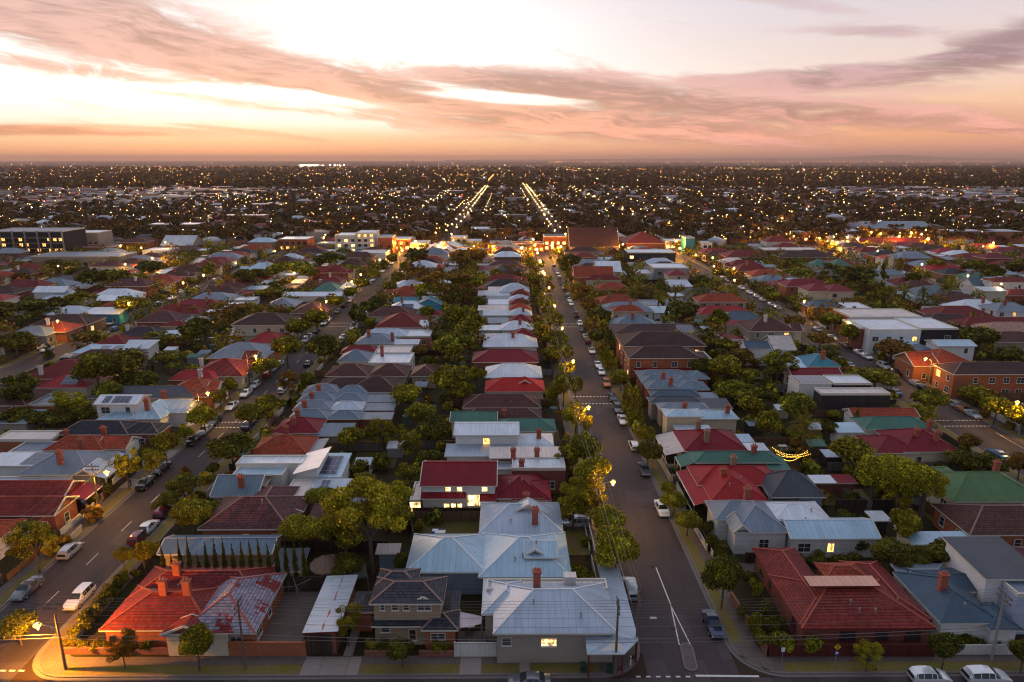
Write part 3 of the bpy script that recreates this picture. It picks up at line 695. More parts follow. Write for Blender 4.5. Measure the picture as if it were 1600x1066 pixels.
house('brown tiled long house just beyond the green tin roof', [Bk('hx', 720, 848, 656, 638, 't_brown', 3.2, .45)], 'w_red', group=NG, chim=[(788, 641, 652, 'c_red')])
house('brown tiled house with sloped skylight strip near a small yellow tree', [Bk('hx', 722, 846, 637, 616, 't_brown', 3.3, .45)], 'w_red', group=NG, vents=1)
house('bright red tin roofed house with front gable on the middle street', [Bk('hx', 757, 852, 612, 590, 'm_bright', 3.4, .5), Bk('gy', 800, 840, 604, 588, 'm_bright', 3.8, .5)], 'w_cream', group=NG)
house('pale blue white roofed house with turquoise side wall', [Bk('hx', 757, 848, 590, 568, 'm_white', 3.4, .5, 'w_teal'), Bk('fl', 768, 800, 597, 588, 'm_white', 3.0, .1, 'w_teal')], 'w_teal', group=NG)

# --- back to back row facing the left street
house('big purple brown tiled brick house with hipped roof above the cypress row',
      [Bk('hx', 308, 452, 827, 776, 't_purp', 3.4, .52), Bk('hx', 372, 440, 806, 760, 't_purp', 3.5, .52), Bk('mx', 474, 512, 826, 786, 't_brown', 2.9, .12), Bk('gy', 428, 474, 800, 775, 't_purp', 3.2, .4)],
      'w_orange', group=NG, litp=.12, vents=1)
house('long blue grey tin shed behind the row of pencil cypresses', [Bk('gx', 246, 424, 866, 841, 'm_steel', 3.2, .38, 'w_tan')], 'w_tan', 'shed', 'shed', group=NG, wins=False)
house('small grey roofed outbuilding with two skylights beside the cypress row', [Bk('mx', 422, 470, 893, 856, 'm_dark', 2.8, .15, 'w_cream')], 'w_cream', 'outbuilding', 'shed', group=NG, wins=False)
house('small grey shed with pale roof under the big backyard tree', [Bk('mx', 586, 624, 865, 849, 'm_cream', 2.6, .18, 'w_blue')], 'w_blue', 'garden_shed', 'shed', group=NG, wins=False)
house('white modern house with solar panels on a tilted roof',
      [Bk('fl', 368, 473, 726, 713, 'm_white', 4.2, .1, 'w_white'), Bk('fl', 362, 441, 744, 723, 'm_blue', 3.6, .1, 'w_white'), Bk('my', 457, 499, 741, 708, 'm_white', 4.2, .28, 'w_white'),
       Bk('mx', 480, 533, 746, 708, 'm_blue', 3.4, .08, 'w_white'), Bk('mx', 476, 540, 779, 748, 'm_silver', 3.0, .1, 'w_white')],
      'w_white', 'modern_house', group=NG, solar=[(3, .15, .80, .12, .85), (4, .25, .45, .5, .9)], wins=False, vents=1)
house('pale terrace roof with red chimney left of the solar panels',
      [Bk('gx', 328, 402, 776, 742, 'm_steel', 3.4, .5, 'w_beige'), Bk('fl', 440, 480, 779, 750, 'm_cream', 3.2, .1, 'w_beige')], 'w_beige', 'terrace_house', chim=[(377, 744, 762, 'c_red')], group=NG, litp=0)
house('faded red tiled cottage, lower of the red pair beside the left street', [Bk('hx', 388, 480, 710, 680, 't_terra', 3.3, .5), Bk('my', 462, 499, 712, 688, 'm_grey', 2.9, .1)], 'w_red', 'cottage', chim=[(432, 680, 694, 'c_red')], group=NG)
house('maroon tin cottage, upper of the red pair beside the left street', [Bk('hx', 424, 497, 677, 652, 'm_maroon', 3.4, .5), Bk('mx', 487, 547, 681, 661, 'm_steel', 3.0, .1, 'w_tan')], 'w_cream', 'cottage', chim=[(447, 667, 680, 'c_red'), (458, 653, 666, 'c_red')], group=NG)
nth = ['nearest', 'second', 'third', 'topmost']
for i, yb in enumerate((655, 641, 628, 616)):
    house(f'blue grey tin roofed terrace, {["lowest", "second up", "third up", "topmost"][i]} of four joined beside the left street',
          [Bk('hx', 449 + 7 * i, 512 + 6 * i, yb, yb - 16, 'm_grey' if i % 2 else 'm_steel', 3.6, .5), Bk('hx', 508 + 5 * i, 562 + 4 * i, yb, yb - 14, 'm_silver' if i == 1 else 'm_steel', 3.5, .45), Bk('mx', 558 + 4 * i, 612 + 3 * i, yb, yb - 11, 'm_grey', 3.2, .05)],
          'w_red', 'terrace_house', chim=[(465 + 11 * i, yb - 14, yb - 2, 'c_red')], group='joined grey terraces', litp=.03, wins=(i == 0))
house('wide dark brown tiled hip roof spanning the block beyond the grey terraces', [Bk('hx', 487, 600, 613, 590, 't_dbrown', 3.4, .42), Bk('hx', 540, 624, 613, 588, 't_dbrown', 3.5, .45)], 'w_tan', group=NG)
for i, (a, b) in enumerate(((507, 576), (574, 636), (640, 684))):
    house(f'brown tiled pyramid roofed unit, {["left", "middle", "right"][i]} one of three in a line', [Bk('hx', a, b, 588, 568, 't_brown', 3.3, .48)], 'w_tan', 'unit', group='three brown tiled units')
house('grey tin terrace with tall white gable, lower', [Bk('hx', 526, 578, 565, 546, 'm_steel', 3.5, .55), Bk('fl', 575, 640, 568, 552, 'm_white', 3.4, .1, 'w_white')], 'w_white', 'terrace_house', group=NG)
house('maroon parapet terrace with pale rear roof', [Bk('hx', 530, 590, 552, 540, 'm_maroon', 3.4, .5), Bk('fl', 585, 640, 552, 541, 'm_cream', 3.6, .1, 'w_white')], 'w_red', 'terrace_house', chim=[(597, 541, 556, 'c_red')], group=NG)
house('dark grey gabled terrace with long silver rear wing', [Bk('hx', 554, 614, 537, 521, 'm_grey', 3.5, .5), Bk('mx', 612, 654, 538, 530, 'm_silver', 3.2, .08)], 'w_white', 'terrace_house', chim=[(576, 517, 526, 'c_red'), (613, 521, 533, 'c_red')], group=NG)
house('pale lilac hip roofed house beside the lit flat extension', [Bk('hx', 567, 635, 526, 513, 'm_silver', 3.4, .5), Bk('fl', 626, 672, 526, 516, 'm_white', 3.4, .1, 'w_orange')], 'w_white', group=NG)
house('wide dark red tiled roof with white rear gable beside the left street', [Bk('hx', 585, 662, 512, 488, 't_maroon', 3.5, .45), Bk('gx', 655, 668, 512, 500, 'm_white', 3.4, .5), Bk('hx', 655, 692, 493, 484, 'm_maroon', 3.2, .4)], 'w_white', group=NG, wins=False)
house('white roofed house with solar array below the blue house', [Bk('hx', 606, 666, 484, 470, 'm_white', 3.4, .5)], 'w_white', group=NG, chim=[(628, 463, 474, 'c_brown')], solar=[(0, .35, .65, .15, .6)])
house('bright blue painted house with twin gables', [Bk('gy', 650, 690, 476, 462, 'm_teal', 4.5, .5, 'w_teal'), Bk('gx', 615, 652, 472, 464, 'm_teal', 4.0, .4, 'w_teal')], 'w_teal', group=NG, trim='trim')

# --- left of the left street
house('red tiled twin gabled house with maroon verandah beside the driveway',
      [Bk('gx', -40, 100, 775, 751, 't_red', 3.6, .5, 'w_red'), Bk('gx', -40, 84, 806, 776, 't_red', 3.6, .5, 'w_red')], 'w_red', group=NG, verandah=(1, 3.0, 'm_maroon', 2.8, 'trim_r'), litp=.1)
house('grey tin house with gabled front, lit porch and red chimney', [Bk('hx', 28, 140, 742, 704, 'm_grey', 3.5, .5, 'w_grey'), Bk('gy', 116, 146, 742, 716, 'm_silver', 3.5, .6, 'w_grey'), Bk('mx', -30, 66, 728, 707, 'm_white', 3.0, .05, 'w_white'), Bk('fl', -20, 100, 757, 746, 'm_silver', 2.9, .1, 'w_white')],
      'w_grey', chim=[(94, 706, 726, 'c_red')], group=NG, verandah=(1, 2.4, 'm_silver', 2.7, 'trim'), solar=[(2, .6, .95, .1, .95)], litp=0)
house('bright terracotta tiled house with white gable beyond the grey tin house', [Bk('hx', 66, 160, 704, 681, 't_terra', 3.5, .5), Bk('gx', 150, 196, 702, 682, 't_terra', 3.4, .5, 'w_white')], 'w_orange', chim=[(127, 686, 702, 'c_red')], group=NG)
house('dark slate tiled long house with pale ridges left of the left street', [Bk('hx', 88, 200, 679, 657, 't_slate', 3.5, .5), Bk('hx', 185, 248, 678, 660, 't_slate', 3.5, .5)], 'w_red', chim=[(162, 668, 681, 'c_red'), (103, 673, 681, 'c_red')], group=NG)
house('white tin house with row of black solar panels on the upper roof', [Bk('gx', 146, 214, 632, 617, 'm_white', 6.0, .35, 'w_white'), Bk('hx', 150, 215, 656, 636, 'm_blue', 3.4, .3, 'w_white'), Bk('hx', 200, 252, 655, 622, 'm_blue', 3.5, .55, 'w_white'), Bk('gx', 245, 292, 645, 625, 'm_silver', 3.4, .5, 'w_white')],
      'w_white', chim=[(230, 624, 642, 'c_red')], group=NG, solar=[(0, .16, .32, .15, .8), (0, .38, .78, .15, .8)], litp=.05)
house('long charcoal tin roofed house above the solar panelled house', [Bk('hx', 136, 300, 622, 603, 'm_dark', 3.6, .4), Bk('gx', 285, 312, 620, 606, 'm_dark', 3.4, .5, 'w_white')], 'w_cream', chim=[(256, 612, 624, 'c_red')], group=NG)
house('bright orange red tiled house with white gabled end', [Bk('hx', 250, 332, 620, 590, 't_terra', 3.5, .5), Bk('hx', 262, 335, 594, 578, 'm_red', 3.5, .5), Bk('gx', 318, 336, 618, 596, 't_terra', 3.4, .5, 'w_white')], 'w_orange', chim=[(313, 577, 590, 'c_white')], group=NG)
house('faded red tiled big house beyond the orange red one', [Bk('hx', 295, 380, 588, 560, 't_maroon', 3.6, .45), Bk('hx', 345, 382, 586, 566, 't_terra', 3.5, .45, 'w_cream')], 'w_cream', chim=[(315, 560, 574, 'c_white')], group=NG)
house('grey tin roofed house under the yellow street lamp', [Bk('hx', 322, 415, 560, 535, 'm_grey', 3.5, .42), Bk('gx', 375, 398, 565, 548, 't_maroon', 3.4, .5)], 'w_orange', group=NG)
house('bright red tin roofed house beside the grey roof under the lamp', [Bk('hx', 383, 440, 537, 518, 'm_red', 3.5, .5), Bk('my', 434, 452, 524, 510, 'm_maroon', 3.6, .1)], 'w_cream', chim=[(419, 505, 519, 'c_red'), (427, 504, 517, 'c_red')], group=NG)
house('two storey house with wide dusky brown tiled hip roof', [Bk('hx', 361, 452, 508, 489, 't_dbrown', 6.4, .4, 'w_cream'), Bk('mx', 355, 400, 524, 516, 'm_silver', 3.2, .1, 'w_cream')], 'w_cream', 'two_storey_house', group=NG)
house('pale flat roofed brick units, left of the terracotta house', [Bk('fl', -10, 79, 688, 674, 'm_cream', 3.4, .1, 'w_orange')], 'w_orange', 'flats', group=NG, wins=False)
house('grey flat roofed extension below the pale flat roofed units', [Bk('fl', 12, 80, 708, 691, 'm_grey', 2.9, .1, 'w_brown')], 'w_brown', 'extension', 'house', group=NG, wins=False)
house('maroon tin roofed house with small solar array and cream wall', [Bk('hx', 55, 135, 606, 583, 'm_red', 3.8, .45, 'w_cream')], 'w_cream', solar=[(0, .45, .75, .2, .8)], group=NG)
house('large red brown tiled roof with white chimney behind the solar array', [Bk('hx', 36, 135, 592, 562, 't_maroon', 3.8, .45)], 'w_orange', chim=[(64, 572, 586, 'c_white')], group=NG)
house('long brown tiled roof beyond the white chimney roof', [Bk('hx', 84, 194, 572, 546, 't_brown', 3.6, .42)], 'w_brown', group=NG, litp=.1)
house('pale blue tin roofs with three dark solar patches', [Bk('hx', 110, 150, 552, 537, 'm_blue', 3.5, .4), Bk('mx', 140, 204, 551, 538, 'm_blue', 3.4, .12), Bk('mx', 178, 232, 545, 531, 'm_silver', 3.4, .12)], 'w_white', solar=[(1, .05, .3, .2, .8), (1, .42, .62, .2, .8)], group=NG, wins=False)
house('deep red tiled roof beside the pale blue solar roofs', [Bk('hx', 142, 198, 541, 523, 't_maroon', 3.5, .45)], 'w_red', group=NG)
house('dark slate hip roofed house with pale ridge beside a car park', [Bk('hx', 178, 250, 527, 511, 't_slate', 3.5, .45), Bk('mx', 240, 280, 527, 516, 'm_blue', 3.2, .15)], 'w_orange', chim=[(199, 508, 517, 'c_white')], group=NG)
house('lit windowed dark hip roofed extension', [Bk('hx', 250, 290, 510, 502, 't_maroon', 3.6, .45, 'w_cream')], 'w_cream', group=NG, litp=.95)
house('turquoise sided house with white roof', [Bk('mx', 130, 186, 491, 480, 'm_white', 3.8, .15, 'w_teal')], 'w_teal', group=NG)
house('white gabled two storey house with blue grey skillion', [Bk('gx', 50, 100, 457, 447, 'm_white', 5.5, .5, 'w_white'), Bk('hx', 62, 122, 468, 455, 'm_silver', 3.4, .4, 'w_white')], 'w_white', group=NG)
house('lilac grey hip roofed house with patched tin', [Bk('hx', 72, 134, 492, 478, 'm_silver', 3.5, .45)], 'w_blue', group=NG)
house('dark brown tiled long roof near the second lamp on the far left street', [Bk('hx', 46, 136, 508, 491, 't_dbrown', 3.5, .42)], 'w_brown', group=NG)
house('salmon tiled hip roof with pale ridges', [Bk('hx', 44, 104, 519, 502, 't_terra', 3.5, .45)], 'w_orange', chim=[(75, 498, 508, 'c_white')], group=NG)
house('white roofed small house right of the turquoise one', [Bk('mx', 146, 182, 470, 461, 'm_white', 3.6, .2), Bk('hx', 150, 186, 480, 470, 't_terra', 3.3, .4)], 'w_red', group=NG)
house('pale blue tin roofed cottage row at the left edge', [Bk('hx', 8, 72, 525, 510, 'm_grey', 3.4, .45), Bk('mx', -20, 30, 530, 518, 't_brown', 3.3, .2)], 'w_beige', group=NG)
house('long white tin roof below the green gabled house', [Bk('gx', 441, 534, 463, 456, 'm_white', 3.8, .3)], 'w_white', group=NG, wins=False)
house('pale green gabled house with white porch', [Bk('hx', 485, 532, 456, 441, 'm_green', 4, .55), Bk('gy', 520, 545, 457, 440, 'm_silver', 4, .55)], 'w_white', group=NG)
house('big brown hip roof beside the left street below the long white roof', [Bk('hx', 452, 508, 490, 470, 't_brown', 3.6, .45), Bk('hx', 410, 460, 480, 464, 'm_grey', 3.5, .42)], 'w_red', group=NG)

# --- right of the middle street
bigred = house('big red tiled house with pale inner roof patch and dark red fence',
      [Bk('hx', 1252, 1464, 982, 914, 't_red', 3.1, .40), Bk('hy', 1250, 1330, 975, 861, 't_maroon', 3.1, .44), Bk('hy', 1386, 1456, 968, 882, 't_maroon', 3.1, .44), Bk('mx', 1266, 1376, 916, 902, 'm_skyglow', 5.62, .03, 'open'), Bk('hx', 1290, 1360, 905, 884, 't_terra', 3.6, .4)],
      'w_red', group=NG, litp=0, vents=3, trim='trim_r')
house('dark slate roofed white house with lit front room behind white fence',
      [Bk('hx', 1470, 1568, 974, 906, 'm_navy', 3.3, .44, 'w_white'), Bk('hx', 1415, 1500, 906, 890, 'm_grey', 3.3, .15, 'w_white'), Bk('hy', 1548, 1600, 985, 946, 'm_navy', 3.0, .5, 'w_white'), Bk('hx', 1440, 1560, 925, 897, 'm_navy', 3.3, .3, 'w_white')],
      'w_white', chim=[(1473, 898, 922, 'c_red')], group=NG, litp=.3, vents=1)
house('white two storey modern house with charcoal roof at the right edge',
      [Bk('mx', 1540, 1640, 905, 838, 'm_dark', 6.0, .06, 'w_white'), Bk('fl', 1590, 1660, 930, 905, 'm_grey', 5.4, .1, 'w_lilac')], 'w_white', 'modern_house', chim=[], group=NG, litp=.5, wins=True)
house('grey tin roofed white weatherboard house with steep street gable and verandah',
      [Bk('hx', 1150, 1236, 832, 783, 'm_grey', 3.7, .55, 'w_wboard'), Bk('hx', 1118, 1200, 812, 782, 'm_grey', 3.7, .55, 'w_wboard'), Bk('gy', 1146, 1174, 832, 800, 'm_grey', 3.7, .9, 'w_wboard')],
      'w_wboard', chim=[(1167, 764, 782, 'c_red')], group=NG, litp=0)
house('white tin roofed long house with glowing rear windows',
      [Bk('gx', 1236, 1377, 842, 812, 'm_blue', 3.3, .45, 'w_wboard'), Bk('hx', 1203, 1312, 826, 787, 'm_white', 3.5, .45, 'w_wboard')], 'w_wboard', group=NG, litp=.35, vents=2)
house('charcoal steep mansard roofed pale blue house',
      [Bk('hx', 1206, 1292, 777, 735, 'm_dark', 3.5, .75, 'w_blue'), Bk('mx', 1206, 1250, 783, 748, 'm_dark', 3.0, .12, 'w_blue')], 'w_blue', group=NG, litp=0)
house('small brick rear wing with half white half maroon flat roof', [Bk('mx', 1272, 1308, 755, 742, 'm_white', 2.9, .05, 'w_red'), Bk('mx', 1309, 1341, 755, 741, 'm_maroon', 2.9, .05, 'w_red')], 'w_red', 'rear_wing', 'house', group=NG)
house('bright red tin roofed house with wrap verandah on the middle street',
      [Bk('hx', 1112, 1201, 783, 730, 'm_red', 3.5, .46, 'w_red'), Bk('hx', 1090, 1222, 758, 728, 'm_red', 3.5, .46, 'w_red')], 'w_red', chim=[(1167, 762, 783, 'c_red'), (1146, 715, 731, 'c_brown'), (1130, 733, 742, 'c_red')], group=NG, litp=0, vents=2, verandah=(-1, 2.6, 'm_red', 2.7, 'trim_d'))
house('long green tin roofed red brick house between the two red roofs',
      [Bk('hx', 1086, 1222, 723, 705, 'm_green', 3.8, .46, 'w_red'), Bk('mx', 1202, 1236, 733, 712, 'm_green', 3.2, .1, 'w_white')], 'w_red', chim=[(1146, 714, 727, 'c_brown'), (1178, 697, 709, 'c_red')], group=NG, litp=0, verandah=(-1, 2.4, 'm_green', 2.9, 'trim'))
house('maroon hip roofed house with striped verandah and stone chimneys',
      [Bk('hx', 1070, 1170, 705, 671, 'm_maroon', 3.8, .46, 'w_cream'), Bk('mx', 1160, 1203, 705, 692, 'm_white', 3.1, .05, 'w_white'), Bk('mx', 1153, 1180, 691, 678, 'm_blue', 3.1, .05, 'w_white')],
      'w_cream', chim=[(1104, 673, 691, 'c_brown'), (1091, 658, 672, 'c_brown')], group=NG, verandah=(-1, 3.4, 'm_stripe', 2.9, 'trim'), litp=0)
house('long pale tin roof behind a blank cream side wall', [Bk('hx', 1040, 1100, 651, 640, 'm_blue', 5.0, .3, 'w_cream'), Bk('hx', 1085, 1156, 655, 641, 'm_blue', 3.8, .35, 'w_cream'), Bk('mx', 1055, 1112, 672, 664, 'm_silver', 3.2, .1, 'w_cream')], 'w_cream', 'terrace_house', chim=[(1137, 634, 646, 'c_red')], group=NG, wins=False)
house('dull brown grey tin roofed terrace between pale and charcoal roofs', [Bk('hx', 1030, 1110, 640, 629, 'm_grey', 4.0, .4)], 'w_beige', 'terrace_house', chim=[(1070, 630, 639, 'c_red')], group=NG, wins=False)
house('charcoal tin roofed terrace with skylights', [Bk('hx', 1016, 1098, 630, 619, 'm_dark', 4.0, .4), Bk('mx', 1094, 1146, 638, 622, 'm_dark', 3.4, .08)], 'w_beige', 'terrace_house', group=NG, wins=False)
house('navy tin roofed terrace with white front gable edge', [Bk('hx', 1018, 1096, 620, 609, 'm_navy', 4.0, .4), Bk('mx', 1094, 1124, 622, 613, 'm_grey', 3.4, .08)], 'w_beige', 'terrace_house', group=NG, wins=False)
for i, (a, b2, c, d) in enumerate(((1010, 1060, 607, 594), (1003, 1055, 598, 586), (998, 1080, 590, 578))):
    house(f'blue grey hipped terrace, {["lowest", "middle", "topmost"][i]} of three above the navy roof', [Bk('hx', a, b2, c, d, 'm_steel', 4.0, .45), Bk('hx', b2 - 3, b2 + 50 - 10 * i, c + 2, d + 1, 'm_steel', 3.7, .4)], 'w_red', 'terrace_house', chim=[(1048 - 12 * i, d - 3, d + 8, 'c_red')] if i < 2 else [], group='joined blue grey terraces', wins=False)
apt = house('two storey orange brick flats with wide brown hipped roofs',
      [Bk('hx', 982, 1098, 560, 541, 't_dbrown', 6.3, .42, 'w_orange'), Bk('hx', 972, 1105, 541, 518, 't_dbrown', 6.4, .42, 'w_orange'), Bk('fl', 1080, 1112, 562, 550, 't_dbrown', 5.8, .1, 'w_orange')], 'w_orange', 'apartment_block', 'flats', group=NG, litp=.12)
house('long low brown roofed flats with blue solar array', [Bk('hx', 958, 1098, 522, 506, 't_dbrown', 4.5, .25, 'w_brown')], 'w_brown', 'apartment_block', 'flats', group=NG, solar=[(0, .74, .92, .1, .85)])
house('orange tiled cream house with hipped roof among palms', [Bk('hx', 957, 1007, 487, 477, 't_terra', 5.0, .5, 'w_cream'), Bk('hx', 972, 1003, 500, 493, 't_terra', 3.0, .5, 'w_orange')], 'w_cream', group=NG)
house('maroon tin strip roof in front of the orange brick flats', [Bk('mx', 990, 1080, 579, 573, 'm_maroon', 3.4, .1)], 'w_red', 'terrace_house', group=NG, wins=False)

# --- left of the right street
house('narrow maroon tin roofed house beside the right street', [Bk('gx', 1238, 1318, 588, 575, 'm_maroon', 3.6, .4, 'w_cream')], 'w_cream', group=NG, litp=.1)
house('teal blue tin hip roof with patched pale side wing', [Bk('hx', 1262, 1315, 573, 552, 'm_teal', 3.5, .5, 'w_cream'), Bk('mx', 1237, 1265, 575, 558, 'm_blue', 3.2, .1)], 'w_cream', chim=[(1286, 549, 562, 'c_red')], group=NG)
house('rust striped tin roofed cottage with skillion', [Bk('gx', 1210, 1245, 547, 524, 'm_stripe', 3.5, .5), Bk('mx', 1200, 1232, 552, 535, 'm_steel', 3.2, .15)], 'w_cream', 'cottage', group=NG, wins=False)
house('modern white box house with solar roof', [Bk('fl', 1249, 1300, 601, 588, 'm_grey', 5.2, .1, 'w_white')], 'w_white', 'modern_house', solar=[(0, .05, .95, .05, .95)], group=NG)
house('modern black box house with white roof and rooftop water heater', [Bk('fl', 1303, 1362, 600, 587, 'm_white', 5.4, .1, 'w_dark')], 'w_dark', 'modern_house', group=NG)
house('long flat brown roofed black and white modern house', [Bk('fl', 1284, 1392, 616, 607, 'm_cream', 5.2, .1, 'w_dark')], 'w_dark', 'modern_house', group=NG, wins=False)
house('orange tiled long roof above the green hip roof', [Bk('gx', 1333, 1438, 652, 638, 't_terra', 3.4, .45)], 'w_white', group=NG)
house('pale green tin hip roofed white house beside the right street', [Bk('hx', 1352, 1462, 671, 651, 'm_green', 3.6, .45, 'w_white'), Bk('mx', 1310, 1352, 676, 660, 'm_blue', 3.2, .1, 'w_white')], 'w_white', group=NG)
house('maroon hip roofed cream house with pale verandah edge', [Bk('hx', 1412, 1502, 706, 669, 'm_maroon', 3.5, .5, 'w_cream'), Bk('hx', 1370, 1440, 708, 680, 'm_maroon', 3.3, .45, 'w_cream')], 'w_cream', chim=[(1452, 658, 673, 'c_red'), (1463, 675, 690, 'c_red'), (1433, 671, 682, 'c_red')], group=NG)
house('mossy green tin roofed house at the right edge', [Bk('hx', 1490, 1640, 784, 737, 'm_moss', 3.5, .5, 'w_cream'), Bk('hx', 1466, 1520, 757, 731, 'm_moss', 3.3, .4, 'w_white')], 'w_cream', chim=[(1557, 722, 738, 'c_red')], group=NG)
house('brown tiled orange brick house below the mossy roof', [Bk('hx', 1515, 1680, 836, 790, 't_brown', 3.3, .46, 'w_orange')], 'w_orange', group=NG)
house('pale roofed garage with cream and orange walls', [Bk('mx', 1426, 1458, 851, 820, 'm_blue', 3.0, .05, 'w_cream'), Bk('mx', 1457, 1530, 851, 830, 'm_blue', 2.9, .05, 'w_orange')], 'w_orange', 'garage', 'garage', group=NG, wins=False)
house('little white flat roofed carport beside the dark yard', [Bk('mx', 1366, 1395, 814, 798, 'm_white', 2.7, .03, 'w_dark')], 'w_dark', 'carport', 'carport', group=NG, wins=False)

# --- right of the right street and mid distance
house('orange tiled house with white gable trim on the right street', [Bk('gx', 1428, 1470, 572, 550, 't_terra', 4.4, .5, 'w_orange'), Bk('hx', 1455, 1528, 571, 545, 't_terra', 4.4, .45, 'w_orange')], 'w_orange', group=NG)
house('two storey orange brick flats with dark roof and glowing balconies', [Bk('hx', 1490, 1640, 585, 566, 't_dbrown', 6.2, .4, 'w_orange')], 'w_orange', 'apartment_block', 'flats', group=NG, litp=.2)
house('white two storey house with pale blue roof behind the orange tiled one', [Bk('gx', 1466, 1527, 541, 531, 'm_blue', 6, .3, 'w_white')], 'w_white', 'two_storey_house', group=NG)
house('blue tin hip roofs in front of the white office building', [Bk('hx', 1388, 1440, 540, 531, 'm_blue', 3.6, .4), Bk('hx', 1416, 1470, 552, 538, 'm_steel', 3.6, .4)], 'w_white', group=NG, wins=False)
house('big flat roofed brown building behind the white office', [Bk('fl', 1330, 1442, 496, 483, 'm_cream', 7, .1, 'w_orange')], 'w_orange', 'office_building', 'building', group=NG)
office = house('white flat roofed office with dark glass corner and rooftop fans', [Bk('fl', 1360, 1440, 516, 499, 'm_white', 7.2, .1, 'w_white'), Bk('fl', 1438, 1498, 514, 497, 'm_white', 7.3, .1, 'w_dark'), Bk('fl', 1343, 1362, 513, 500, 'm_white', 7.0, .1, 'w_red')], 'w_white', 'office_building', 'building', group=NG)
house('dark pyramid tin roof beside the big flat roofed building', [Bk('hx', 1264, 1322, 480, 469, 'm_navy', 4, .45, 'w_orange'), Bk('fl', 1320, 1362, 482, 473, 'm_white', 4, .1)], 'w_orange', group=NG)
house('cream two storey house with maroon hip roofs', [Bk('hx', 1262, 1302, 455, 442, 'm_maroon', 6.2, .45, 'w_cream'), Bk('hx', 1293, 1338, 456, 444, 'm_maroon', 6.2, .45, 'w_cream')], 'w_cream', 'two_storey_house', group=NG)
house('pale green twin pyramid roofed house', [Bk('hx', 1268, 1305, 417, 405, 'm_green', 4.5, .6), Bk('hx', 1300, 1336, 417, 404, 'm_green', 4.5, .6)], 'w_white', group=NG)
house('red hip roofed house with lilac grey neighbour wing', [Bk('hx', 1092, 1180, 492, 478, 'm_red', 3.6, .45), Bk('hx', 1128, 1196, 500, 486, 'm_navy', 3.6, .45), Bk('mx', 1130, 1182, 508, 500, 'm_maroon', 4.4, .2, 'w_cream')], 'w_cream', group=NG)
house('small dark gabled white house among trees', [Bk('gx', 1165, 1205, 545, 533, 'm_navy', 5, .5, 'w_white')], 'w_white', group=NG)
house('wide dark maroon tiled roof beside the far right street', [Bk('hx', 1463, 1560, 497, 478, 't_maroon', 4, .45), Bk('hx', 1450, 1530, 503, 490, 't_dbrown', 3.8, .4)], 'w_brown', group=NG)
house('long maroon roof with glowing porch beside a palm', [Bk('hx', 1505, 1640, 510, 496, 't_maroon', 4, .45)], 'w_brown', group=NG, litp=.2)
house('tan hip roofed house at the right edge of the middle distance', [Bk('hx', 1543, 1640, 520, 503, 't_pink', 4, .42), Bk('hx', 1555, 1640, 535, 518, 't_brown', 3.6, .4)], 'w_tan', group=NG)
house('blue roofed white gabled house across the far right street', [Bk('gx', 1520, 1553, 447, 434, 'm_navy', 4, .6, 'w_white')], 'w_white', group=NG)
house('red tiled two storey house with bright lamp by the far right street', [Bk('hx', 1552, 1640, 441, 433, 't_maroon', 6.5, .4, 'w_white'), Bk('hx', 1572, 1640, 462, 452, 't_maroon', 3.6, .4, 'w_orange')], 'w_white', 'two_storey_house', group=NG)
house('cream verandah terrace across the far right street', [Bk('mx', 1538, 1576, 455, 448, 'm_silver', 5.5, .1, 'w_cream')], 'w_cream', 'terrace_house', group=NG)
house('red roofed school hall with row of roof vents', [Bk('gx', 897, 960, 433, 416, 't_terra', 6.5, .6, 'w_orange'), Bk('hx', 915, 972, 438, 426, 't_maroon', 5.5, .5, 'w_cream'), Bk('hx', 932, 985, 453, 441, 't_terra', 4.5, .5, 'w_orange')], 'w_orange', 'school_hall', 'hall', group=NG)
house('white gabled hall behind the red roofed school', [Bk('gx', 932, 972, 425, 408, 'm_white', 7, .5, 'w_cream')], 'w_cream', 'hall', 'hall', group=NG)
house('flat white edged office beside the school', [Bk('fl', 1022, 1076, 419, 412, 'm_white', 7, .1, 'w_grey'), Bk('fl', 998, 1024, 428, 421, 'm_white', 4, .1, 'w_white')], 'w_grey', 'office_building', 'building', group=NG)
house('red hip roofed house right of the school', [Bk('hx', 1043, 1078, 431, 421, 'm_maroon', 5.8, .45, 'w_cream'), Bk('mx', 1048, 1083, 448, 437, 'm_silver', 3.6, .1)], 'w_cream', group=NG)
# terraces facing the middle street, pyramid fronts one behind another
TER = [(542, 522, 'm_white', 754, 841, 'white'), (529, 512, 'm_maroon', 797, 838, 'dark red'), (516, 501, 'm_white', 782, 835, 'milky white'), (504.5, 491.5, 'm_maroon', 795, 833, 'deep maroon'), (493, 481, 'm_silver', 795, 832, 'silver'),
       (485, 473, 't_terra', 795, 831, 'orange tiled'), (476, 466, 't_red', 795, 830, 'rusty red'), (470, 460, 'm_silver', 795, 829, 'pale grey'), (462, 452, 't_red', 797, 829, 'brick red'), (456, 442, 'm_silver', 780, 828, 'broad silver')]
for i, (yn, yr, rf, a, b2, w) in enumerate(TER):
    bl = [Bk('hx', a, b2, yn, yr, rf, 3.9, .55, 'w_red' if i % 2 else 'w_white')]
    if i: bl.append(Bk('mx', 762 - (i % 3) * 8, a + 3, yn, yn - 8, ['m_silver', 'm_cream', 'm_white', 'm_grey'][i % 4], 3.4, .05, 'w_white'))
    house(f'{w} peaked terrace in the staggered row left of the middle street', bl, 'w_white', 'terrace_house', chim=[((a + b2) / 2 + 4, yr - 1, yr + 6, 'c_red')] if i % 2 == 0 else [], group='staggered terraces left of the middle street', wins=False)
house('broad deep red tin roof under the white terrace', [Bk('hx', 737, 842, 566, 546, 'm_maroon', 3.5, .42)], 'w_red', group=NG, wins=False)

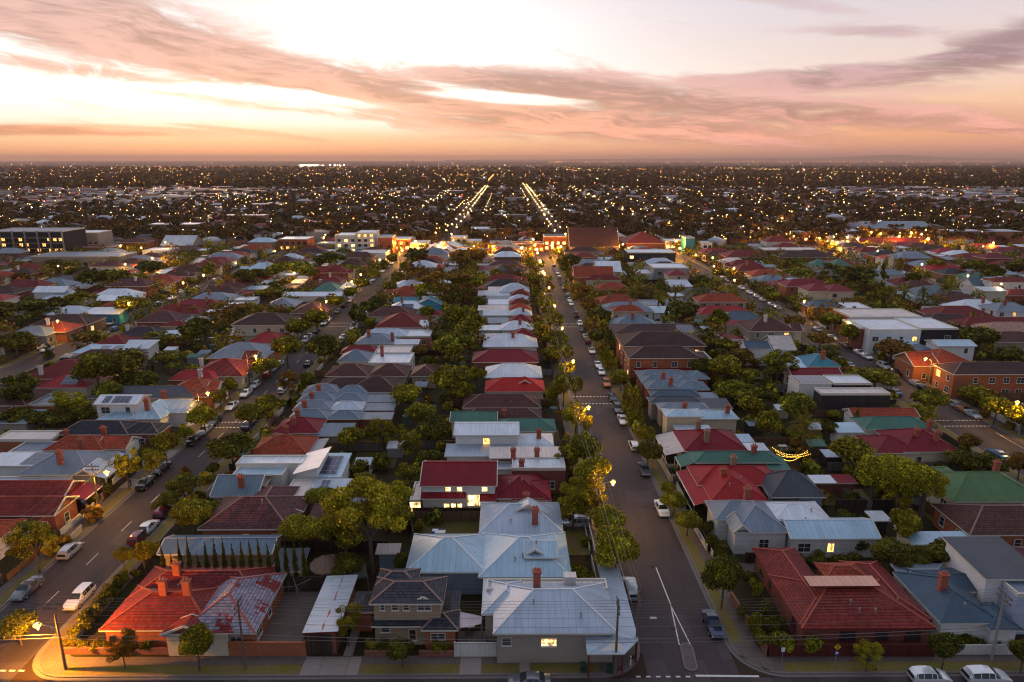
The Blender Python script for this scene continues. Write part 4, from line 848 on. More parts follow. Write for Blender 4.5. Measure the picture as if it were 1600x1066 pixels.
# --- details on named houses
def lit_rect(parent, px0, px1, py0, py1, y, mat, name='window', trim='trim', frame=True):
    """a window on a wall facing the camera at depth y, corners from the photo"""
    a = P(px0, py1, 0); m0, m1 = prow(py1, px0), prow(py0, px0); z0, z1 = CAMH - y * m0, CAMH - y * m1
    q0 = (px0 - 800); 
    def X(px, z):
        d = P(px, 533, 0) if False else None
        r = CM @ Vector(((px - 800) / FPX, 0, -1)); lo, hi = -400, 400
        for _ in range(40):
            mid = (lo + hi) / 2
            if proj(mid, y, z)[0] < px: lo = mid
            else: hi = mid
        return lo
    x0, x1 = X(px0, z0), X(px1, z0)
    if frame: return window(parent, 'x', y, (x0 + x1) / 2, z0, x1 - x0, z1 - z0, 0, mat, 0, trim)
    g = MB(); g.box(x0, x1, y - .04, y + .05, z0, z1, 0, True); return g.build(name, mat, parent)
def wally(root_house, i=0):
    return None
hy = {h[0]['label']: h for h in HOUSES}
yw = None
b0 = BLK[shop.name][0].y0 + .45
lit_rect(shop, 846, 869, 998, 1009, b0, 'lit2'); lit_rect(shop, 785, 798, 997, 1008, b0, 'glass')
# shop awning wrapping the corner on posts
aw = MB(); c0 = P(914, 990, 3.9); Xr = P(966, 990, 4.3).x; Ys = b0; Xs = P(915, 1000, 3.6).x
yo, xo = Ys - 2.3, Xr + 2.4
pts = [(Xs, Ys, 3.6), (Xs, yo, 3.1), (xo - 2.0, yo, 3.1), (xo, yo + 2.3, 3.1), (xo, Ys + 13.5, 3.3), (Xr - .4, Ys + 13.5, 3.7), (Xr - .4, Ys, 3.7)]
aw.face(pts); aw.face([(p[0], p[1], p[2] - .12) for p in pts][::-1], 1)
for i in range(len(pts)):
    p, q = Vector(pts[i]), Vector(pts[(i + 1) % len(pts)]); d = Vector((0, 0, .12)); aw.face([p - d, q - d, q, p], 1)
awn = aw.build('awning', ['m_silver', 'trim'], shop)
for (x, y) in ((Xs + .2, yo + .15), (xo - 2.1, yo + .15), (xo - .15, yo + 2.4), (xo - .15, yo + 6.5), (xo - .15, yo + 10.5)):
    p = MB(); p.box(x - .08, x + .08, y - .08, y + .08, 0, 3.08); p.build('post', 'trim_r', awn)
ac = P(890, 912, 5); t = MB(); t.box(ac.x - .7, ac.x + .7, ac.y - .5, ac.y + .5, 5.0, 6.1); t.box(ac.x - .78, ac.x + .78, ac.y - .58, ac.y + .58, 6.1, 6.25, 0, True); t.build('roof_cooler', 'm_cream', shop)
yc = BLK[cream2.name][0].y0 + .45
for a, b2, c, d in ((595, 601, 945.5, 953), (613, 622, 945.5, 953), (631, 639, 945.5, 953), (653, 673, 946, 953)): lit_rect(cream2, a, b2, c, d, yc, 'glass')
yc2 = BLK[cream2.name][3].y0 + .45; lit_rect(cream2, 674, 695, 990, 998, yc2, 'glass'); lit_rect(cream2, 596, 609, 980, 987, yc, 'glass'); lit_rect(cream2, 640, 650, 984, 1000, yc, 'f_dark')
# lit rooms of the two storey house
y2 = BLK[redhouse.name][0].y0 + .45
for (a, b2, c, d) in ((696, 704, 758.5, 767.5), (714, 722, 758.5, 767.5), (753, 762, 758.5, 767.5)): lit_rect(redhouse, a, b2, c, d, y2, 'lit2')
y3 = y2 - 1.6
ws = MB(); 
for (a, b2) in ((694, 702), (705, 712), (715, 722)): lit_rect(redhouse, a, b2, 787, 798, y2, 'lit2')
lit_rect(redhouse, 731, 750, 774, 790, y2 - .02, 'lit2', frame=False, name='stair_window')
lit_rect(redhouse, 641, 657, 785, 799, P(650, 783, 3.0).y, 'lit2', frame=False, name='garden_door')
# roof pediment trims and door for shed row
gd = MB(); q = P(484, 1025, 0); gx0, gx1 = P(484, 1025, 0).x, P(519, 1025, 0).x; gy = P(472, 989, 3.2).y + .45
gd.box(gx0, gx1, gy - .06, gy + .05, 0, 2.7, 0, True); gd.build('roller_door', 'f_dark', [h[0] for h in HOUSES if 'roller door' in h[0]['label']][0])

# ================================================================== shops and bigger buildings of the middle distance
def bld(label, xl, xr, yb, yt, depth, mat, roof='m_grey', name='building', cat='building', t='fl', k=.45, litrow=0, group='buildings of the shopping street', lit='lit', rows=1, z0=0):
    """box building from its base row and eave row"""
    Y = P((xl + xr) / 2, yb, 0).y; m = prow(yt, (xl + xr) / 2); ze = CAMH - Y * m
    a, b = 0, 0
    def X(px):
        lo, hi = -700, 700
        for _ in range(40):
            mid = (lo + hi) / 2
            if proj(mid, Y, ze)[0] < px: lo = mid
            else: hi = mid
        return lo
    x0, x1 = X(xl), X(xr)
    r = house(label, [Block(t, x0, x1, Y, Y + depth, roof, ze, k, mat, world=True)], mat, name, cat, group=group, wins=False, lod=2)
    if rows >= 3:
        for fl in range(1, rows + 1):
            zz = min(fl * 3.0 - .25, ze - .5); sm = MB(); sm.box(x0 - .3, x1 + .3, Y - 1.3, Y - .02, zz, zz + .22, 0, True); sm.build('balcony_slab', 'w_beige' if mat == 'w_dark' else 'w_white', r)
        k = int((x1 - x0) / 6.5)
        for i in range(k + 1):
            xx = x0 + (x1 - x0) * i / max(1, k); sm = MB(); sm.box(xx - .15, xx + .15, Y - 1.25, Y - .03, 0, ze + .4); sm.build('pier', 'w_beige' if mat == 'w_dark' else 'w_white', r)
    n = max(2, int((x1 - x0) / 3.2)); r3 = random.Random(int(x0 * 7 + Y))
    for fl in range(rows):
        z = 1.0 + fl * 3.0
        if z + 1.5 > ze: break
        for i in range(n):
            c = x0 + (x1 - x0) * (i + .5) / n; on = r3.random() < litrow
            g = MB(); g.box(c - .9, c + .9, Y + .3 if t in ('gx', 'hx') and False else Y - .08 + (.47 if t != 'fl' else 0), Y + .6, z, z + 1.6, 0, True); g.build('window', lit if on else 'glass', r)
    return r
bld('four storey dark apartment block with lit windows at the left edge', -20, 97, 404, 362, 22, 'w_dark', 'm_grey', 'apartment_block', 'apartment block', litrow=.32, rows=4)
bld('pale office beside the dark apartment block', 97, 152, 393, 364, 16, 'w_beige', 'm_white', 'office_building', litrow=.3, rows=2)
bld('long brown warehouse with a small blue sign', 48, 186, 418, 401, 18, 'w_tan', 'm_grey', 'warehouse', 'warehouse', litrow=0)
bld('red brown brick block right of the long brown warehouse', 122, 175, 398, 386, 12, 'w_orange', 'm_maroon', 'warehouse', 'warehouse', litrow=.1)
bld('low white shed with a saw edge roof', 222, 262, 405, 392, 14, 'w_white', 'm_silver', 'warehouse', 'warehouse')
bld('white balconied apartment building with glowing rooms', 524, 556, 396, 368, 16, 'w_white', 'm_white', 'apartment_block', 'apartment block', litrow=.65, rows=4, lit='lit2')
bld('taller white apartment building with roof terrace', 556, 585, 396, 364, 16, 'w_white', 'm_white', 'apartment_block', 'apartment block', litrow=.5, rows=4)
bld('square dark red brick block right of the white apartments', 590, 613, 398, 371, 14, 'w_orange', 'm_grey', 'brick_block', litrow=.1, rows=2)
bld('plain white walled house below the apartments', 561, 602, 414, 396, 14, 'w_white', 'm_silver', 'two_storey_house', 'house', litrow=.1)
bld('glowing shops with silver arched roof', 614, 640, 392, 374, 14, 'w_orange', 'm_silver', 'shop', 'shop', litrow=.9, lit='lit2', rows=2)
bld('bright lit corner supermarket front', 640, 668, 393, 381, 18, 'w_cream', 'm_silver', 'shop', 'shop', litrow=1, lit='lit2')
bld('grey gabled church hall, left of two', 664, 688, 404, 392, 14, 'w_grey', 'm_silver', 'hall', 'hall', 'gy', .7)
bld('dark gabled hall, right of two', 688, 706, 404, 394, 14, 'w_red', 'm_silver', 'hall', 'hall', 'gy', .7)
bld('ornate cream two storey corner building', 704, 729, 388, 371, 12, 'w_cream', 'm_silver', 'corner_building', litrow=.3, rows=2)
bld('pale lit shop beside the ornate cream building', 729, 752, 390, 377, 12, 'w_cream', 'm_silver', 'shop', 'shop', litrow=1, lit='lit2')
bld('row of shops with glowing awnings left of the middle street', 765, 800, 392, 380, 12, 'w_tan', 'm_grey', 'shop', 'shop', litrow=1, lit='lit2')
bld('orange lit shop beside the middle street crossing', 800, 850, 394, 381, 12, 'w_orange', 'm_maroon', 'shop', 'shop', litrow=.9, lit='lit')
bld('two storey corner cafe glowing bright orange', 850, 886, 392, 370, 14, 'w_orange', 'm_dark', 'corner_building', 'shop', litrow=1, lit='lit2', rows=2)
bld('long dark roofed brown hall with brick end wall', 890, 968, 398, 386, 26, 'w_brown', 't_dbrown', 'hall', 'hall', 'gx', .8)
bld('small brick gabled wing in front of the brown hall', 948, 970, 404, 394, 8, 'w_red', 't_maroon', 'hall', 'hall', 'gy', .7)
bld('big red hip roofed brick building', 978, 1040, 396, 380, 24, 'w_red', 't_red', 'school_hall', 'hall', 'hx', .5, litrow=.2)
bld('white roofed dark glass office before the red hip roof', 982, 1056, 416, 395, 14, 'w_dark', 'm_white', 'office_building', litrow=.25, lit='lit2', rows=2)
bld('long glowing shop row left of the blue wall', 1040, 1072, 390, 377, 12, 'w_cream', 'm_white', 'shop', 'shop', litrow=.9, lit='lit2')
bld('tall building with a bright blue side wall', 1072, 1086, 396, 372, 12, 'w_teal', 'm_grey', 'brick_block', litrow=0)
bld('white turreted corner building', 1099, 1113, 398, 380, 10, 'w_white', 'm_silver', 'corner_building', litrow=.3, rows=2)
bld('flood lit long factory wall', 1123, 1174, 376, 367, 16, 'w_cream', 'm_white', 'warehouse', 'warehouse', litrow=1, lit='lit2')
bld('cream arched shop row near the right street', 1214, 1254, 376, 362, 14, 'w_cream', 'm_silver', 'shop', 'shop', litrow=.5, rows=2)
bld('white roofed shops right of the cream arches', 1256, 1290, 378, 364, 14, 'w_red', 'm_white', 'shop', 'shop', litrow=.8, lit='lit2')
bld('pale shopfront right of the white roofed shops', 1290, 1345, 382, 370, 14, 'w_cream', 'm_silver', 'shop', 'shop', litrow=.7, lit='lit2')
hall = bld('large blue grey town hall with lit arcade and arched front', 1362, 1462, 373, 357, 34, 'w_lilac', 'm_steel', 'town_hall', 'town hall', 'gx', .22, litrow=.8, lit='lit2', rows=2)
bld('white tower wing of the town hall block', 1384, 1392, 362, 346, 8, 'w_white', 'm_white', 'tower', 'tower')
bld('orange lit arcade in front of the town hall', 1376, 1440, 376, 368, 6, 'w_cream', 'm_grey', 'arcade', 'arcade', litrow=1, lit='lit')
bld('long low red roofed shops before the town hall', 1345, 1460, 386, 380, 16, 'w_brown', 't_maroon', 'shop', 'shop', 'gx', .35, litrow=.2)
bld('red brick flats with balconies under a dark roof', 1219, 1306, 415, 402, 12, 'w_orange', 't_dbrown', 'apartment_block', 'flats', 'hx', .4, litrow=.1, rows=2)
bld('brick walk up flats with pale flat roof', 1196, 1280, 402, 391, 12, 'w_brown', 'm_cream', 'apartment_block', 'flats', litrow=.15, rows=2)
bld('red hip roofed brick flats near the lamp on the right', 1135, 1200, 416, 402, 14, 'w_red', 't_maroon', 'apartment_block', 'flats', 'hx', .45, rows=2)
bld('grey church with arched roof beside the left street', 250, 300, 394, 384, 18, 'w_beige', 'm_silver', 'hall', 'hall', 'gx', .6)
bld('rust red brick shops in the left distance', 435, 480, 392, 374, 16, 'w_orange', 'm_white', 'shop', 'shop', litrow=.2, rows=2)
bld('pink rendered long shop wall', 494, 524, 394, 381, 12, 'w_tan', 'm_grey', 'shop', 'shop', litrow=.2)
bld('long maroon roofed market hall', 575, 690, 366, 358, 20, 'w_brown', 't_maroon', 'market_hall', 'hall', 'hx', .3)
bld('square brown building with gold lit edge', 735, 775, 376, 358, 16, 'w_tan', 'm_silver', 'brick_block', litrow=.1)
bld('white church tower far up the block', 911, 915, 314, 300, 4, 'w_white', 'm_white', 'tower', 'tower', group='far landmarks')
bld('square tower block on the left skyline', 26, 40, 262, 251, 30, 'w_dark', 'm_dark', 'tower_block', 'tower block', group='far landmarks')
bld('low tower block on the skyline near the stadium lights', 513, 519, 262, 249, 25, 'w_dark', 'm_dark', 'tower_block', 'tower block', group='far landmarks')

# ================================================================== rows of houses filling the remaining lots
ORD = lambda n: f"{n}{'th' if 10 <= n % 100 <= 20 else {1: 'st', 2: 'nd', 3: 'rd'}.get(n % 10, 'th')}"
SN = {'main': 'the middle street', 'left': 'the left street', 'right': 'the right street', 'farleft': 'the far left street', 'farright': 'the far right street',
      'outleft': 'the outer left street', 'outright': 'the outer right street', 'edgeleft': 'the outermost left street', 'edgeright': 'the outermost right street'}
RCOL = {'t_red': 'red tiled', 't_maroon': 'maroon tiled', 't_terra': 'terracotta tiled', 't_brown': 'brown tiled', 't_dbrown': 'dark brown tiled', 't_slate': 'slate tiled', 'm_white': 'white tin', 'm_silver': 'silver tin',
        'm_blue': 'pale blue tin', 'm_grey': 'grey tin', 'm_dark': 'charcoal tin', 'm_red': 'bright red tin', 'm_maroon': 'maroon tin', 'm_green': 'green tin', 'm_cream': 'cream tin', 'm_steel': 'blue grey tin', 't_purp': 'purple brown tiled'}
rc = random.Random(11)
NFILL = 0; fk = {}
for nm, (sa, sb) in STREETS.items():
    for side in (-1, 1):
        y = 67.5; n = 0
        while y < 428:
            d = rc.uniform(8.5, 11.5); L = rc.uniform(13, 19); set_ = rc.uniform(5.5, 8)
            edge = sa - set_ if side < 0 else sb + set_
            x0, x1 = (edge - L, edge) if side < 0 else (edge, edge + L)
            ok = free(x0, x1, y, y + d, .3) and (in_view(x0, y, 3) or in_view(x1, y, 3) or in_view((x0 + x1) / 2, y + d, 3))
            if not ok: y += 1.5; continue
            n += 1
            rf = rc.choices(list(RCOL), [8, 14, 6, 12, 11, 5, 3, 6, 3, 6, 5, 3, 6, 2, 1, 5, 7])[0]
            wl = rc.choice(['w_orange', 'w_red', 'w_cream', 'w_white', 'w_tan', 'w_wboard', 'w_brown', 'w_beige'])
            k = rc.uniform(.4, .55); ze = rc.choice((3.3, 3.4, 3.6, 3.6, 5.8) if y > 120 else (3.3, 3.5))
            bl = [Block('hx', x0, x1, y, y + d, rf, ze, k, wl, world=True)]
            if rc.random() < .35: fx = (x1 - 1, x1 + 2.2) if side < 0 else (x0 - 2.2, x0 + 1); bl.append(Block('gx', fx[0], fx[1], y + .5, y + d * .55, rf, ze - .1, k, 'w_cream', world=True))
            rx = (x0 - rc.uniform(5, 9), x0 + .4) if side < 0 else (x1 - .4, x1 + rc.uniform(5, 9))
            if free(rx[0] if side < 0 else x1, x0 if side < 0 else rx[1], y + 1, y + d - 1, .1):
                bl.append(Block(rc.choice(('mx', 'fl', 'mx')), rx[0], rx[1], y + rc.uniform(.2, 1.5), y + d - rc.uniform(.5, 2.5), rc.choice(('m_white', 'm_silver', 'm_grey', 'm_blue', 'm_maroon', 'm_steel', 'm_grey')), 2.9, .07, wl, world=True))
            fk[(nm, side, rf)] = fk.get((nm, side, rf), 0) + 1
            lab = f"{RCOL[rf]} roofed house, {ORD(fk[(nm, side, rf)])} such up the {'left' if side < 0 else 'right'} side of {SN[nm]}"
            r_ = house(lab, bl, wl, 'house', 'house', group=f"houses along {SN[nm]}", wins=(y < 330), litp=.07)
            if y < 330:
                b = bl[0]; cxm = x0 + (x1 - x0) * rc.uniform(.3, .7); z = b.zat(cxm, y + d * .35)
                if rc.random() < .8: chimney([c for c in r_.children if c.name.startswith('roof')][0] if False else r_, cxm, y + d * .35, z - .8, b.top() + rc.uniform(.6, 1.2), rc.choice(('c_red', 'c_red', 'c_brown', 'c_white')), pots=2 if y < 200 else 0)
            NFILL += 1
            y += d + rc.uniform(1.0, 4.0)
print('houses', len(HOUSES), 'fill', NFILL)

# ================================================================== trees
def leafmat(name, a, b2, c3, trans=.25):
    m, g, b = newmat(name); setc(m, b, a, .75)
    oi = g.n('ShaderNodeObjectInfo').outputs['Random']; at = g.n('ShaderNodeAttribute'); at.attribute_name = 'leaf'
    v = g.sep(at.outputs['Vector'])[0]
    col = g.mix(oi, a, b2); col = g.mix(g.mr(v, .50, 1.0, 0, .8), col, c3); k = g.add(.35, g.mul(v, 1.2))
    col = g.mix(1.0, col, g.comb(k, k, k), 'MULTIPLY')
    g.nt.links.new(col, b.inputs['Base Color'])
    b.inputs['Subsurface Weight'].default_value = 0
    tr = g.n('ShaderNodeBsdfTranslucent'); g.nt.links.new(col, tr.inputs[0])
    mx = g.n('ShaderNodeMixShader'); mx.inputs[0].default_value = trans
    g.nt.links.new(b.outputs[0], mx.inputs[1]); g.nt.links.new(tr.outputs[0], mx.inputs[2])
    g.nt.links.new(mx.outputs[0], g.nt.nodes['Material Output'].inputs[0]); return m
M['leaf'] = leafmat('leaf_olive', (.16, .165, .010), (.215, .170, .009), (.42, .39, .02))
M['leaf_d'] = leafmat('leaf_dark', (.075, .090, .011), (.11, .098, .010), (.22, .22, .015))
M['leaf_y'] = leafmat('leaf_yellow_lamplit', (.26, .25, .012), (.31, .26, .013), (.52, .46, .025))  # yellow foliage; for kerb crowns near lamps, lamplight is put into this colour
M['leaf_r'] = leafmat('leaf_rust', (.22, .115, .018), (.18, .105, .016), (.32, .19, .02))
M['bark'] = plain('bark', (.10, .075, .055), .9, .8, 4)
def quads(pts, nrm, size, rng, asp=1.0):
    """one small leaf-clump quad per point, roughly facing nrm"""
    n = len(pts); a = rng.normal(size=(n, 3)); nn = nrm + rng.normal(size=(n, 3)) * .55; nn /= np.linalg.norm(nn, axis=1)[:, None] + 1e-9
    t = np.cross(nn, a); t /= np.linalg.norm(t, axis=1)[:, None] + 1e-9; b = np.cross(nn, t)
    s = size * rng.uniform(.6, 1.35, size=(n, 1)); t *= s * .5 * asp; b *= s * .5
    bend = nn * s * .12
    return np.stack([pts - t - b * .6, pts + t - b * .6 + bend, pts + t * .7 + b, pts - t * .7 + b - bend], axis=1)
def leaf_mesh(name, Q, val, mat):
    n = len(Q); me = bpy.data.meshes.new(name); me.vertices.add(n * 4); me.loops.add(n * 4); me.polygons.add(n)
    me.vertices.foreach_set('co', Q.reshape(-1).astype(np.float32)); me.loops.foreach_set('vertex_index', np.arange(n * 4, dtype=np.int32))
    me.polygons.foreach_set('loop_start', np.arange(0, n * 4, 4, dtype=np.int32)); me.polygons.foreach_set('loop_total', np.full(n, 4, dtype=np.int32))
    at = me.attributes.new('leaf', 'FLOAT', 'FACE'); at.data.foreach_set('value', val.astype(np.float32)); me.update(); me.validate()
    me.materials.append(M[mat]); return me
def crown_mesh(kind, seed, dense, mat):
    """crown of unit-ish size: returned in metres for a tree about 1 unit radius 1 tall profile"""
    rng = np.random.default_rng(seed); P_, N_, V_ = [], [], []
    def blob(c, r, n, sq=.8):
        d = rng.normal(size=(n, 3)); d /= np.linalg.norm(d, axis=1)[:, None]; rr = r * rng.uniform(.55, 1.06, size=(n, 1)) ** .6
        lump = 1 + .16 * np.sin(d[:, :1] * 7 + seed) * np.cos(d[:, 1:2] * 6 + seed * 2)
        p = np.array(c) + d * rr * lump * np.array([1, 1, sq]); P_.append(p); N_.append(d); V_.append(np.clip(rng.normal(.45, .22, n) + rng.normal(0, .14), 0, 1))
    if kind == 'round':
        nb = 22 if dense > 1 else 12
        for i in range(nb):
            d = rng.normal(size=3); d /= np.linalg.norm(d); d[2] = abs(d[2]) * 1.0 - .30 * rng.random(); q = rng.uniform(.42, .70)
            blob((d[0] * q, d[1] * q, d[2] * q * .85), rng.uniform(.28, .46), int(120 * dense))
        blob((0, 0, 0), .62, int(160 * dense))
    elif kind == 'gum':
        for i in range(30 if dense > 1 else 14):
            a = rng.uniform(0, 6.28); q = rng.uniform(.25, .85); z = rng.uniform(-.55, .75) * (1.1 - q * .5)
            blob((math.cos(a) * q, math.sin(a) * q, z), rng.uniform(.18, .34), int(80 * dense), .62)
    elif kind == 'spread':
        for i in range(26 if dense > 1 else 13):
            a = rng.uniform(0, 6.28); q = math.sqrt(rng.random()) * .82
            blob((math.cos(a) * q, math.sin(a) * q, (1 - q * q) * .42 - .15 + rng.uniform(-.08, .08)), rng.uniform(.22, .34), int(90 * dense), .6)
    elif kind == 'cone':
        for i in range(34 if dense > 1 else 16):
            z = -1 + 2 * rng.random() ** 1.3; w = (1 - (z + 1) / 2) ** .8 * .78 + .06; a = rng.uniform(0, 6.28)
            blob((math.cos(a) * w * .7, math.sin(a) * w * .7, z), w * .42 + .07, int(55 * dense), .9)
    elif kind == 'column':
        for i in range(26):
            z = -1 + 2 * (i + rng.random()) / 26; w = min(1, (1 - z) * 1.1, .7 + (z + 1) * .6)
            blob((rng.normal(0, .08), rng.normal(0, .08), z), .75 * max(.12, w), int(40 * dense), .14)
    elif kind == 'bush':
        for i in range(9):
            a = rng.uniform(0, 6.28); q = rng.uniform(.1, .65); blob((math.cos(a) * q, math.sin(a) * q, rng.uniform(-.3, .35)), rng.uniform(.3, .5), int(60 * dense), .8)
    p = np.concatenate(P_); n = np.concatenate(N_); v = np.concatenate(V_)
    size = {'round': .135, 'gum': .10, 'spread': .12, 'cone': .10, 'column': .16, 'bush': .2}[kind] / math.sqrt(dense / 1.6 if dense > 1.6 else 1) * (1.0 if dense >= 1 else 1.55)
    asp = .55 if kind == 'gum' else .8
    if kind == 'column': n[:, 2] *= .2
    return leaf_mesh('crown', quads(p, n, size, rng, asp), v, mat)
def trunk_mesh(kind, seed):
    rng = random.Random(seed); mb = MB()
    if kind in ('column', 'bush'):
        mb.tube((0, 0, 0), (0, 0, .3), .03, .02, 6); return mb.mesh('trunk', 'bark', True)
    if kind == 'cone':
        mb.tube((0, 0, 0), (0, 0, .5), .03, .018, 8); mb.tube((0, 0, .5), (0, 0, .95), .018, .004, 6, cap=False); return mb.mesh('trunk', 'bark', True)
    top = Vector((rng.uniform(-.03, .03), rng.uniform(-.03, .03), .36)); mb.tube((0, 0, -.01), (0, 0, .03), .045, .03, 8); mb.tube((0, 0, .03), top, .03, .023, 8)
    for i in range(5 if kind != 'gum' else 7):
        a = i * 6.28 / 5 + rng.uniform(-.4, .4); e = top + Vector((math.cos(a) * .17, math.sin(a) * .17, rng.uniform(.14, .26))); mb.tube(top, e, .017, .010, 6, cap=False)
        e2 = e + Vector((math.cos(a + .4) * .12, math.sin(a + .4) * .12, rng.uniform(.05, .14))); mb.tube(e, e2, .010, .004, 5, cap=False)
        e3 = e + Vector((math.cos(a - .6) * .10, math.sin(a - .6) * .10, rng.uniform(.04, .16))); mb.tube(e, e3, .008, .003, 5, cap=False)
    return mb.mesh('trunk', 'bark', True)
CR, TR = {}, {}
def crown(kind, mat, hi, s=0):
    key = (kind, mat, hi, s)
    if key not in CR: CR[key] = crown_mesh(kind, s * 7 + len(kind) + 1, {2: 5.2, 1: 2.0, 0: .7}[hi], mat)
    return CR[key]
def trunk(kind, s=0):
    if (kind, s) not in TR: TR[(kind, s)] = trunk_mesh(kind, s + 3)
    return TR[(kind, s)]
TREES = []
WORD = {'round': 'round headed', 'gum': 'loose leaved', 'spread': 'wide crowned', 'cone': 'conical', 'column': 'pencil thin', 'bush': 'low'}
MW = {'leaf': 'olive', 'leaf_d': 'dark green', 'leaf_y': 'yellow green', 'leaf_r': 'rusty'}
def tree(x, y, r, h, kind='round', mat='leaf', label=None, group=None, hi=None, base=None, name=None, cat=None):
    """x, y ground; r crown radius; h total height; crown fills from base to h"""
    if hi is None: hi = 2 if y < 105 else (1 if y < 190 else 0)
    s = int(abs(x * 3.7 + y * 1.3)) % (4 if hi else 3)
    name = name or {'cone': 'conifer', 'column': 'cypress', 'bush': 'shrub'}.get(kind, 'tree')
    cat = cat or {'cone': 'conifer', 'column': 'cypress', 'bush': 'shrub'}.get(kind, 'tree')
    o = thing(name, label, cat, (x, y, 0), group, rnd.uniform(0, 6.28))
    if kind in ('round', 'gum', 'spread'): r *= 1.14 if y < 150 else 1.28; h *= 1.0 if y < 150 else 1.08
    base = base if base is not None else (h * .20 if kind in ('round', 'gum', 'spread') else h * .06)
    hz = (h - base) / 2
    c = bpy.data.objects.new('crown', crown(kind, mat, hi, s)); COL.objects.link(c); c.parent = o; c.location = (0, 0, base + hz)
    zs = hz / {'round': 1.0, 'gum': .95, 'spread': .62, 'cone': 1.05, 'column': 1.0, 'bush': .8}[kind]
    c.scale = (r, r, zs)
    if hi or y < 230:
        t = bpy.data.objects.new('trunk', trunk(kind, s)); COL.objects.link(t); t.parent = o
        if kind in ('column', 'bush', 'cone'): t.scale = (h * .8, h * .8, h)
        else: t.scale = (max(r * 1.7, h * .6), max(r * 1.7, h * .6), max(base + hz * .9, h * .62) / .62)
    TREES.append((o, kind, mat, x, y)); return o
def treep(px, pb, rpx, pt, kind='round', mat='leaf', **k):
    """px, row of the foot, crown radius in px, row of the top"""
    q = P(px, pb, 0); d = (q - Vector((0, 0, CAMH))).length; m = prow(pt, px); h = max(1.2, CAMH - q.y * m)
    depth = -(CM.transposed() @ (q - Vector((0, 0, CAMH)))).z
    return tree(q.x, q.y, rpx * depth / FPX * .97, h, kind, mat, **k)
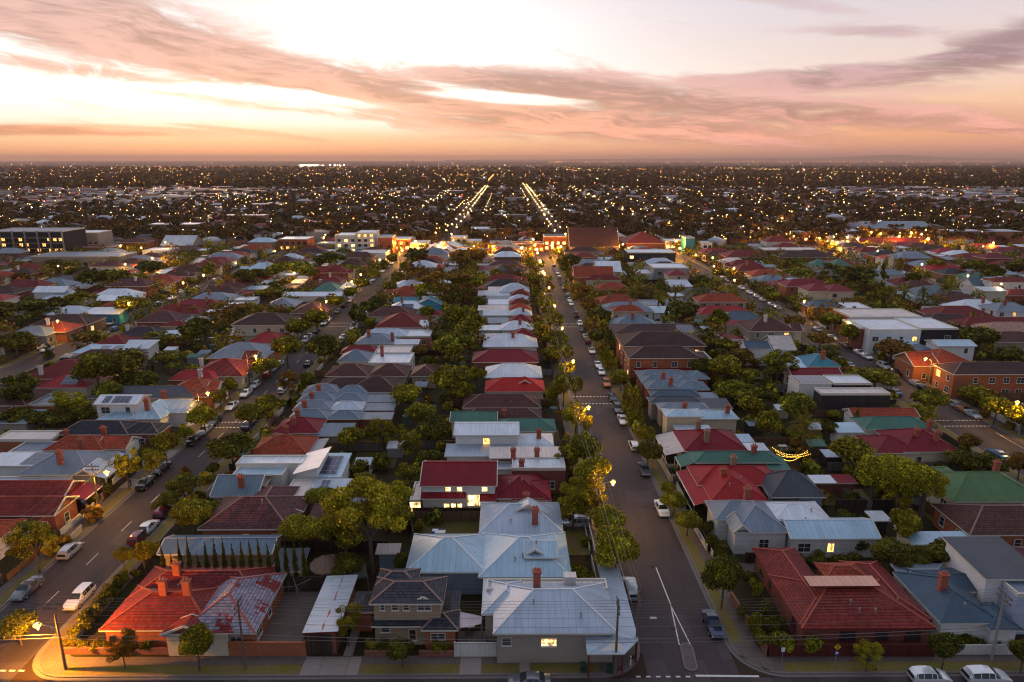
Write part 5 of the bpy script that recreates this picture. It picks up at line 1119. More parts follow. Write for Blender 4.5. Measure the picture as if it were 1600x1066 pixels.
# px, foot row, crown radius px, top row, shape, leaf
TL = [  # left kerb of the middle street
 (960, 912, 36, 818, 'round', 'leaf_y'), (946, 860, 27, 786, 'round', 'leaf_y'), (925, 800, 27, 703, 'round', 'leaf_y'), (913, 745, 25, 671, 'round', 'leaf'), (886, 752, 18, 676, 'gum', 'leaf'), (898, 688, 18, 618, 'gum', 'leaf_y'),
 (916, 690, 10, 645, 'round', 'leaf_y'), (862, 642, 11, 598, 'round', 'leaf'), (880, 636, 18, 578, 'round', 'leaf'), (898, 632, 12, 583, 'round', 'leaf'), (886, 600, 12, 564, 'round', 'leaf_y'), (895, 830, 26, 742, 'gum', 'leaf'), (922, 828, 22, 748, 'gum', 'leaf'),
 (868, 557, 16, 514, 'round', 'leaf'), (880, 580, 17, 536, 'round', 'leaf'), (845, 545, 12, 502, 'round', 'leaf'), (860, 520, 14, 472, 'gum', 'leaf_y'), (868, 530, 12, 485, 'round', 'leaf'), (852, 498, 12, 457, 'gum', 'leaf'), (842, 480, 11, 445, 'round', 'leaf'), (857, 470, 9, 440, 'round', 'leaf_r'), (838, 458, 12, 425, 'round', 'leaf'), (836, 440, 11, 410, 'gum', 'leaf'), (855, 455, 8, 430, 'gum', 'leaf_y'), (828, 428, 9, 402, 'round', 'leaf'), (845, 428, 7, 406, 'round', 'leaf'),
 # right kerb of the middle street
 (1127, 952, 31, 864, 'round', 'leaf_d'), (1073, 838, 20, 797, 'round', 'leaf'), (1052, 806, 19, 766, 'round', 'leaf'), (1043, 778, 11, 751, 'round', 'leaf'), (1012, 733, 21, 686, 'round', 'leaf_d'), (1011, 700, 13, 663, 'round', 'leaf'), (992, 665, 18, 602, 'cone', 'leaf'), (980, 645, 14, 594, 'cone', 'leaf'),
 (969, 612, 12, 578, 'round', 'leaf'), (961, 600, 11, 559, 'cone', 'leaf'), (949, 578, 11, 538, 'cone', 'leaf'), (941, 562, 10, 530, 'cone', 'leaf'), (949, 550, 15, 494, 'cone', 'leaf_d'), (917, 518, 8, 483, 'cone', 'leaf'), (930, 545, 12, 515, 'round', 'leaf_d'), (963, 508, 9, 483, 'cone', 'leaf_d'), (907, 492, 14, 440, 'gum', 'leaf_r'), (918, 500, 12, 462, 'round', 'leaf_r'), (895, 470, 10, 432, 'cone', 'leaf'), (887, 455, 9, 424, 'cone', 'leaf'), (882, 440, 9, 405, 'round', 'leaf_d'), (892, 430, 14, 395, 'round', 'leaf_d'), (903, 440, 9, 415, 'round', 'leaf_d'),
 # right kerb of the left street
 (196, 893, 14, 853, 'round', 'leaf'), (228, 897, 15, 842, 'round', 'leaf'), (290, 785, 25, 740, 'round', 'leaf_d'), (269, 800, 17, 764, 'round', 'leaf_d'), (305, 842, 30, 774, 'round', 'leaf'), (332, 822, 18, 780, 'round', 'leaf'), (366, 733, 34, 673, 'round', 'leaf_d'), (335, 748, 11, 722, 'round', 'leaf_d'), (352, 760, 18, 736, 'bush', 'leaf_r'), (392, 678, 23, 625, 'round', 'leaf'), (418, 660, 18, 612, 'round', 'leaf'),
 (508, 582, 22, 521, 'round', 'leaf_d'), (453, 622, 13, 580, 'gum', 'leaf_r'), (481, 612, 11, 580, 'round', 'leaf'), (561, 520, 14, 480, 'round', 'leaf_d'), (589, 497, 19, 464, 'round', 'leaf_d'), (578, 522, 10, 495, 'round', 'leaf'), (610, 462, 11, 438, 'round', 'leaf'), (625, 450, 9, 425, 'round', 'leaf'), (632, 432, 8, 408, 'round', 'leaf'),
 # left kerb of the left street
 (62, 896, 34, 805, 'gum', 'leaf'), (34, 1008, 28, 955, 'round', 'leaf_d'), (202, 765, 20, 699, 'gum', 'leaf_y'), (242, 748, 19, 698, 'gum', 'leaf_y'), (262, 728, 20, 670, 'round', 'leaf'), (291, 697, 11, 664, 'round', 'leaf'), (322, 680, 22, 630, 'round', 'leaf_y'), (346, 640, 14, 604, 'gum', 'leaf'), (360, 625, 11, 590, 'round', 'leaf'), (410, 600, 14, 560, 'round', 'leaf'), (425, 590, 12, 560, 'round', 'leaf_y'), (450, 575, 21, 524, 'round', 'leaf'), (466, 540, 15, 494, 'round', 'leaf'), (497, 522, 17, 481, 'round', 'leaf'), (478, 528, 9, 500, 'round', 'leaf'), (527, 490, 13, 460, 'round', 'leaf'), (548, 475, 11, 447, 'round', 'leaf'), (568, 460, 11, 434, 'round', 'leaf'), (585, 447, 10, 420, 'round', 'leaf_y'), (600, 432, 9, 408, 'round', 'leaf'), (613, 420, 8, 395, 'round', 'leaf'),
 # gardens between the left and middle streets
 (582, 895, 64, 738, 'gum', 'leaf_y'), (540, 872, 42, 784, 'gum', 'leaf'), (612, 842, 34, 742, 'gum', 'leaf_y'), (504, 806, 25, 759, 'round', 'leaf'), (470, 868, 31, 804, 'round', 'leaf_y'), (455, 905, 22, 872, 'bush', 'leaf_d'), (545, 915, 24, 862, 'round', 'leaf_d'), (627, 905, 12, 860, 'round', 'leaf_d'), (550, 712, 22, 665, 'round', 'leaf'), (600, 706, 24, 650, 'gum', 'leaf'), (640, 728, 18, 668, 'gum', 'leaf'), (680, 716, 25, 648, 'round', 'leaf_d'), (660, 672, 22, 626, 'round', 'leaf'), (638, 645, 23, 597, 'round', 'leaf_y'), (705, 632, 31, 566, 'round', 'leaf'), (722, 640, 17, 590, 'round', 'leaf'),
 (710, 580, 28, 519, 'round', 'leaf'), (741, 540, 20, 490, 'round', 'leaf'), (711, 520, 17, 477, 'round', 'leaf'), (735, 560, 13, 530, 'round', 'leaf_d'), (700, 478, 40, 418, 'gum', 'leaf_r'), (730, 472, 28, 420, 'spread', 'leaf'), (672, 478, 20, 440, 'spread', 'leaf_y'), (647, 458, 16, 412, 'gum', 'leaf_r'), (684, 455, 14, 420, 'round', 'leaf_r'), (735, 428, 26, 388, 'spread', 'leaf_r'), (652, 424, 18, 388, 'round', 'leaf_d'), (775, 447, 10, 418, 'round', 'leaf'), (790, 440, 8, 415, 'cone', 'leaf_d'), (805, 446, 12, 415, 'gum', 'leaf_r'), (761, 560, 10, 540, 'round', 'leaf'),
 (668, 505, 12, 478, 'round', 'leaf'), (690, 560, 14, 530, 'spread', 'leaf_r'), (655, 560, 12, 540, 'spread', 'leaf_r'), (520, 716, 12, 690, 'bush', 'leaf_r'), (487, 705, 14, 680, 'bush', 'leaf_d'), (570, 780, 22, 740, 'gum', 'leaf'), (640, 765, 22, 722, 'gum', 'leaf'), (672, 738, 20, 700, 'round', 'leaf_d'), (694, 730, 12, 702, 'bush', 'leaf_y'), (735, 640, 10, 615, 'round', 'leaf'), (712, 668, 10, 645, 'bush', 'leaf_d'), (560, 900, 18, 876, 'bush', 'leaf_d'),
 # left of the left street
 (158, 622, 26, 550, 'round', 'leaf'), (198, 618, 32, 546, 'round', 'leaf_d'), (225, 622, 20, 580, 'round', 'leaf_d'), (175, 640, 22, 592, 'round', 'leaf'), (110, 664, 27, 610, 'gum', 'leaf_y'), (132, 672, 20, 632, 'round', 'leaf_d'), (100, 676, 24, 640, 'round', 'leaf_d'), (40, 648, 27, 580, 'gum', 'leaf_d'), (27, 672, 24, 636, 'spread', 'leaf_d'), (65, 672, 20, 640, 'round', 'leaf_d'), (28, 560, 25, 518, 'round', 'leaf_d'), (78, 560, 9, 536, 'cone', 'leaf_d'), (50, 500, 22, 466, 'round', 'leaf_d'), (88, 492, 18, 464, 'round', 'leaf_d'), (12, 512, 18, 472, 'round', 'leaf_d'), (128, 482, 20, 456, 'round', 'leaf'), (145, 460, 22, 422, 'round', 'leaf_d'), (178, 460, 22, 420, 'spread', 'leaf_d'), (192, 462, 10, 446, 'round', 'leaf_y'), (208, 500, 22, 462, 'round', 'leaf'), (235, 436, 19, 408, 'round', 'leaf_d'), (315, 542, 27, 498, 'round', 'leaf_d'), (245, 545, 20, 518, 'gum', 'leaf'), (265, 575, 18, 548, 'round', 'leaf'), (335, 510, 28, 472, 'gum', 'leaf_r'), (372, 500, 17, 474, 'round', 'leaf_r'), (302, 500, 18, 480, 'gum', 'leaf_y'), (456, 450, 33, 408, 'spread', 'leaf'), (540, 440, 24, 414, 'spread', 'leaf'), (500, 440, 14, 420, 'spread', 'leaf_y'), (515, 425, 22, 395, 'round', 'leaf_d'), (405, 445, 17, 420, 'round', 'leaf_d'), (385, 455, 17, 420, 'round', 'leaf_d'), (330, 440, 14, 412, 'round', 'leaf'), (478, 470, 14, 450, 'round', 'leaf'), (420, 470, 18, 450, 'spread', 'leaf'), (120, 440, 16, 418, 'round', 'leaf_d'), (92, 430, 18, 405, 'round', 'leaf_d'), (285, 548, 14, 520, 'gum', 'leaf'), (355, 560, 12, 536, 'round', 'leaf'),
 # between the middle and right streets
 (1404, 812, 24, 728, 'gum', 'leaf_y'), (1360, 796, 34, 704, 'round', 'leaf_y'), (1400, 804, 40, 704, 'round', 'leaf_y'), (1436, 808, 26, 724, 'gum', 'leaf_y'), (1322, 738, 34, 680, 'round', 'leaf'), (1408, 862, 24, 790, 'round', 'leaf'), (1390, 905, 32, 843, 'round', 'leaf_d'), (1424, 905, 20, 850, 'round', 'leaf_d'), (1484, 905, 34, 842, 'round', 'leaf_d'), (1148, 634, 34, 594, 'spread', 'leaf'), (1170, 662, 20, 615, 'round', 'leaf'), (1197, 700, 21, 635, 'round', 'leaf'), (1243, 668, 29, 610, 'round', 'leaf'), (1194, 618, 12, 560, 'cone', 'leaf_d'), (1168, 612, 17, 576, 'round', 'leaf'), (1130, 606, 25, 556, 'round', 'leaf'), (1095, 600, 14, 558, 'round', 'leaf_d'), (1155, 580, 20, 545, 'round', 'leaf_r'), (1212, 600, 24, 545, 'gum', 'leaf'), (1366, 612, 30, 577, 'round', 'leaf'), (1454, 652, 26, 606, 'round', 'leaf'), (1437, 665, 20, 628, 'gum', 'leaf_y'), (1118, 532, 16, 482, 'round', 'leaf'), (1065, 515, 24, 472, 'round', 'leaf_d'), (1040, 520, 10, 480, 'cone', 'leaf_d'), (1125, 555, 20, 528, 'spread', 'leaf'), (1160, 535, 20, 516, 'round', 'leaf'), (1190, 530, 17, 512, 'round', 'leaf_d'), (1222, 560, 20, 538, 'round', 'leaf'), (1240, 520, 17, 494, 'round', 'leaf_r'), (1280, 548, 18, 520, 'round', 'leaf_r'), (1258, 756, 14, 720, 'bush', 'leaf_d'), (1230, 690, 20, 668, 'bush', 'leaf_d'), (1310, 706, 16, 690, 'bush', 'leaf_d'), (1345, 868, 18, 838, 'bush', 'leaf_d'), (1295, 690, 12, 655, 'round', 'leaf_d'), (1336, 676, 11, 640, 'cone', 'leaf_d'), (1302, 660, 12, 640, 'round', 'leaf'), (1205, 480, 14, 455, 'round', 'leaf'), (1158, 492, 12, 468, 'round', 'leaf'), (1150, 455, 14, 430, 'round', 'leaf_r'), (1095, 455, 12, 428, 'round', 'leaf_d'), (1122, 440, 10, 420, 'round', 'leaf_d'),
 (1330, 790, 12, 765, 'bush', 'leaf_d'), (1322, 820, 22, 796, 'bush', 'leaf_d'),
 # right of the right street
 (1518, 640, 24, 600, 'round', 'leaf'), (1552, 664, 24, 616, 'round', 'leaf'), (1592, 680, 20, 630, 'round', 'leaf'), (1509, 715, 16, 675, 'round', 'leaf_r'), (1500, 745, 26, 703, 'round', 'leaf_d'), (1540, 748, 24, 708, 'round', 'leaf_d'), (1590, 750, 20, 705, 'round', 'leaf_r'), (1390, 570, 27, 531, 'round', 'leaf_r'), (1325, 545, 17, 506, 'round', 'leaf'), (1303, 520, 20, 487, 'round', 'leaf'), (1336, 460, 27, 416, 'round', 'leaf_d'), (1371, 482, 15, 412, 'cone', 'leaf_d'), (1528, 555, 24, 510, 'round', 'leaf_d'), (1576, 575, 21, 544, 'round', 'leaf_d'), (1480, 600, 20, 570, 'round', 'leaf'), (1440, 590, 14, 566, 'round', 'leaf'), (1545, 450, 16, 412, 'round', 'leaf_d'), (1520, 440, 16, 405, 'spread', 'leaf_d'), (1582, 440, 14, 405, 'round', 'leaf_d'), (1425, 455, 12, 425, 'round', 'leaf_d'), (1460, 430, 14, 405, 'round', 'leaf'), (1245, 440, 18, 418, 'round', 'leaf'), (1290, 430, 12, 410, 'round', 'leaf_d'), (1420, 545, 12, 520, 'round', 'leaf_d'),
]
for a in TL: treep(*a[:4], a[4], a[5])
# named small street trees and shrubs along the front road
treep(196, 1046, 22, 985, 'gum', 'leaf_r', label='thin sparse street tree glowing orange under the corner street lamp', group='street trees of the front road')
treep(312, 1049, 25, 974, 'round', 'leaf', label='dense little street tree in front of the cream garage wall', group='street trees of the front road')
treep(629, 1044, 21, 995, 'round', 'leaf_d', label='small round street tree before the brick planters of the two storey house', group='street trees of the front road')
treep(1353, 1050, 22, 1006, 'gum', 'leaf_y', label='small yellowish street tree before the dark red fence', group='street trees of the front road')
treep(1470, 1052, 23, 984, 'round', 'leaf_d', label='dark dense street tree between dark red and white fences', group='street trees of the front road')
treep(1594, 1052, 22, 1000, 'round', 'leaf_d', label='dark street tree cut by the right edge of the view', group='street trees of the front road')
treep(545, 1010, 22, 942, 'gum', 'leaf', label='narrow tall shrub between the tin garage and the two storey house driveway', group='garden trees by the front road')
TREES_N = len(TREES)
for i in range(17):
    t = treep(261 + i * 13.6, 921 + (i % 3), 5.2, 849 - (i % 4) * 3 + (18 if i in (1, 4) else 0), 'column', 'leaf_d', group='row of pencil cypresses'); 
CYP = TREES[TREES_N:]; TREES[TREES_N:] = []
for i, c in enumerate(CYP): c[0]['label'] = f"pencil cypress, {ORD(i + 1)} from the left in the row behind the red corner house"
SHR = []
def shrub(px, pb, rpx, pt, mat='leaf_d'):
    n = len(TREES); treep(px, pb, rpx, pt, 'bush', mat, group='garden shrubs'); SHR.append(TREES.pop()); 
for a in [(118, 1003, 14, 975, 'leaf'), (135, 990, 16, 955, 'leaf_d'), (150, 970, 16, 935, 'leaf_d'), (162, 955, 15, 922, 'leaf_d'), (174, 940, 15, 910, 'leaf_d'), (186, 925, 14, 898, 'leaf_d'), (196, 912, 12, 890, 'leaf'),
          (107, 1016, 12, 996, 'leaf'), (128, 1018, 11, 1000, 'leaf'), (150, 1018, 12, 1000, 'leaf'), (170, 1018, 11, 1001, 'leaf'), (230, 1019, 13, 998, 'leaf_d'), (205, 1019, 12, 1000, 'leaf'),
          (580, 1021, 9, 994, 'leaf_y'), (597, 1020, 12, 997, 'leaf_d'), (607, 1020, 10, 999, 'leaf_d'), (682, 1021, 13, 1000, 'leaf'), (698, 1021, 12, 1001, 'leaf'),
          (1222, 1022, 24, 984, 'leaf'), (1268, 1022, 24, 989, 'leaf'), (1160, 968, 14, 938, 'leaf_d'), (1176, 990, 15, 955, 'leaf'), (1186, 1012, 16, 980, 'leaf'), (1196, 965, 18, 930, 'leaf_d'), (1180, 935, 14, 905, 'leaf'), (1208, 990, 20, 960, 'leaf_d'), (1170, 915, 12, 890, 'leaf_d'), (1192, 905, 12, 880, 'leaf_d'),
          (1505, 1012, 20, 988, 'leaf_d'), (1530, 1014, 14, 996, 'leaf_d'), (1240, 880, 20, 862, 'leaf_d'), (1275, 882, 20, 864, 'leaf_d'), (1310, 885, 20, 866, 'leaf_d'), (1335, 886, 18, 862, 'leaf_d'), (1225, 905, 16, 880, 'leaf_d'),
          (905, 912, 22, 880, 'leaf'), (895, 935, 12, 912, 'leaf_d'), (922, 925, 12, 890, 'leaf'), (1112, 858, 16, 830, 'leaf_d'), (1126, 875, 16, 840, 'leaf_d'), (1105, 835, 12, 812, 'leaf_d'), (1140, 890, 14, 865, 'leaf_d'), (1060, 745, 14, 725, 'leaf_d'), (1075, 728, 12, 708, 'leaf_d'), (1048, 700, 10, 682, 'leaf_d'),
          (590, 935, 14, 915, 'leaf_d'), (640, 800, 14, 775, 'leaf_d'), (655, 830, 12, 812, 'leaf'), (735, 898, 14, 880, 'leaf_d'), (500, 745, 12, 730, 'leaf_d'), (560, 740, 20, 715, 'leaf'), (600, 735, 18, 716, 'leaf_d'), (1470, 880, 18, 860, 'leaf_d'), (1530, 905, 14, 885, 'leaf_d'), (1555, 1010, 12, 990, 'leaf_d'), (1420, 880, 14, 862, 'leaf_d'), (1345, 730, 18, 705, 'leaf_d'),  (150, 790, 14, 768, 'leaf_d'), (168, 775, 12, 752, 'leaf_d'), (250, 800, 16, 780, 'leaf_d'), (290, 745, 10, 725, 'leaf_r'), (240, 870, 14, 845, 'leaf'), (215, 905, 10, 888, 'leaf_d')]:
    shrub(*a)
SHR.sort(key=lambda t: t[4])
for i, (o, k, m, x, y) in enumerate(SHR):
    side = 'left of the left street' if x < -59 else ('between the left and middle streets' if x < 15 else 'right of the middle street')
    o['label'] = f"{MW[m]} garden shrub, {ORD(1 + sum(1 for q in SHR[:i] if (q[3] < -59, q[3] < 15) == (x < -59, x < 15)))} up from the front road {side}"

# fill the gardens and kerbs that are still bare
rt = random.Random(5); tocc = [(t[3], t[4]) for t in TREES]
def tfree(x, y, d): return all((x - a) ** 2 + (y - b) ** 2 > d * d for a, b in tocc)
tries = 0; MAXT = 285
for nm, (sa, sb) in STREETS.items():
    for sd in (-1, 1):
        y = 78
        while y < 430:
            x = (sa - 1.0) if sd < 0 else (sb + 1.0); y += rt.uniform(9, 15)
            if nm in ('main', 'left') and y < 320: continue
            if y > 430 or not in_view(x, y, 3, 10) or not tfree(x, y, 6) or len(TREES) > MAXT - 40: continue
            tree(x, y, rt.uniform(1.8, 3.2), rt.uniform(5, 8.5), rt.choice(('round', 'round', 'gum')), rt.choice(('leaf', 'leaf_d', 'leaf_y', 'leaf_r'))); tocc.append((x, y))
while tries < 20000 and len(TREES) < MAXT:
    tries += 1; y = 95 + 250 * rt.random() ** .8; x = rt.uniform(-.75, .75) * y
    r = rt.uniform(1.6, 3.4)
    if any(a - 1.5 < x < b + 1.5 for a, b in STREETS.values()): continue
    if not free(x - r * .4, x + r * .4, y - r * .4, y + r * .4, .1) or not tfree(x, y, r + 2.2): continue
    tree(x, y, r, r * rt.uniform(1.7, 2.6), rt.choice(('round', 'gum', 'round', 'spread')), rt.choice(('leaf', 'leaf_d', 'leaf_d', 'leaf_r'))); tocc.append((x, y))
def zone(x):
    for nm, (a, b) in STREETS.items():
        if a - 3.4 < x <= a + 1.2: return f"{SN[nm]}'s left kerb", f"trees on the left kerb of {SN[nm]}"
        if b - 1.2 <= x < b + 3.4: return f"{SN[nm]}'s right kerb", f"trees on the right kerb of {SN[nm]}"
    nmz = {'outleft': 'second past-left', 'edgeleft': 'third past-left'}
    sx = sorted((v[0], k) for k, v in STREETS.items()); short = {'main': 'middle', 'left': 'left', 'right': 'right', 'farleft': 'far left', 'farright': 'far right', 'outleft': 'outer left', 'outright': 'outer right', 'edgeleft': 'outermost left', 'edgeright': 'outermost right'}
    lo = [k for v, k in sx if v < x]; hi = [k for v, k in sx if v >= x]
    if not lo: return 'the gardens past the leftmost street', 'garden trees past the leftmost street'
    if not hi: return 'the gardens past the rightmost street', 'garden trees past the rightmost street'
    s = f"the {short[lo[-1]]} and {short[hi[0]]} streets"; return f"between {s}", f"garden trees between {s}"
TREES.sort(key=lambda t: t[4]); cnt = {}
for o, k, m, x, y in TREES:
    z, gz = zone(x); key = (z, k, m)
    if o.get('label'): continue
    cnt[key] = cnt.get(key, 0) + 1
    w = {'gum': 'loose', 'round': 'round', 'spread': 'wide', 'cone': 'conical', 'bush': 'low bushy'}[k]; noun = 'conifer' if k == 'cone' else 'tree'
    o['label'] = f"{MW[m]} {w} {noun}, {ORD(cnt[key])} such up {z}"; o['group'] = gz
# palms -------------------------------------------------------------
def palm_mesh(seed, n=46, droop=1.0):
    rng = random.Random(seed); mb = MB()
    for i in range(n):
        a = rng.uniform(0, 6.28); e0 = rng.uniform(-.35, 1.25); L = rng.uniform(.85, 1.1); prev = Vector((0, 0, 0)); d = Vector((math.cos(a) * math.cos(e0), math.sin(a) * math.cos(e0), math.sin(e0)))
        side = Vector((-math.sin(a), math.cos(a), 0))
        for s in range(6):
            t = (s + .5) / 6; w = .13 * math.sin(math.pi * min(1, t * .9 + .1)) + .02; d2 = d.copy(); nx = prev + d2 * (L / 6)
            for sg in (-1, 1):
                for q in range(3):
                    p0 = prev.lerp(nx, q / 3); p1 = prev.lerp(nx, (q + .55) / 3); tip = p0 + side * sg * w + d2 * .07 + Vector((0, 0, -.045))
                    mb.face([p0, p1, tip])
            prev = nx; d = (d + Vector((0, 0, -.30 * droop))).normalized()
    me = mb.mesh('crown', 'leaf'); at = me.attributes.new('leaf', 'FLOAT', 'FACE'); at.data.foreach_set('value', [rng.random() * .6 + .1 for _ in me.polygons]); return me
PM = [palm_mesh(1), palm_mesh(2, 60, .8)]
pt_ = MB(); pt_.tube((0, 0, 0), (0, 0, 1), .5, .38, 10, cap=False); PTM = pt_.mesh('trunk', 'bark', True)
for i, (px, pb, rp, pt, w) in enumerate([(1253, 712, 36, 642, 'feathery palm rising above the string lights'), (1437, 818, 21, 742, 'shaggy palm at the right end of the big yellow tree'), (950, 482, 17, 446, 'stout date palm, first from the left in the palm line beyond the long brown flats'),
      (987, 484, 17, 446, 'stout date palm, second from the left in the palm line'), (1028, 492, 14, 450, 'stout date palm, third from the left in the palm line, standing lower'), (1054, 480, 12, 444, 'date palm lit yellow by a garden lamp'), (1096, 484, 18, 444, 'stout date palm just right of the lit palm'), (1104, 492, 13, 462, 'low date palm in front of the palm line right end'),
      (1146, 482, 19, 446, 'broad date palm, last on the right of the palm line'), (1410, 482, 18, 446, 'date palm, left one of three behind the flat roofed office'), (1440, 480, 18, 442, 'date palm, middle one of three behind the flat roofed office'), (1474, 478, 19, 438, 'date palm, right one of three behind the flat roofed office'), (1484, 460, 16, 424, 'taller date palm behind the right one of three')]):
    q = P(px, pb, 0); h = CAMH - q.y * prow(pt, px); dpt = -(CM.transposed() @ (q - Vector((0, 0, CAMH)))).z; r = rp * dpt / FPX
    o = thing('palm_tree', w, 'palm', (q.x, q.y, 0), 'palms of the suburb', i * 1.3)
    c = bpy.data.objects.new('crown', PM[i % 2]); COL.objects.link(c); c.parent = o; c.scale = (r, r, r); c.location = (0, 0, h - r * .75)
    t = bpy.data.objects.new('trunk', PTM); COL.objects.link(t); t.parent = o; t.scale = (.8, .8, h - r * .7)
print('trees', len(TREES))

# ================================================================== cars
PAINT = {}
def paint(nm, c, r=.22, met=.3):
    m, g, b = newmat(nm + '_car_paint'); setc(m, b, c, r, met); b.inputs['Coat Weight'].default_value = .6; b.inputs['Coat Roughness'].default_value = .05; PAINT[nm] = m
for nm, c in {'white': (.72, .73, .74), 'silver': (.42, .44, .46), 'grey': (.13, .14, .155), 'black': (.012, .012, .015), 'red': (.32, .012, .015), 'maroon': (.13, .012, .03), 'blue': (.03, .14, .30), 'dark blue': (.015, .03, .07), 'orange': (.45, .16, .05)}.items(): paint(nm, c)
M['tyre'] = plain('tyre_rubber', (.018, .018, .018), .85, .2); M['rim'] = plain('alloy_rim', (.4, .41, .42), .3, .1, 2, .7)
M['carglass'] = newmat('car_glass')[0]; setc(M['carglass'], M['carglass'].node_tree.nodes['Principled BSDF'], (.02, .03, .035), .05)
M['headlight'] = plain('headlight_lens', (.75, .77, .8), .12, .05); M['taillight'] = plain('taillight_lens', (.35, .01, .01), .2, .1); M['blackp'] = plain('black_trim', (.02, .02, .02), .5, .1)
# stations along the car (front +y): y, z bottom, z shoulder, half width, z roof, half width of roof  (roof == shoulder where there is no cabin)
CARS = {
 'hatchback': (4.2, 1.75, [(-2.10, .42, .70, .72, .74, .66), (-2.02, .28, .92, .82, 1.10, .60), (-1.72, .26, .96, .87, 1.40, .58), (-1.10, .25, .95, .88, 1.47, .60), (-.2, .25, .93, .88, 1.48, .61), (.35, .25, .92, .88, 1.40, .60), (.98, .25, .94, .88, .97, .72), (1.55, .26, .84, .86, .87, .70), (1.95, .30, .68, .80, .71, .62), (2.10, .42, .56, .66, .58, .55)]),
 'sedan': (4.7, 1.82, [(-2.35, .42, .74, .74, .76, .66), (-2.25, .28, .96, .84, .99, .72), (-1.65, .26, .98, .89, 1.02, .72), (-1.05, .25, .96, .90, 1.36, .60), (-.4, .25, .95, .90, 1.45, .61), (.30, .25, .94, .90, 1.40, .60), (1.0, .25, .95, .90, .98, .74), (1.7, .26, .84, .88, .87, .72), (2.18, .30, .68, .82, .71, .62), (2.35, .42, .56, .68, .58, .55)]),
 'wagon': (4.75, 1.85, [(-2.37, .42, .75, .76, .77, .68), (-2.30, .28, .98, .86, 1.12, .66), (-2.0, .26, 1.0, .90, 1.47, .62), (-1.2, .25, .99, .91, 1.54, .64), (-.3, .25, .97, .91, 1.55, .64), (.35, .25, .96, .91, 1.46, .62), (1.05, .25, .97, .91, 1.01, .74), (1.75, .26, .88, .89, .91, .72), (2.20, .30, .70, .82, .73, .62), (2.37, .42, .56, .70, .58, .56)]),
 'four_wheel_drive': (4.7, 1.88, [(-2.35, .55, .85, .82, .87, .74), (-2.30, .40, 1.10, .90, 1.30, .72), (-2.15, .38, 1.12, .93, 1.68, .70), (-1.2, .36, 1.10, .94, 1.80, .72), (-.3, .36, 1.09, .94, 1.80, .72), (.30, .36, 1.08, .94, 1.70, .70), (.85, .36, 1.10, .94, 1.14, .80), (1.7, .38, 1.04, .92, 1.07, .78), (2.22, .42, .86, .88, .89, .72), (2.35, .55, .70, .80, .72, .64)]),
}
NOCAB = .08
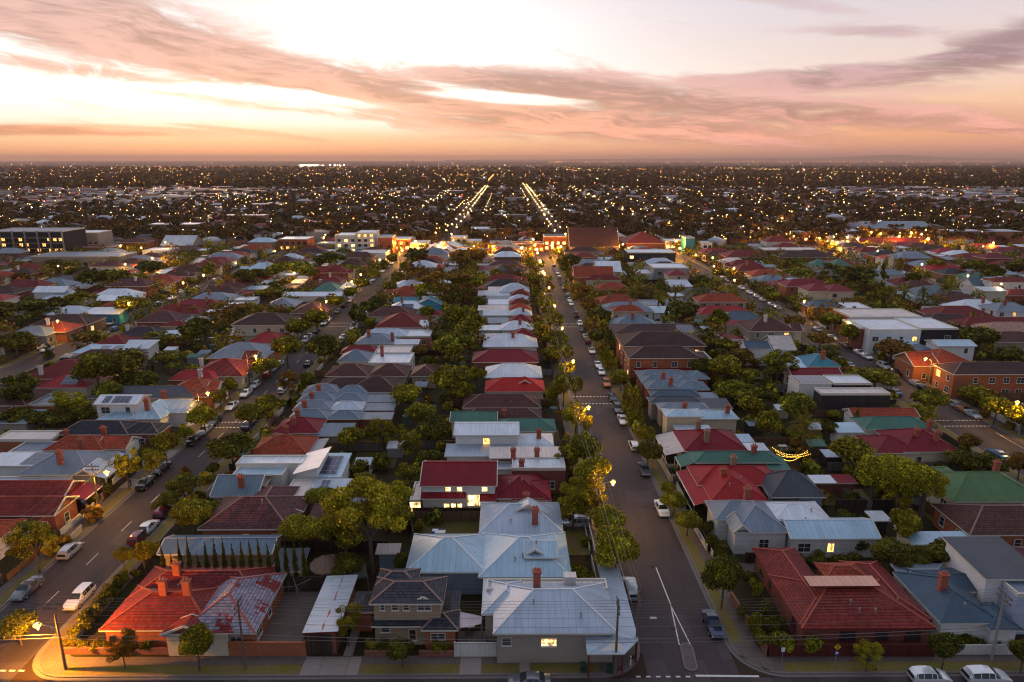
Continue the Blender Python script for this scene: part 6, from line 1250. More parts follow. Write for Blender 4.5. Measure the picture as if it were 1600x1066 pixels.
def make_car(kind):
    L, W, st = CARS[kind]; body, glass = MB(), MB()
    def ringp(s):
        y, zb, zs, w, zr, wr = s
        return [Vector((-w * .93, y, zb)), Vector((-w, y, (zb + zs) / 2)), Vector((-w * .965, y, zs)), Vector((-wr, y, zr)), Vector((-wr * .5, y, zr + .03)), Vector((wr * .5, y, zr + .03)), Vector((wr, y, zr)), Vector((w * .965, y, zs)), Vector((w, y, (zb + zs) / 2)), Vector((w * .93, y, zb))]
    rs = [ringp(s) for s in st]
    for i in range(len(rs) - 1):
        a, b = rs[i], rs[i + 1]
        for j in range(9): body.face([a[j], a[j + 1], b[j + 1], b[j]][::-1])
        body.face([a[9], a[0], b[0], b[9]][::-1])
        ca, cb = st[i][4] - st[i][2] > NOCAB, st[i + 1][4] - st[i + 1][2] > NOCAB
        def inset(q, amt=.07, off=.012):
            c = sum(q, Vector()) / len(q); n = (q[1] - q[0]).cross(q[2] - q[0]).normalized(); ref = Vector((c.x * .6, 0, 1)) if abs(c.x) < .3 else Vector((c.x, 0, .2)); n = n if n.dot(ref) > 0 else -n
            return [p + (c - p).normalized() * amt + n * off for p in q]
        if ca and cb:
            for j, fl in ((2, False), (6, False)):
                q = [a[j], b[j], b[j + 1], a[j + 1]]; q = inset(q, .05, .02); glass.face(q)
        elif ca or cb:
            q = [a[3], b[3], b[4], a[4]]; full = [a[3], b[3], b[6], a[6]]; glass.face(inset(full, .05, .055))
            for j in (2, 6): q = [a[j], b[j], b[j + 1], a[j + 1]]; glass.face(inset(q, .10))
    body.face(rs[0]); body.face(rs[-1][::-1])
    root = bpy.data.objects.new('parked_car', None); COL.objects.link(root); root.empty_display_size = .5
    bo = body.build('body', [PAINT['white']], root, smooth=False); bo.material_slots[0].link = 'OBJECT'; bo.material_slots[0].material = PAINT['white']
    glass.build('windows', 'carglass', root)
    r = .34 if kind == 'four_wheel_drive' else .31
    for sx in (-1, 1):
        for yy in (-L * .29, L * .31):
            wm = MB(); x = sx * (W / 2 - .10); wm.tube((x - .11, yy, r), (x + .11, yy, r), r, r, 16)
            wo = wm.build('wheel', 'tyre', root); rm = MB(); rm.tube((x + sx * .105, yy, r), (x + sx * .125, yy, r), r * .62, r * .58, 12); rm.build('rim', 'rim', wo)
        y1, y0, zz = st[-2][0], st[1][0], st[-2][2]
        h = MB(); h.box(sx * .62 - .16, sx * .62 + .16, y1 - .1, y1 + .10, zz - .20, zz - .04, 0, True); h.build('headlight', 'headlight', root)
        h = MB(); h.box(sx * .66 - .13, sx * .66 + .13, y0 - .05, y0 + .06, st[1][2] - .22, st[1][2] - .04, 0, True); h.build('taillight', 'taillight', root)
    n = MB(); n.box(-.26, .26, y1 + .10, y1 + .15, .42, .54, 0, True); n.build('bumper_grille', 'blackp', root)
    n = MB(); n.box(-.24, .24, y0 - .06, y0 - .03, .60, .72, 0, True); n.build('number_plate', 'cap_w', root)
    if kind == 'four_wheel_drive':
        n = MB()
        for xx in (-.62, .62): n.bar((xx, -1.9, 1.90), (xx, .2, 1.88), .05, .05)
        for yy in (-1.6, -.7, .05): n.bar((-.62, yy, 1.90), (.62, yy, 1.90), .05, .04)
        n.build('roof_rack', 'blackp', root)
    return reg(root)
PROTO = {k: make_car(k) for k in CARS}; USED = set()
def car(x, y, kind, col, rz, label=None, group=None, full=True, cat='car', name='parked_car', z=.008):
    p = PROTO[kind]; o = copy_tree(p)
    o.name = name; o.location = (x, y, z); o.rotation_euler = (0, 0, rz)
    for c in o.children:
        if c.name.startswith('body'): c.material_slots[0].link = 'OBJECT'; c.material_slots[0].material = PAINT[col]
    return tag(o, label, cat, group)
HB, SD, WG, FW = 'hatchback', 'sedan', 'wagon', 'four_wheel_drive'
CL = []
def carp(px, py, kind, col, rz=0, z=None):
    q = P(px, py, .0)
    for nm, (a, b) in STREETS.items():      # pull the car to its kerb
        if a - 1.5 < q.x < b + 1.5:
            q.x = a + 1.15 if abs(q.x - a) < abs(q.x - b) else b - 1.15
            break
    CL.append((q.x, q.y, kind, col, rz)); occupy(q.x - 1, q.x + 1, q.y - 2.4, q.y + 2.4)
for a in [(1036, 800, SD, 'white', 180), (1008, 738, SD, 'grey', 180), (989, 700, HB, 'white', 0), (973, 660, SD, 'white', 180), (967, 643, FW, 'grey', 180), (957, 625, SD, 'black', 180), (949, 603, FW, 'orange', 180), (940, 584, HB, 'white', 180), (935, 573, SD, 'white', 180), (923, 551, SD, 'white', 180),
          (917, 536, HB, 'maroon', 0), (914, 528, SD, 'silver', 0), (909, 518, SD, 'black', 180), (904, 508, HB, 'white', 180), (898, 495, FW, 'maroon', 180), (890, 477, HB, 'white', 180), (887, 471, SD, 'white', 180), (884, 463, HB, 'silver', 0), (880, 452, FW, 'white', 180), (876, 446, SD, 'dark blue', 0), (869, 435, WG, 'silver', 0), (867, 428, SD, 'white', 180), (864, 423, SD, 'silver', 0), (866, 417, HB, 'grey', 0), (860, 404, SD, 'black', 0),
          (981, 924, WG, 'silver', 0), (1118, 982, SD, 'dark blue', 180),
          (124, 940, WG, 'white', 180), (27, 926, SD, 'grey', 180), (101, 865, HB, 'silver', 0), (227, 760, SD, 'black', 180), (253, 737, SD, 'black', 180), (237, 830, SD, 'white', 0), (222, 843, HB, 'maroon', 0), (262, 804, HB, 'maroon', 0), (290, 773, HB, 'white', 0), (305, 692, SD, 'black', 180), (323, 676, SD, 'silver', 180), (341, 662, SD, 'black', 180), (365, 638, SD, 'white', 180), (392, 618, SD, 'white', 180), (406, 605, HB, 'silver', 180),
          (424, 588, HB, 'red', 0), (433, 579, SD, 'silver', 0), (443, 572, SD, 'white', 180), (472, 548, SD, 'black', 180), (486, 534, WG, 'silver', 180), (494, 528, SD, 'silver', 180), (506, 519, SD, 'black', 180), (517, 508, FW, 'silver', 180), (523, 502, SD, 'white', 180), (539, 489, SD, 'grey', 180), (548, 480, HB, 'maroon', 0), (557, 472, SD, 'white', 180), (537, 529, SD, 'white', 0), (551, 518, HB, 'white', 0), (556, 508, HB, 'grey', 0), (497, 571, SD, 'black', 0), (453, 612, HB, 'white', 0), (470, 600, FW, 'silver', 0), (572, 492, SD, 'white', 0), (398, 668, SD, 'dark blue', 0), (408, 655, HB, 'white', 0),
          (588, 444, HB, 'white', 180), (592, 439, SD, 'white', 180), (598, 433, SD, 'grey', 180), (607, 425, SD, 'white', 180), (614, 419, SD, 'silver', 180), (619, 413, HB, 'white', 180), (623, 408, SD, 'grey', 180), (622, 437, HB, 'white', 0), (629, 429, SD, 'silver', 0), (634, 421, HB, 'white', 0),
          (1386, 575, WG, 'white', 180), (1406, 585, SD, 'black', 180), (1362, 560, SD, 'white', 180), (1350, 554, SD, 'white', 180), (1328, 542, SD, 'grey', 180), (1303, 530, SD, 'white', 180), (1281, 517, SD, 'silver', 0), (1400, 616, SD, 'blue', 0), (1497, 634, HB, 'silver', 0), (1512, 644, SD, 'orange', 180), (1526, 651, SD, 'silver', 180), (1440, 603, SD, 'silver', 180), (1456, 610, SD, 'black', 180), (1562, 714, SD, 'blue', 0), (1246, 500, HB, 'white', 0), (1205, 478, SD, 'white', 180), (1190, 470, SD, 'white', 0), (1178, 459, SD, 'white', 180), (1180, 465, HB, 'silver', 180), (1165, 452, SD, 'white', 180), (1145, 440, SD, 'silver', 180), (1136, 436, HB, 'white', 0), (1300, 550, SD, 'black', 0), (1298, 563, HB, 'black', 0), (1325, 573, SD, 'grey', 0), (1207, 483, SD, 'silver', 0),
          (173, 507, HB, 'white', 180), (176, 516, HB, 'blue', 0), (148, 525, SD, 'white', 180), (142, 530, HB, 'grey', 180), (63, 549, SD, 'white', 180), (270, 468, SD, 'white', 180), (282, 458, SD, 'silver', 180), (298, 452, SD, 'white', 180), (250, 476, HB, 'white', 0), (335, 440, HB, 'white', 0),
          (1522, 463, SD, 'white', 180), (1534, 469, HB, 'white', 180), (1492, 466, FW, 'black', 0), (1565, 478, SD, 'black', 180), (1590, 487, SD, 'silver', 180), (1553, 487, SD, 'white', 0), (1582, 494, SD, 'silver', 0), (1378, 418, SD, 'white', 180), (1394, 424, SD, 'silver', 180), (1420, 430, HB, 'red', 180), (1410, 427, HB, 'white', 180), (1350, 409, SD, 'white', 180)]:
    carp(*a)
CL.sort(key=lambda c: c[1]); cn = {}
for x, y, k, c, rz in CL:
    st = min(STREETS, key=lambda s: min(abs(x - STREETS[s][0]), abs(x - STREETS[s][1]))); sd = 'left' if abs(x - STREETS[st][0]) < abs(x - STREETS[st][1]) else 'right'
    key = (st, sd, c, k); cn[key] = cn.get(key, 0) + 1; kk = k.replace('_', ' ')
    car(x, y, k, c, R(rz), f"{c} {kk}, {ORD(cn[key])} such up {SN[st]}'s {sd} kerb", f"cars parked along the {sd} kerb of {SN[st]}")
q = P(897, 823, 0); car(q.x, q.y, FW, 'silver', R(90), 'silver four wheel drive with roof rack in a driveway beside the white tin house', 'cars parked in driveways', z=.03)
q = P(124, 797, 0); car(q.x, q.y, SD, 'black', R(-80), 'black car on the concrete driveway beside the maroon verandah house', 'cars parked in driveways', z=.03)
for px, py, kd, c, rr, w in [(1451, 1064, HB, 'white', -90, 'small white hatchback parked at the bottom edge, left of two white cars'), (1540, 1064, WG, 'white', -90, 'white wagon parked at the bottom edge, right of two white cars'), (827, 1072, SD, 'grey', 90, 'dark grey sedan cut by the bottom edge in front of the corner shop')]:
    q = P(px, py, 0); car(q.x, q.y, kd, c, R(rr), w, 'cars parked along the front road')
for p in PROTO.values():
    def rm(o):
        for c in list(o.children): rm(c)
        bpy.data.objects.remove(o)
    rm(p)

# ================================================================== poles, street lamps, cables
def lamp_meshes(matl, h=7.6, arm=1.9, wood=True):
    pole = MB(); pole.tube((0, 0, 0), (0, 0, h + 1.4 if wood else h), .17 if wood else .09, .11 if wood else .06, 8)
    a = MB(); a.bar((0, 0, h - .5), (arm, 0, h + .05), .07, .07); a.bar((arm * .5, 0, h - .22), (0, 0, h - 1.1), .04, .04)
    ln = MB(); ln.ball((arm + .25, 0, h - .06), .40, 10, 6, 0, .72); ln.ball((arm + .25, 0, h - .52), .06, 6, 4, 1); hd = MB(); hd.box(arm - .1, arm + .65, -.16, .16, h + .06, h + .20, 0, True)
    return pole.mesh('pole', 'timber' if wood else 'pole_g'), a.mesh('arm', 'steel'), ln.mesh('lantern', [matl + '_globe', matl]), hd.mesh('lamp_cap', 'steel')
M['lamp_corner'] = emit('corner_sodium_lamp', (1, .36, .025), 120000); M['lamp_corner_globe'] = M['lamp_hot_globe']
LM = {('lamp_corner', True): lamp_meshes('lamp_corner', 5.9), ('lamp', True): lamp_meshes('lamp'), ('lamp_hot', True): lamp_meshes('lamp_hot', 5.7), ('lampw', False): lamp_meshes('lampw', 7.6, 1.2, False), ('lampf', False): lamp_meshes('lampf', 7.6, 1.0, False), ('lamp', False): lamp_meshes('lamp', 7.6, 1.4, False), ('lamp_hot', False): lamp_meshes('lamp_hot', 7.2, 1.4, False)}
xm = MB(); xm.bar((0, -1.1, 0), (0, 1.1, 0), .10, .12)
for yy in (-1.0, -.5, .5, 1.0): xm.tube((0, yy, .05), (0, yy, .22), .05, .04, 6, 0)
XARM = xm.mesh('crossarm', 'timber')
def child(parent, name, me, loc=(0, 0, 0), rz=0):
    o = bpy.data.objects.new(name, me); COL.objects.link(o); o.parent = parent; o.location = loc; o.rotation_euler = (0, 0, rz); return o
LAMPS = []
def lamp(x, y, rz, mat='lamp', wood=True, label=None, group='street lamps', cross=None, name='street_lamp', top=None):
    o = thing(name, label, 'street lamp', (x, y, 0), group, rz); ms = LM[(mat, wood)]
    for n, me in zip(('pole', 'arm', 'lantern', 'lamp_cap'), ms): child(o, n, me)
    if cross is not None and wood:
        child(o, 'crossarm', XARM, (0, 0, 8.5), cross - rz); child(o, 'crossarm', XARM, (0, 0, 7.9), cross - rz)
    LAMPS.append((o, x, y)); return o
def wire(name, pts, sag, r=.02, label=None, group=None):
    mb = MB()
    for p, q in zip(pts, pts[1:]):
        p, q = Vector(p), Vector(q); n = 10; prev = p
        for i in range(1, n + 1):
            t = i / n; c = p.lerp(q, t) - Vector((0, 0, sag * 4 * t * (1 - t))); mb.tube(prev, c, r, r, 4, 0, False); prev = c
    return tag(mb.build(name, 'wire'), label, 'cable', group)
# middle street, left kerb
MY = [95.0, 127.6, 160, 194, 227, 260, 294, 328, 362, 396, 428]
for i, y in enumerate(MY): lamp(13.9, y, 0, label=f"timber pole with yellow lamp, {ORD(i + 1)} up the left kerb of the middle street", group='lamp poles of the middle street', cross=math.pi / 2)
for i, (dx, z) in enumerate(((-1, 8.7), (-.5, 8.7), (.5, 8.7), (1, 8.7), (0, 6.9))):
    wire('overhead_cable', [(13.9 + dx, y, z) for y in [66.5] + MY], .5, .018 if z > 7 else .035, f"{['outer left', 'inner left', 'inner right', 'outer right', 'low thick'][i]} overhead cable along the middle street's left kerb poles", 'overhead cables of the middle street')
# left street, left kerb
lps = [(182, 737), (337, 614), (423, 556), (493, 501), (530, 470), (562, 439), (581, 428), (606, 405)]
LY = [P(a, b, 7.6).y for a, b in lps]
for i, y in enumerate(LY): lamp(-65.3, y, 0, label=f"timber pole with yellow lamp, {ORD(i + 1)} up the left kerb of the left street", group='lamp poles of the left street', cross=math.pi / 2)
for i, (dx, z) in enumerate(((-1, 8.7), (.5, 8.7), (1, 8.7), (0, 6.9))):
    wire('overhead_cable', [(-65.3 + dx, y, z) for y in [68] + LY], .6, .018 if z > 7 else .035, f"{['outer left', 'inner right', 'outer right', 'low thick'][i]} overhead cable along the left street's pole line", 'overhead cables of the left street')
# right street and beyond
n = 0
for (px, py, st, sd) in [(1511, 628, 'right', 1), (1374, 560, 'right', 1), (1268, 503, 'right', 1), (1218, 470, 'right', 1), (1150, 437, 'right', -1), (1115, 418, 'right', 1), (1434, 412, 'farright', 1), (1501, 430, 'farright', 1), (1569, 443, 'farright', 1),
                         (3, 543, 'farleft', -1), (146, 501, 'farleft', -1), (233, 473, 'farleft', 1), (297, 441, 'farleft', 1), (348, 429, 'farleft', 1), (38, 435, 'outleft', -1), (123, 415, 'outleft', 1), (390, 410, 'farleft', 1), (454, 424, 'left', -1), (201, 412, 'outleft', 1), (1092, 402, 'right', 1)]:
    q = P(px, py, 7.6); a, b = STREETS[st]; x = (a - 1 if sd < 0 else b + 1) if abs(q.x - (a + b) / 2) < 14 else q.x; n += 1
    lamp(x, q.y, math.pi if sd > 0 else 0, 'lampw' if q.x > 150 or n % 5 == 0 else 'lamp', False, f"grey steel street lamp by {SN[st]}, {ORD(n)} of those in the side streets", 'lamps of the side streets')
# front road poles
c1 = P(103, 1047); lamp(c1.x, c1.y, math.pi * 1.0, 'lamp_corner', True, 'timber corner pole with blazing orange lamp at the left street corner', 'poles of the front road', math.pi / 2)
fp = [(-70, 64.2)]
def pole(px, py, label, h=9.0, m='timber', name='utility_pole'):
    q = P(px, py); o = thing(name, label, 'utility pole', (q.x, q.y, 0), 'poles of the front road'); a = MB(); a.tube((0, 0, 0), (0, 0, h), .16, .10, 8); a.build('pole', m, o)
    child(o, 'crossarm', XARM, (0, 0, h - .45)); child(o, 'crossarm', XARM, (0, 0, h - 1.1)); return q
pq = [pole(384, 1047, 'timber utility pole with tangled fittings before the brick garage wall'), pole(961, 1055, 'slim dark utility pole before the corner shop awning', 9.6), pole(1548, 1034, 'grey timber utility pole with double crossarm before the white fence', 9.2, 'pole_g')]
pq2 = pole(993, 1031, 'dark utility pole at the corner shop pavement starting the middle street line', 8.9)
fx = [c1.x - 34, c1.x, pq[0].x, pq[1].x, pq[2].x, pq[2].x + 30]; fy = [64.2, c1.y, pq[0].y, pq[1].y, pq[2].y, 65]
for i, (dy, z, r) in enumerate(((-1, 8.75, .016), (-.5, 8.75, .016), (.5, 8.75, .016), (1, 8.75, .016), (-1, 8.1, .016), (.9, 8.1, .016), (-.25, 6.4, .022), (-.3, 4.9, .040), (-.3, 4.45, .034))):
    wire('overhead_cable', [(x, y + dy, z) for x, y in zip(fx, fy)], .35, r, f"{['first', 'second', 'third', 'fourth', 'fifth', 'sixth', 'seventh', 'thick pale eighth', 'lowest'][i]} overhead cable from the top along the front road poles", 'overhead cables of the front road')
wire('overhead_cable', [(pq2.x, pq2.y, 8.2), (13.9, 66.5, 8.7)], .1, .02, 'short tie cable between the corner shop poles', 'overhead cables of the front road')
# shopping street lamps and far rows
n = 0
for px, py, mt in [(617, 378, 'lamp_hot'), (628, 390, 'lamp_hot'), (649, 376, 'lamp_hot'), (690, 378, 'lamp_hot'), (740, 384, 'lamp_hot'), (770, 384, 'lamp_hot'), (790, 386, 'lamp_hot'), (815, 386, 'lamp_hot'), (838, 388, 'lamp_hot'), (843, 407, 'lamp'), (848, 424, 'lamp'), (862, 382, 'lamp_hot'), (876, 384, 'lamp_hot'), (973, 380, 'lamp_hot'), (1056, 376, 'lamp_hot'), (1062, 387, 'lamp_hot'), (1087, 398, 'lamp'),
                   (1044, 348, 'lamp_hot'), (1050, 352, 'lamp'), (1082, 341, 'lamp_hot'), (1112, 341, 'lamp'), (1185, 355, 'lamp_hot'), (1200, 358, 'lamp'), (1222, 340, 'lamp_hot'), (1240, 368, 'lamp_hot'), (1280, 371, 'lamp_hot'), (1308, 377, 'lamp_hot'), (1325, 370, 'lampw'), (1340, 372, 'lamp_hot'), (1361, 362, 'lamp_hot'), (1376, 365, 'lamp'), (1405, 368, 'lamp_hot'), (1424, 362, 'lamp_hot'), (1440, 365, 'lamp_hot'), (1450, 372, 'lamp_hot'), (1518, 362, 'lampw'), (1536, 385, 'lamp'), (1552, 378, 'lamp_hot'), (1568, 360, 'lamp'), (1372, 392, 'lampw'),
                   (503, 348, 'lamp_hot'), (534, 350, 'lamp'), (544, 350, 'lamp'), (506, 371, 'lamp'), (527, 362, 'lamp'), (429, 392, 'lamp'), (237, 402, 'lamp_hot'), (349, 355, 'lamp'), (162, 357, 'lamp'), (200, 350, 'lamp'), (258, 378, 'lamp'), (21, 345, 'lamp'), (41, 349, 'lamp'), (188, 384, 'lamp'), (220, 387, 'lamp'), (294, 371, 'lamp'), (326, 363, 'lamp'), (613, 312, 'lampw'), (332, 342, 'lampw'), (237, 331, 'lampw'), (1115, 416, 'lamp')]:
    q = P(px, py, 7.4); n += 1
    if mt == 'lampw' or mt == 'lamp' or mt == 'lamp_hot': lamp(q.x - 1.5, q.y, 0, mt, False, f"distant street lamp around the shopping street, {ORD(n)} counted from the nearest row" , 'lamps around the shopping street')
SHOPL = LAMPS[-n:]; SHOPL.sort(key=lambda t: t[1])
for i, (o, x, y) in enumerate(SHOPL): o['label'] = f"street lamp around the shopping street, {ORD(i + 1)} counting from left to right"
for sx, y0, y1, st, w in ((36, 458, 1900, 24, 'long straight row right of the far middle street'), (-40, 458, 1700, 24, 'long straight row left of the far middle street'), (117, 600, 1700, 30, 'slanting row right of the long straight rows'), (-94, 700, 1250, 26, 'slanting row left of the long straight rows'), (-165, 900, 2000, 38, 'outer slanting row on the left'), (205, 760, 1500, 36, 'outer slanting row on the right'), (300, 700, 1300, 40, 'farthest out slanting row on the right')):
    y = y0; i = 0
    while y < y1: i += 1; lamp(sx + (1.5 if i % 2 else -1.5), y, 0 if i % 2 else math.pi, 'lampf', False, f"street lamp, {ORD(i)} up the {w}", f"lamps in the {w}"); y += st
print('lamps', len(LAMPS))

# ================================================================== fences, walls, road markings and other near things
def fence(pa, pb, h, mat, label, cat='fence', name='fence', t=.10, za=0.0, group='fences near the front road'):
    a = P(*pa) if len(pa) == 2 else Vector(pa); b = P(*pb) if len(pb) == 2 else Vector(pb); mb = MB(); mb.bar((a.x, a.y, h / 2), (b.x, b.y, h / 2), t, h)
    o = thing(name, label, cat, (0, 0, 0), group); mb.build('panel', mat, o); c = MB(); c.bar((a.x, a.y, h + .03), (b.x, b.y, h + .03), t + .06, .06); c.build('capping', mat, o)
    L = (b - a).length; n = max(1, int(L / 2.6)); d = (b - a) / n
    for i in range(n + 1):
        q = a + d * i; p = MB(); p.box(q.x - .09, q.x + .09, q.y - .09, q.y + .09, 0, h + .12); p.build('post', mat, o)
    return o
fence((711, 1027), (777, 1027), 1.9, 'f_white', 'white boarded fence between the two storey house and the corner shop')
fence((777, 1027.5), (802, 1027.5), 1.9, 'w_beige', 'beige boarded wall section continuing the white fence', 'wall', 'wall', .14)
fence((1199, 1027), (1458, 1027), 1.7, 'f_red', 'long dark red boarded fence in front of the big red tiled house')
fence((1141, 936), (1199, 1027), 1.1, 'f_brick', 'low red brick side fence along the footpath of the big red tiled house', 'wall', 'wall', .24)
fence((1492, 1024), (1600, 1024), 1.35, 'f_white', 'white fence with gate in front of the dark slate roofed house')
fence((360, 1026), (478, 1026), 1.9, 'w_orange', 'orange brick yard wall with a dark door between garage and cream wall', 'wall', 'wall', .24)
fence((266, 1024), (359, 1024), 2.9, 'w_cream', 'tall cream rendered garage wall glowing under the corner lamp', 'wall', 'wall', .3)
fence((100, 1022), (264, 1022), .8, 'f_brick', 'low orange brick garden fence along the corner house hedge', 'wall', 'wall', .24)
fence((571, 1027), (613, 1027), .8, 'f_brick', 'brick planter wall left of the two storey house steps', 'wall', 'wall', .24)
fence((656, 1027), (709, 1027), .8, 'f_brick', 'brick planter wall right of the two storey house steps', 'wall', 'wall', .24)
fence((646, 811), (755, 811), 1.9, 'f_dark', 'dark paling fence below the lit two storey white house')
fence((539, 704), (618, 704), 1.9, 'f_orange', 'orange stained timber fence behind a lawn in the middle gardens')
fence((330, 926), (508, 922), 2.0, 'f_dark', 'dark tall fence behind the pencil cypresses')
fence((917, 815), (937, 905), 1.2, 'f_white', 'white picket fence on the left footpath beside two round trees')
fence((1028, 720), (1046, 752), 1.3, 'f_cream', 'cream fence along the footpath by the striped verandah house')
fence((1046, 753), (1080, 753), 1.3, 'f_cream', 'cream fence across the garden beside the striped verandah house')
fence((1041, 735), (1074, 735), 1.2, 'f_cream', 'upper cream cross fence beside the green roofed house')
fence((1084, 827), (1104, 862), 1.1, 'f_white', 'short white fence before the grey gabled weatherboard house')
fence((151, 790), (168, 774), 1.2, 'f_cream', 'cream low fence beside the maroon verandah driveway')
fence((112, 848), (128, 832), 1.2, 'f_cream', 'cream low fence on the near side of the driveway')
fence((179, 767), (195, 743), 2.1, 'f_white', 'tall white gate beside the lit porch house', 'gate', 'gate')
fence((1330, 536), (1362, 549), 1.3, 'f_white', 'white fence in front of the white office by the right street')
fence((1547, 650), (1590, 674), 1.4, 'f_white', 'white fence on the far side of the right street crossing')
fence((1305, 797), (1393, 797), 1.8, 'f_dark', 'dark fence of the shaded yard behind the white tin house')
fence((1310, 775), (1360, 800), 1.8, 'f_grey', 'grey slanting yard fence below the big yellow tree')
fence((1440, 796), (1500, 830), 1.8, 'f_brown', 'brown paling fence beside the orange brick house yard')
fence((745, 735), (800, 735), 1.8, 'f_brown', 'brown fence above the lit two storey house')
fence((640, 800), (646, 850), 1.8, 'f_dark', 'dark side fence left of the back lawn')
fence((755, 818), (753, 850), 1.8, 'f_brown', 'brown side fence right of the back lawn')
fence((0, 860), (62, 835), 1.2, 'f_cream', 'cream garden fence on the far left of the left street')
fence((1178, 880), (1165, 880), 1.6, 'f_dark', 'dark fence beside the big red tiled house corner')
# boundary fences of ordinary lots
fn = {}
for root, x0, x1, y0, y1 in HOUSES:
    if y0 > 330 or y1 - y0 > 40: continue
    st = min(STREETS, key=lambda s: min(abs(x0 - STREETS[s][1]), abs(x1 - STREETS[s][0])))
    a, b = STREETS[st]; right = abs(x0 - b) < abs(x1 - a)
    px = b + 3.2 if right else a - 3.2
    if not (in_view(px, y0, 1, 20)): continue
    front = min(abs(x0 - px), abs(x1 - px))
    if front > 14 or y0 < 76: continue
    key = (st, right); fn[key] = fn.get(key, 0) + 1; sd = 'right' if right else 'left'
    m = rnd.choice(('f_white', 'f_cream', 'f_brick', 'f_grey', 'f_dark', 'f_brown')); wd = {'f_white': 'white', 'f_cream': 'cream', 'f_brick': 'brick', 'f_grey': 'grey', 'f_dark': 'dark', 'f_brown': 'brown'}[m]
    fb = MB(); fb.box(px - .06, px + .06, y0 + .2, y1 - 1.6, 0, rnd.uniform(.9, 1.4))
    tag(fb.build('front_fence', m), f"low {wd} front fence, {ORD(fn[key])} up the {sd} side of {SN[st]}", 'fence', f"front fences along {SN[st]}")
    # side boundary
    xa = px + (.1 if right else -.1); xb = x0 - 1 if right else x1 + 1; back = (x1 + 9) if right else (x0 - 9); yy = y0 - .45
    lo, hi = (xa, back) if right else (back, xa)
    if free(lo, hi, yy - .05, yy + .05, .05):
        m = rnd.choice(('f_grey', 'f_brown', 'f_dark', 'f_brown')); sb = MB(); sb.box(lo, hi, yy - .05, yy + .05, 0, 1.7)
        tag(sb.build('paling_fence', m), f"{ {'f_grey': 'grey', 'f_dark': 'dark', 'f_brown': 'brown'}[m]} paling boundary fence, {ORD(fn[key])} up the {sd} side of {SN[st]}", 'fence', f"boundary fences along {SN[st]}")
rk = random.Random(21); cl = 0; tr = 0
M['tank'] = plain('tank_green', (.09, .14, .11), .6); M['tramp'] = plain('trampoline_mat', (.02, .025, .03), .8)
CLN = {}
while cl < 70 and tr < 20000:
    tr += 1; y = 88 + 160 * rk.random(); x = rk.uniform(-.72, .72) * y
    if not free(x - 1.6, x + 1.6, y - 1.4, y + 1.4, .2) or any(a - 4.5 < x < b + 4.5 for a, b in STREETS.values()) or not tfree(x, y, 2.6): continue
    kd = rk.choice(('shed', 'shed', 'tank', 'tramp', 'table', 'car_port')); occupy(x - 1.5, x + 1.5, y - 1.3, y + 1.3); cl += 1
    zn = 'left of the left street' if x < -59 else 'between the left and middle streets' if x < 20 else 'between the middle and right streets' if x < 98 else 'past the right street'
    CLN[(kd, zn)] = CLN.get((kd, zn), 0) + 1; od = ORD(CLN[(kd, zn)])
    if kd in ('shed', 'car_port'):
        o = thing('garden_shed', f"small tin {'garden shed' if kd == 'shed' else 'lean to roof'}, {od} such up the gardens {zn}", 'shed', (x, y, 0), 'sheds in the gardens'); w, d = rk.uniform(1.1, 1.7), rk.uniform(1, 1.4); m = MB(); m.box(-w, w, -d, d, 0, 2.0 if kd == 'shed' else .02)
        if kd == 'car_port':
            for sx in (-1, 1):
                for sy in (-1, 1): m.box(sx * (w - .1) - .05, sx * (w - .1) + .05, sy * (d - .1) - .05, sy * (d - .1) + .05, 0, 2.1)
        m.build('wall', rk.choice(('w_dark', 'w_grey', 'w_cream', 'f_brown')), o); m = MB(); q = [(-w - .15, -d - .15, 2.05), (w + .15, -d - .15, 2.05), (w + .15, d + .15, 2.4), (-w - .15, d + .15, 2.4)]; m.face(q); m.face([(a, b, c - .06) for a, b, c in q][::-1]); m.build('roof', rk.choice(('m_silver', 'm_white', 'm_grey', 'm_green')), o)
    elif kd == 'tank':
        o = thing('rainwater_tank', f"round rainwater tank, {od} such up the gardens {zn}", 'tank', (x, y, 0), 'tanks in the gardens'); m = MB(); m.tube((0, 0, 0), (0, 0, 1.9), .9, .9, 16); m.build('body', 'tank', o); m = MB(); m.tube((0, 0, 1.9), (0, 0, 2.1), .92, .25, 16); m.build('lid', 'tank', o)
    elif kd == 'tramp':
        o = thing('trampoline', f"round trampoline, {od} such up the gardens {zn}", 'trampoline', (x, y, 0), 'trampolines in the gardens'); m = MB(); m.tube((0, 0, .8), (0, 0, .84), 1.4, 1.4, 20); m.build('bed', 'tramp', o)
        for i in range(6): a = i * 1.047; m = MB(); m.tube((1.4 * math.cos(a), 1.4 * math.sin(a), 0), (1.4 * math.cos(a), 1.4 * math.sin(a), 2.3), .03, .03, 6); m.build('leg', 'steel', o)
    else:
        o = thing('garden_table', f"white garden table, {od} such up the gardens {zn}", 'table', (x, y, 0), 'garden tables'); m = MB(); m.box(-.8, .8, -.45, .45, .7, .76, 0, True); m.build('table_top', 'w_white', o)
        for sx in (-1, 1):
            for sy in (-1, 1): m = MB(); m.box(sx * .7 - .03, sx * .7 + .03, sy * .38 - .03, sy * .38 + .03, 0, .7); m.build('leg', 'steel', o); m = MB(); m.tube((sx * .45, sy * .85, 0), (sx * .45, sy * .85, .45), .2, .22, 10); s_ = thing('garden_stool', f"{('far' if sy > 0 else 'near')} {('right' if sx > 0 else 'left')} stool of {od} table {zn}", 'stool', (x, y, 0), 'garden stools'); m.build('seat', 'w_beige', s_)
mh = MB()
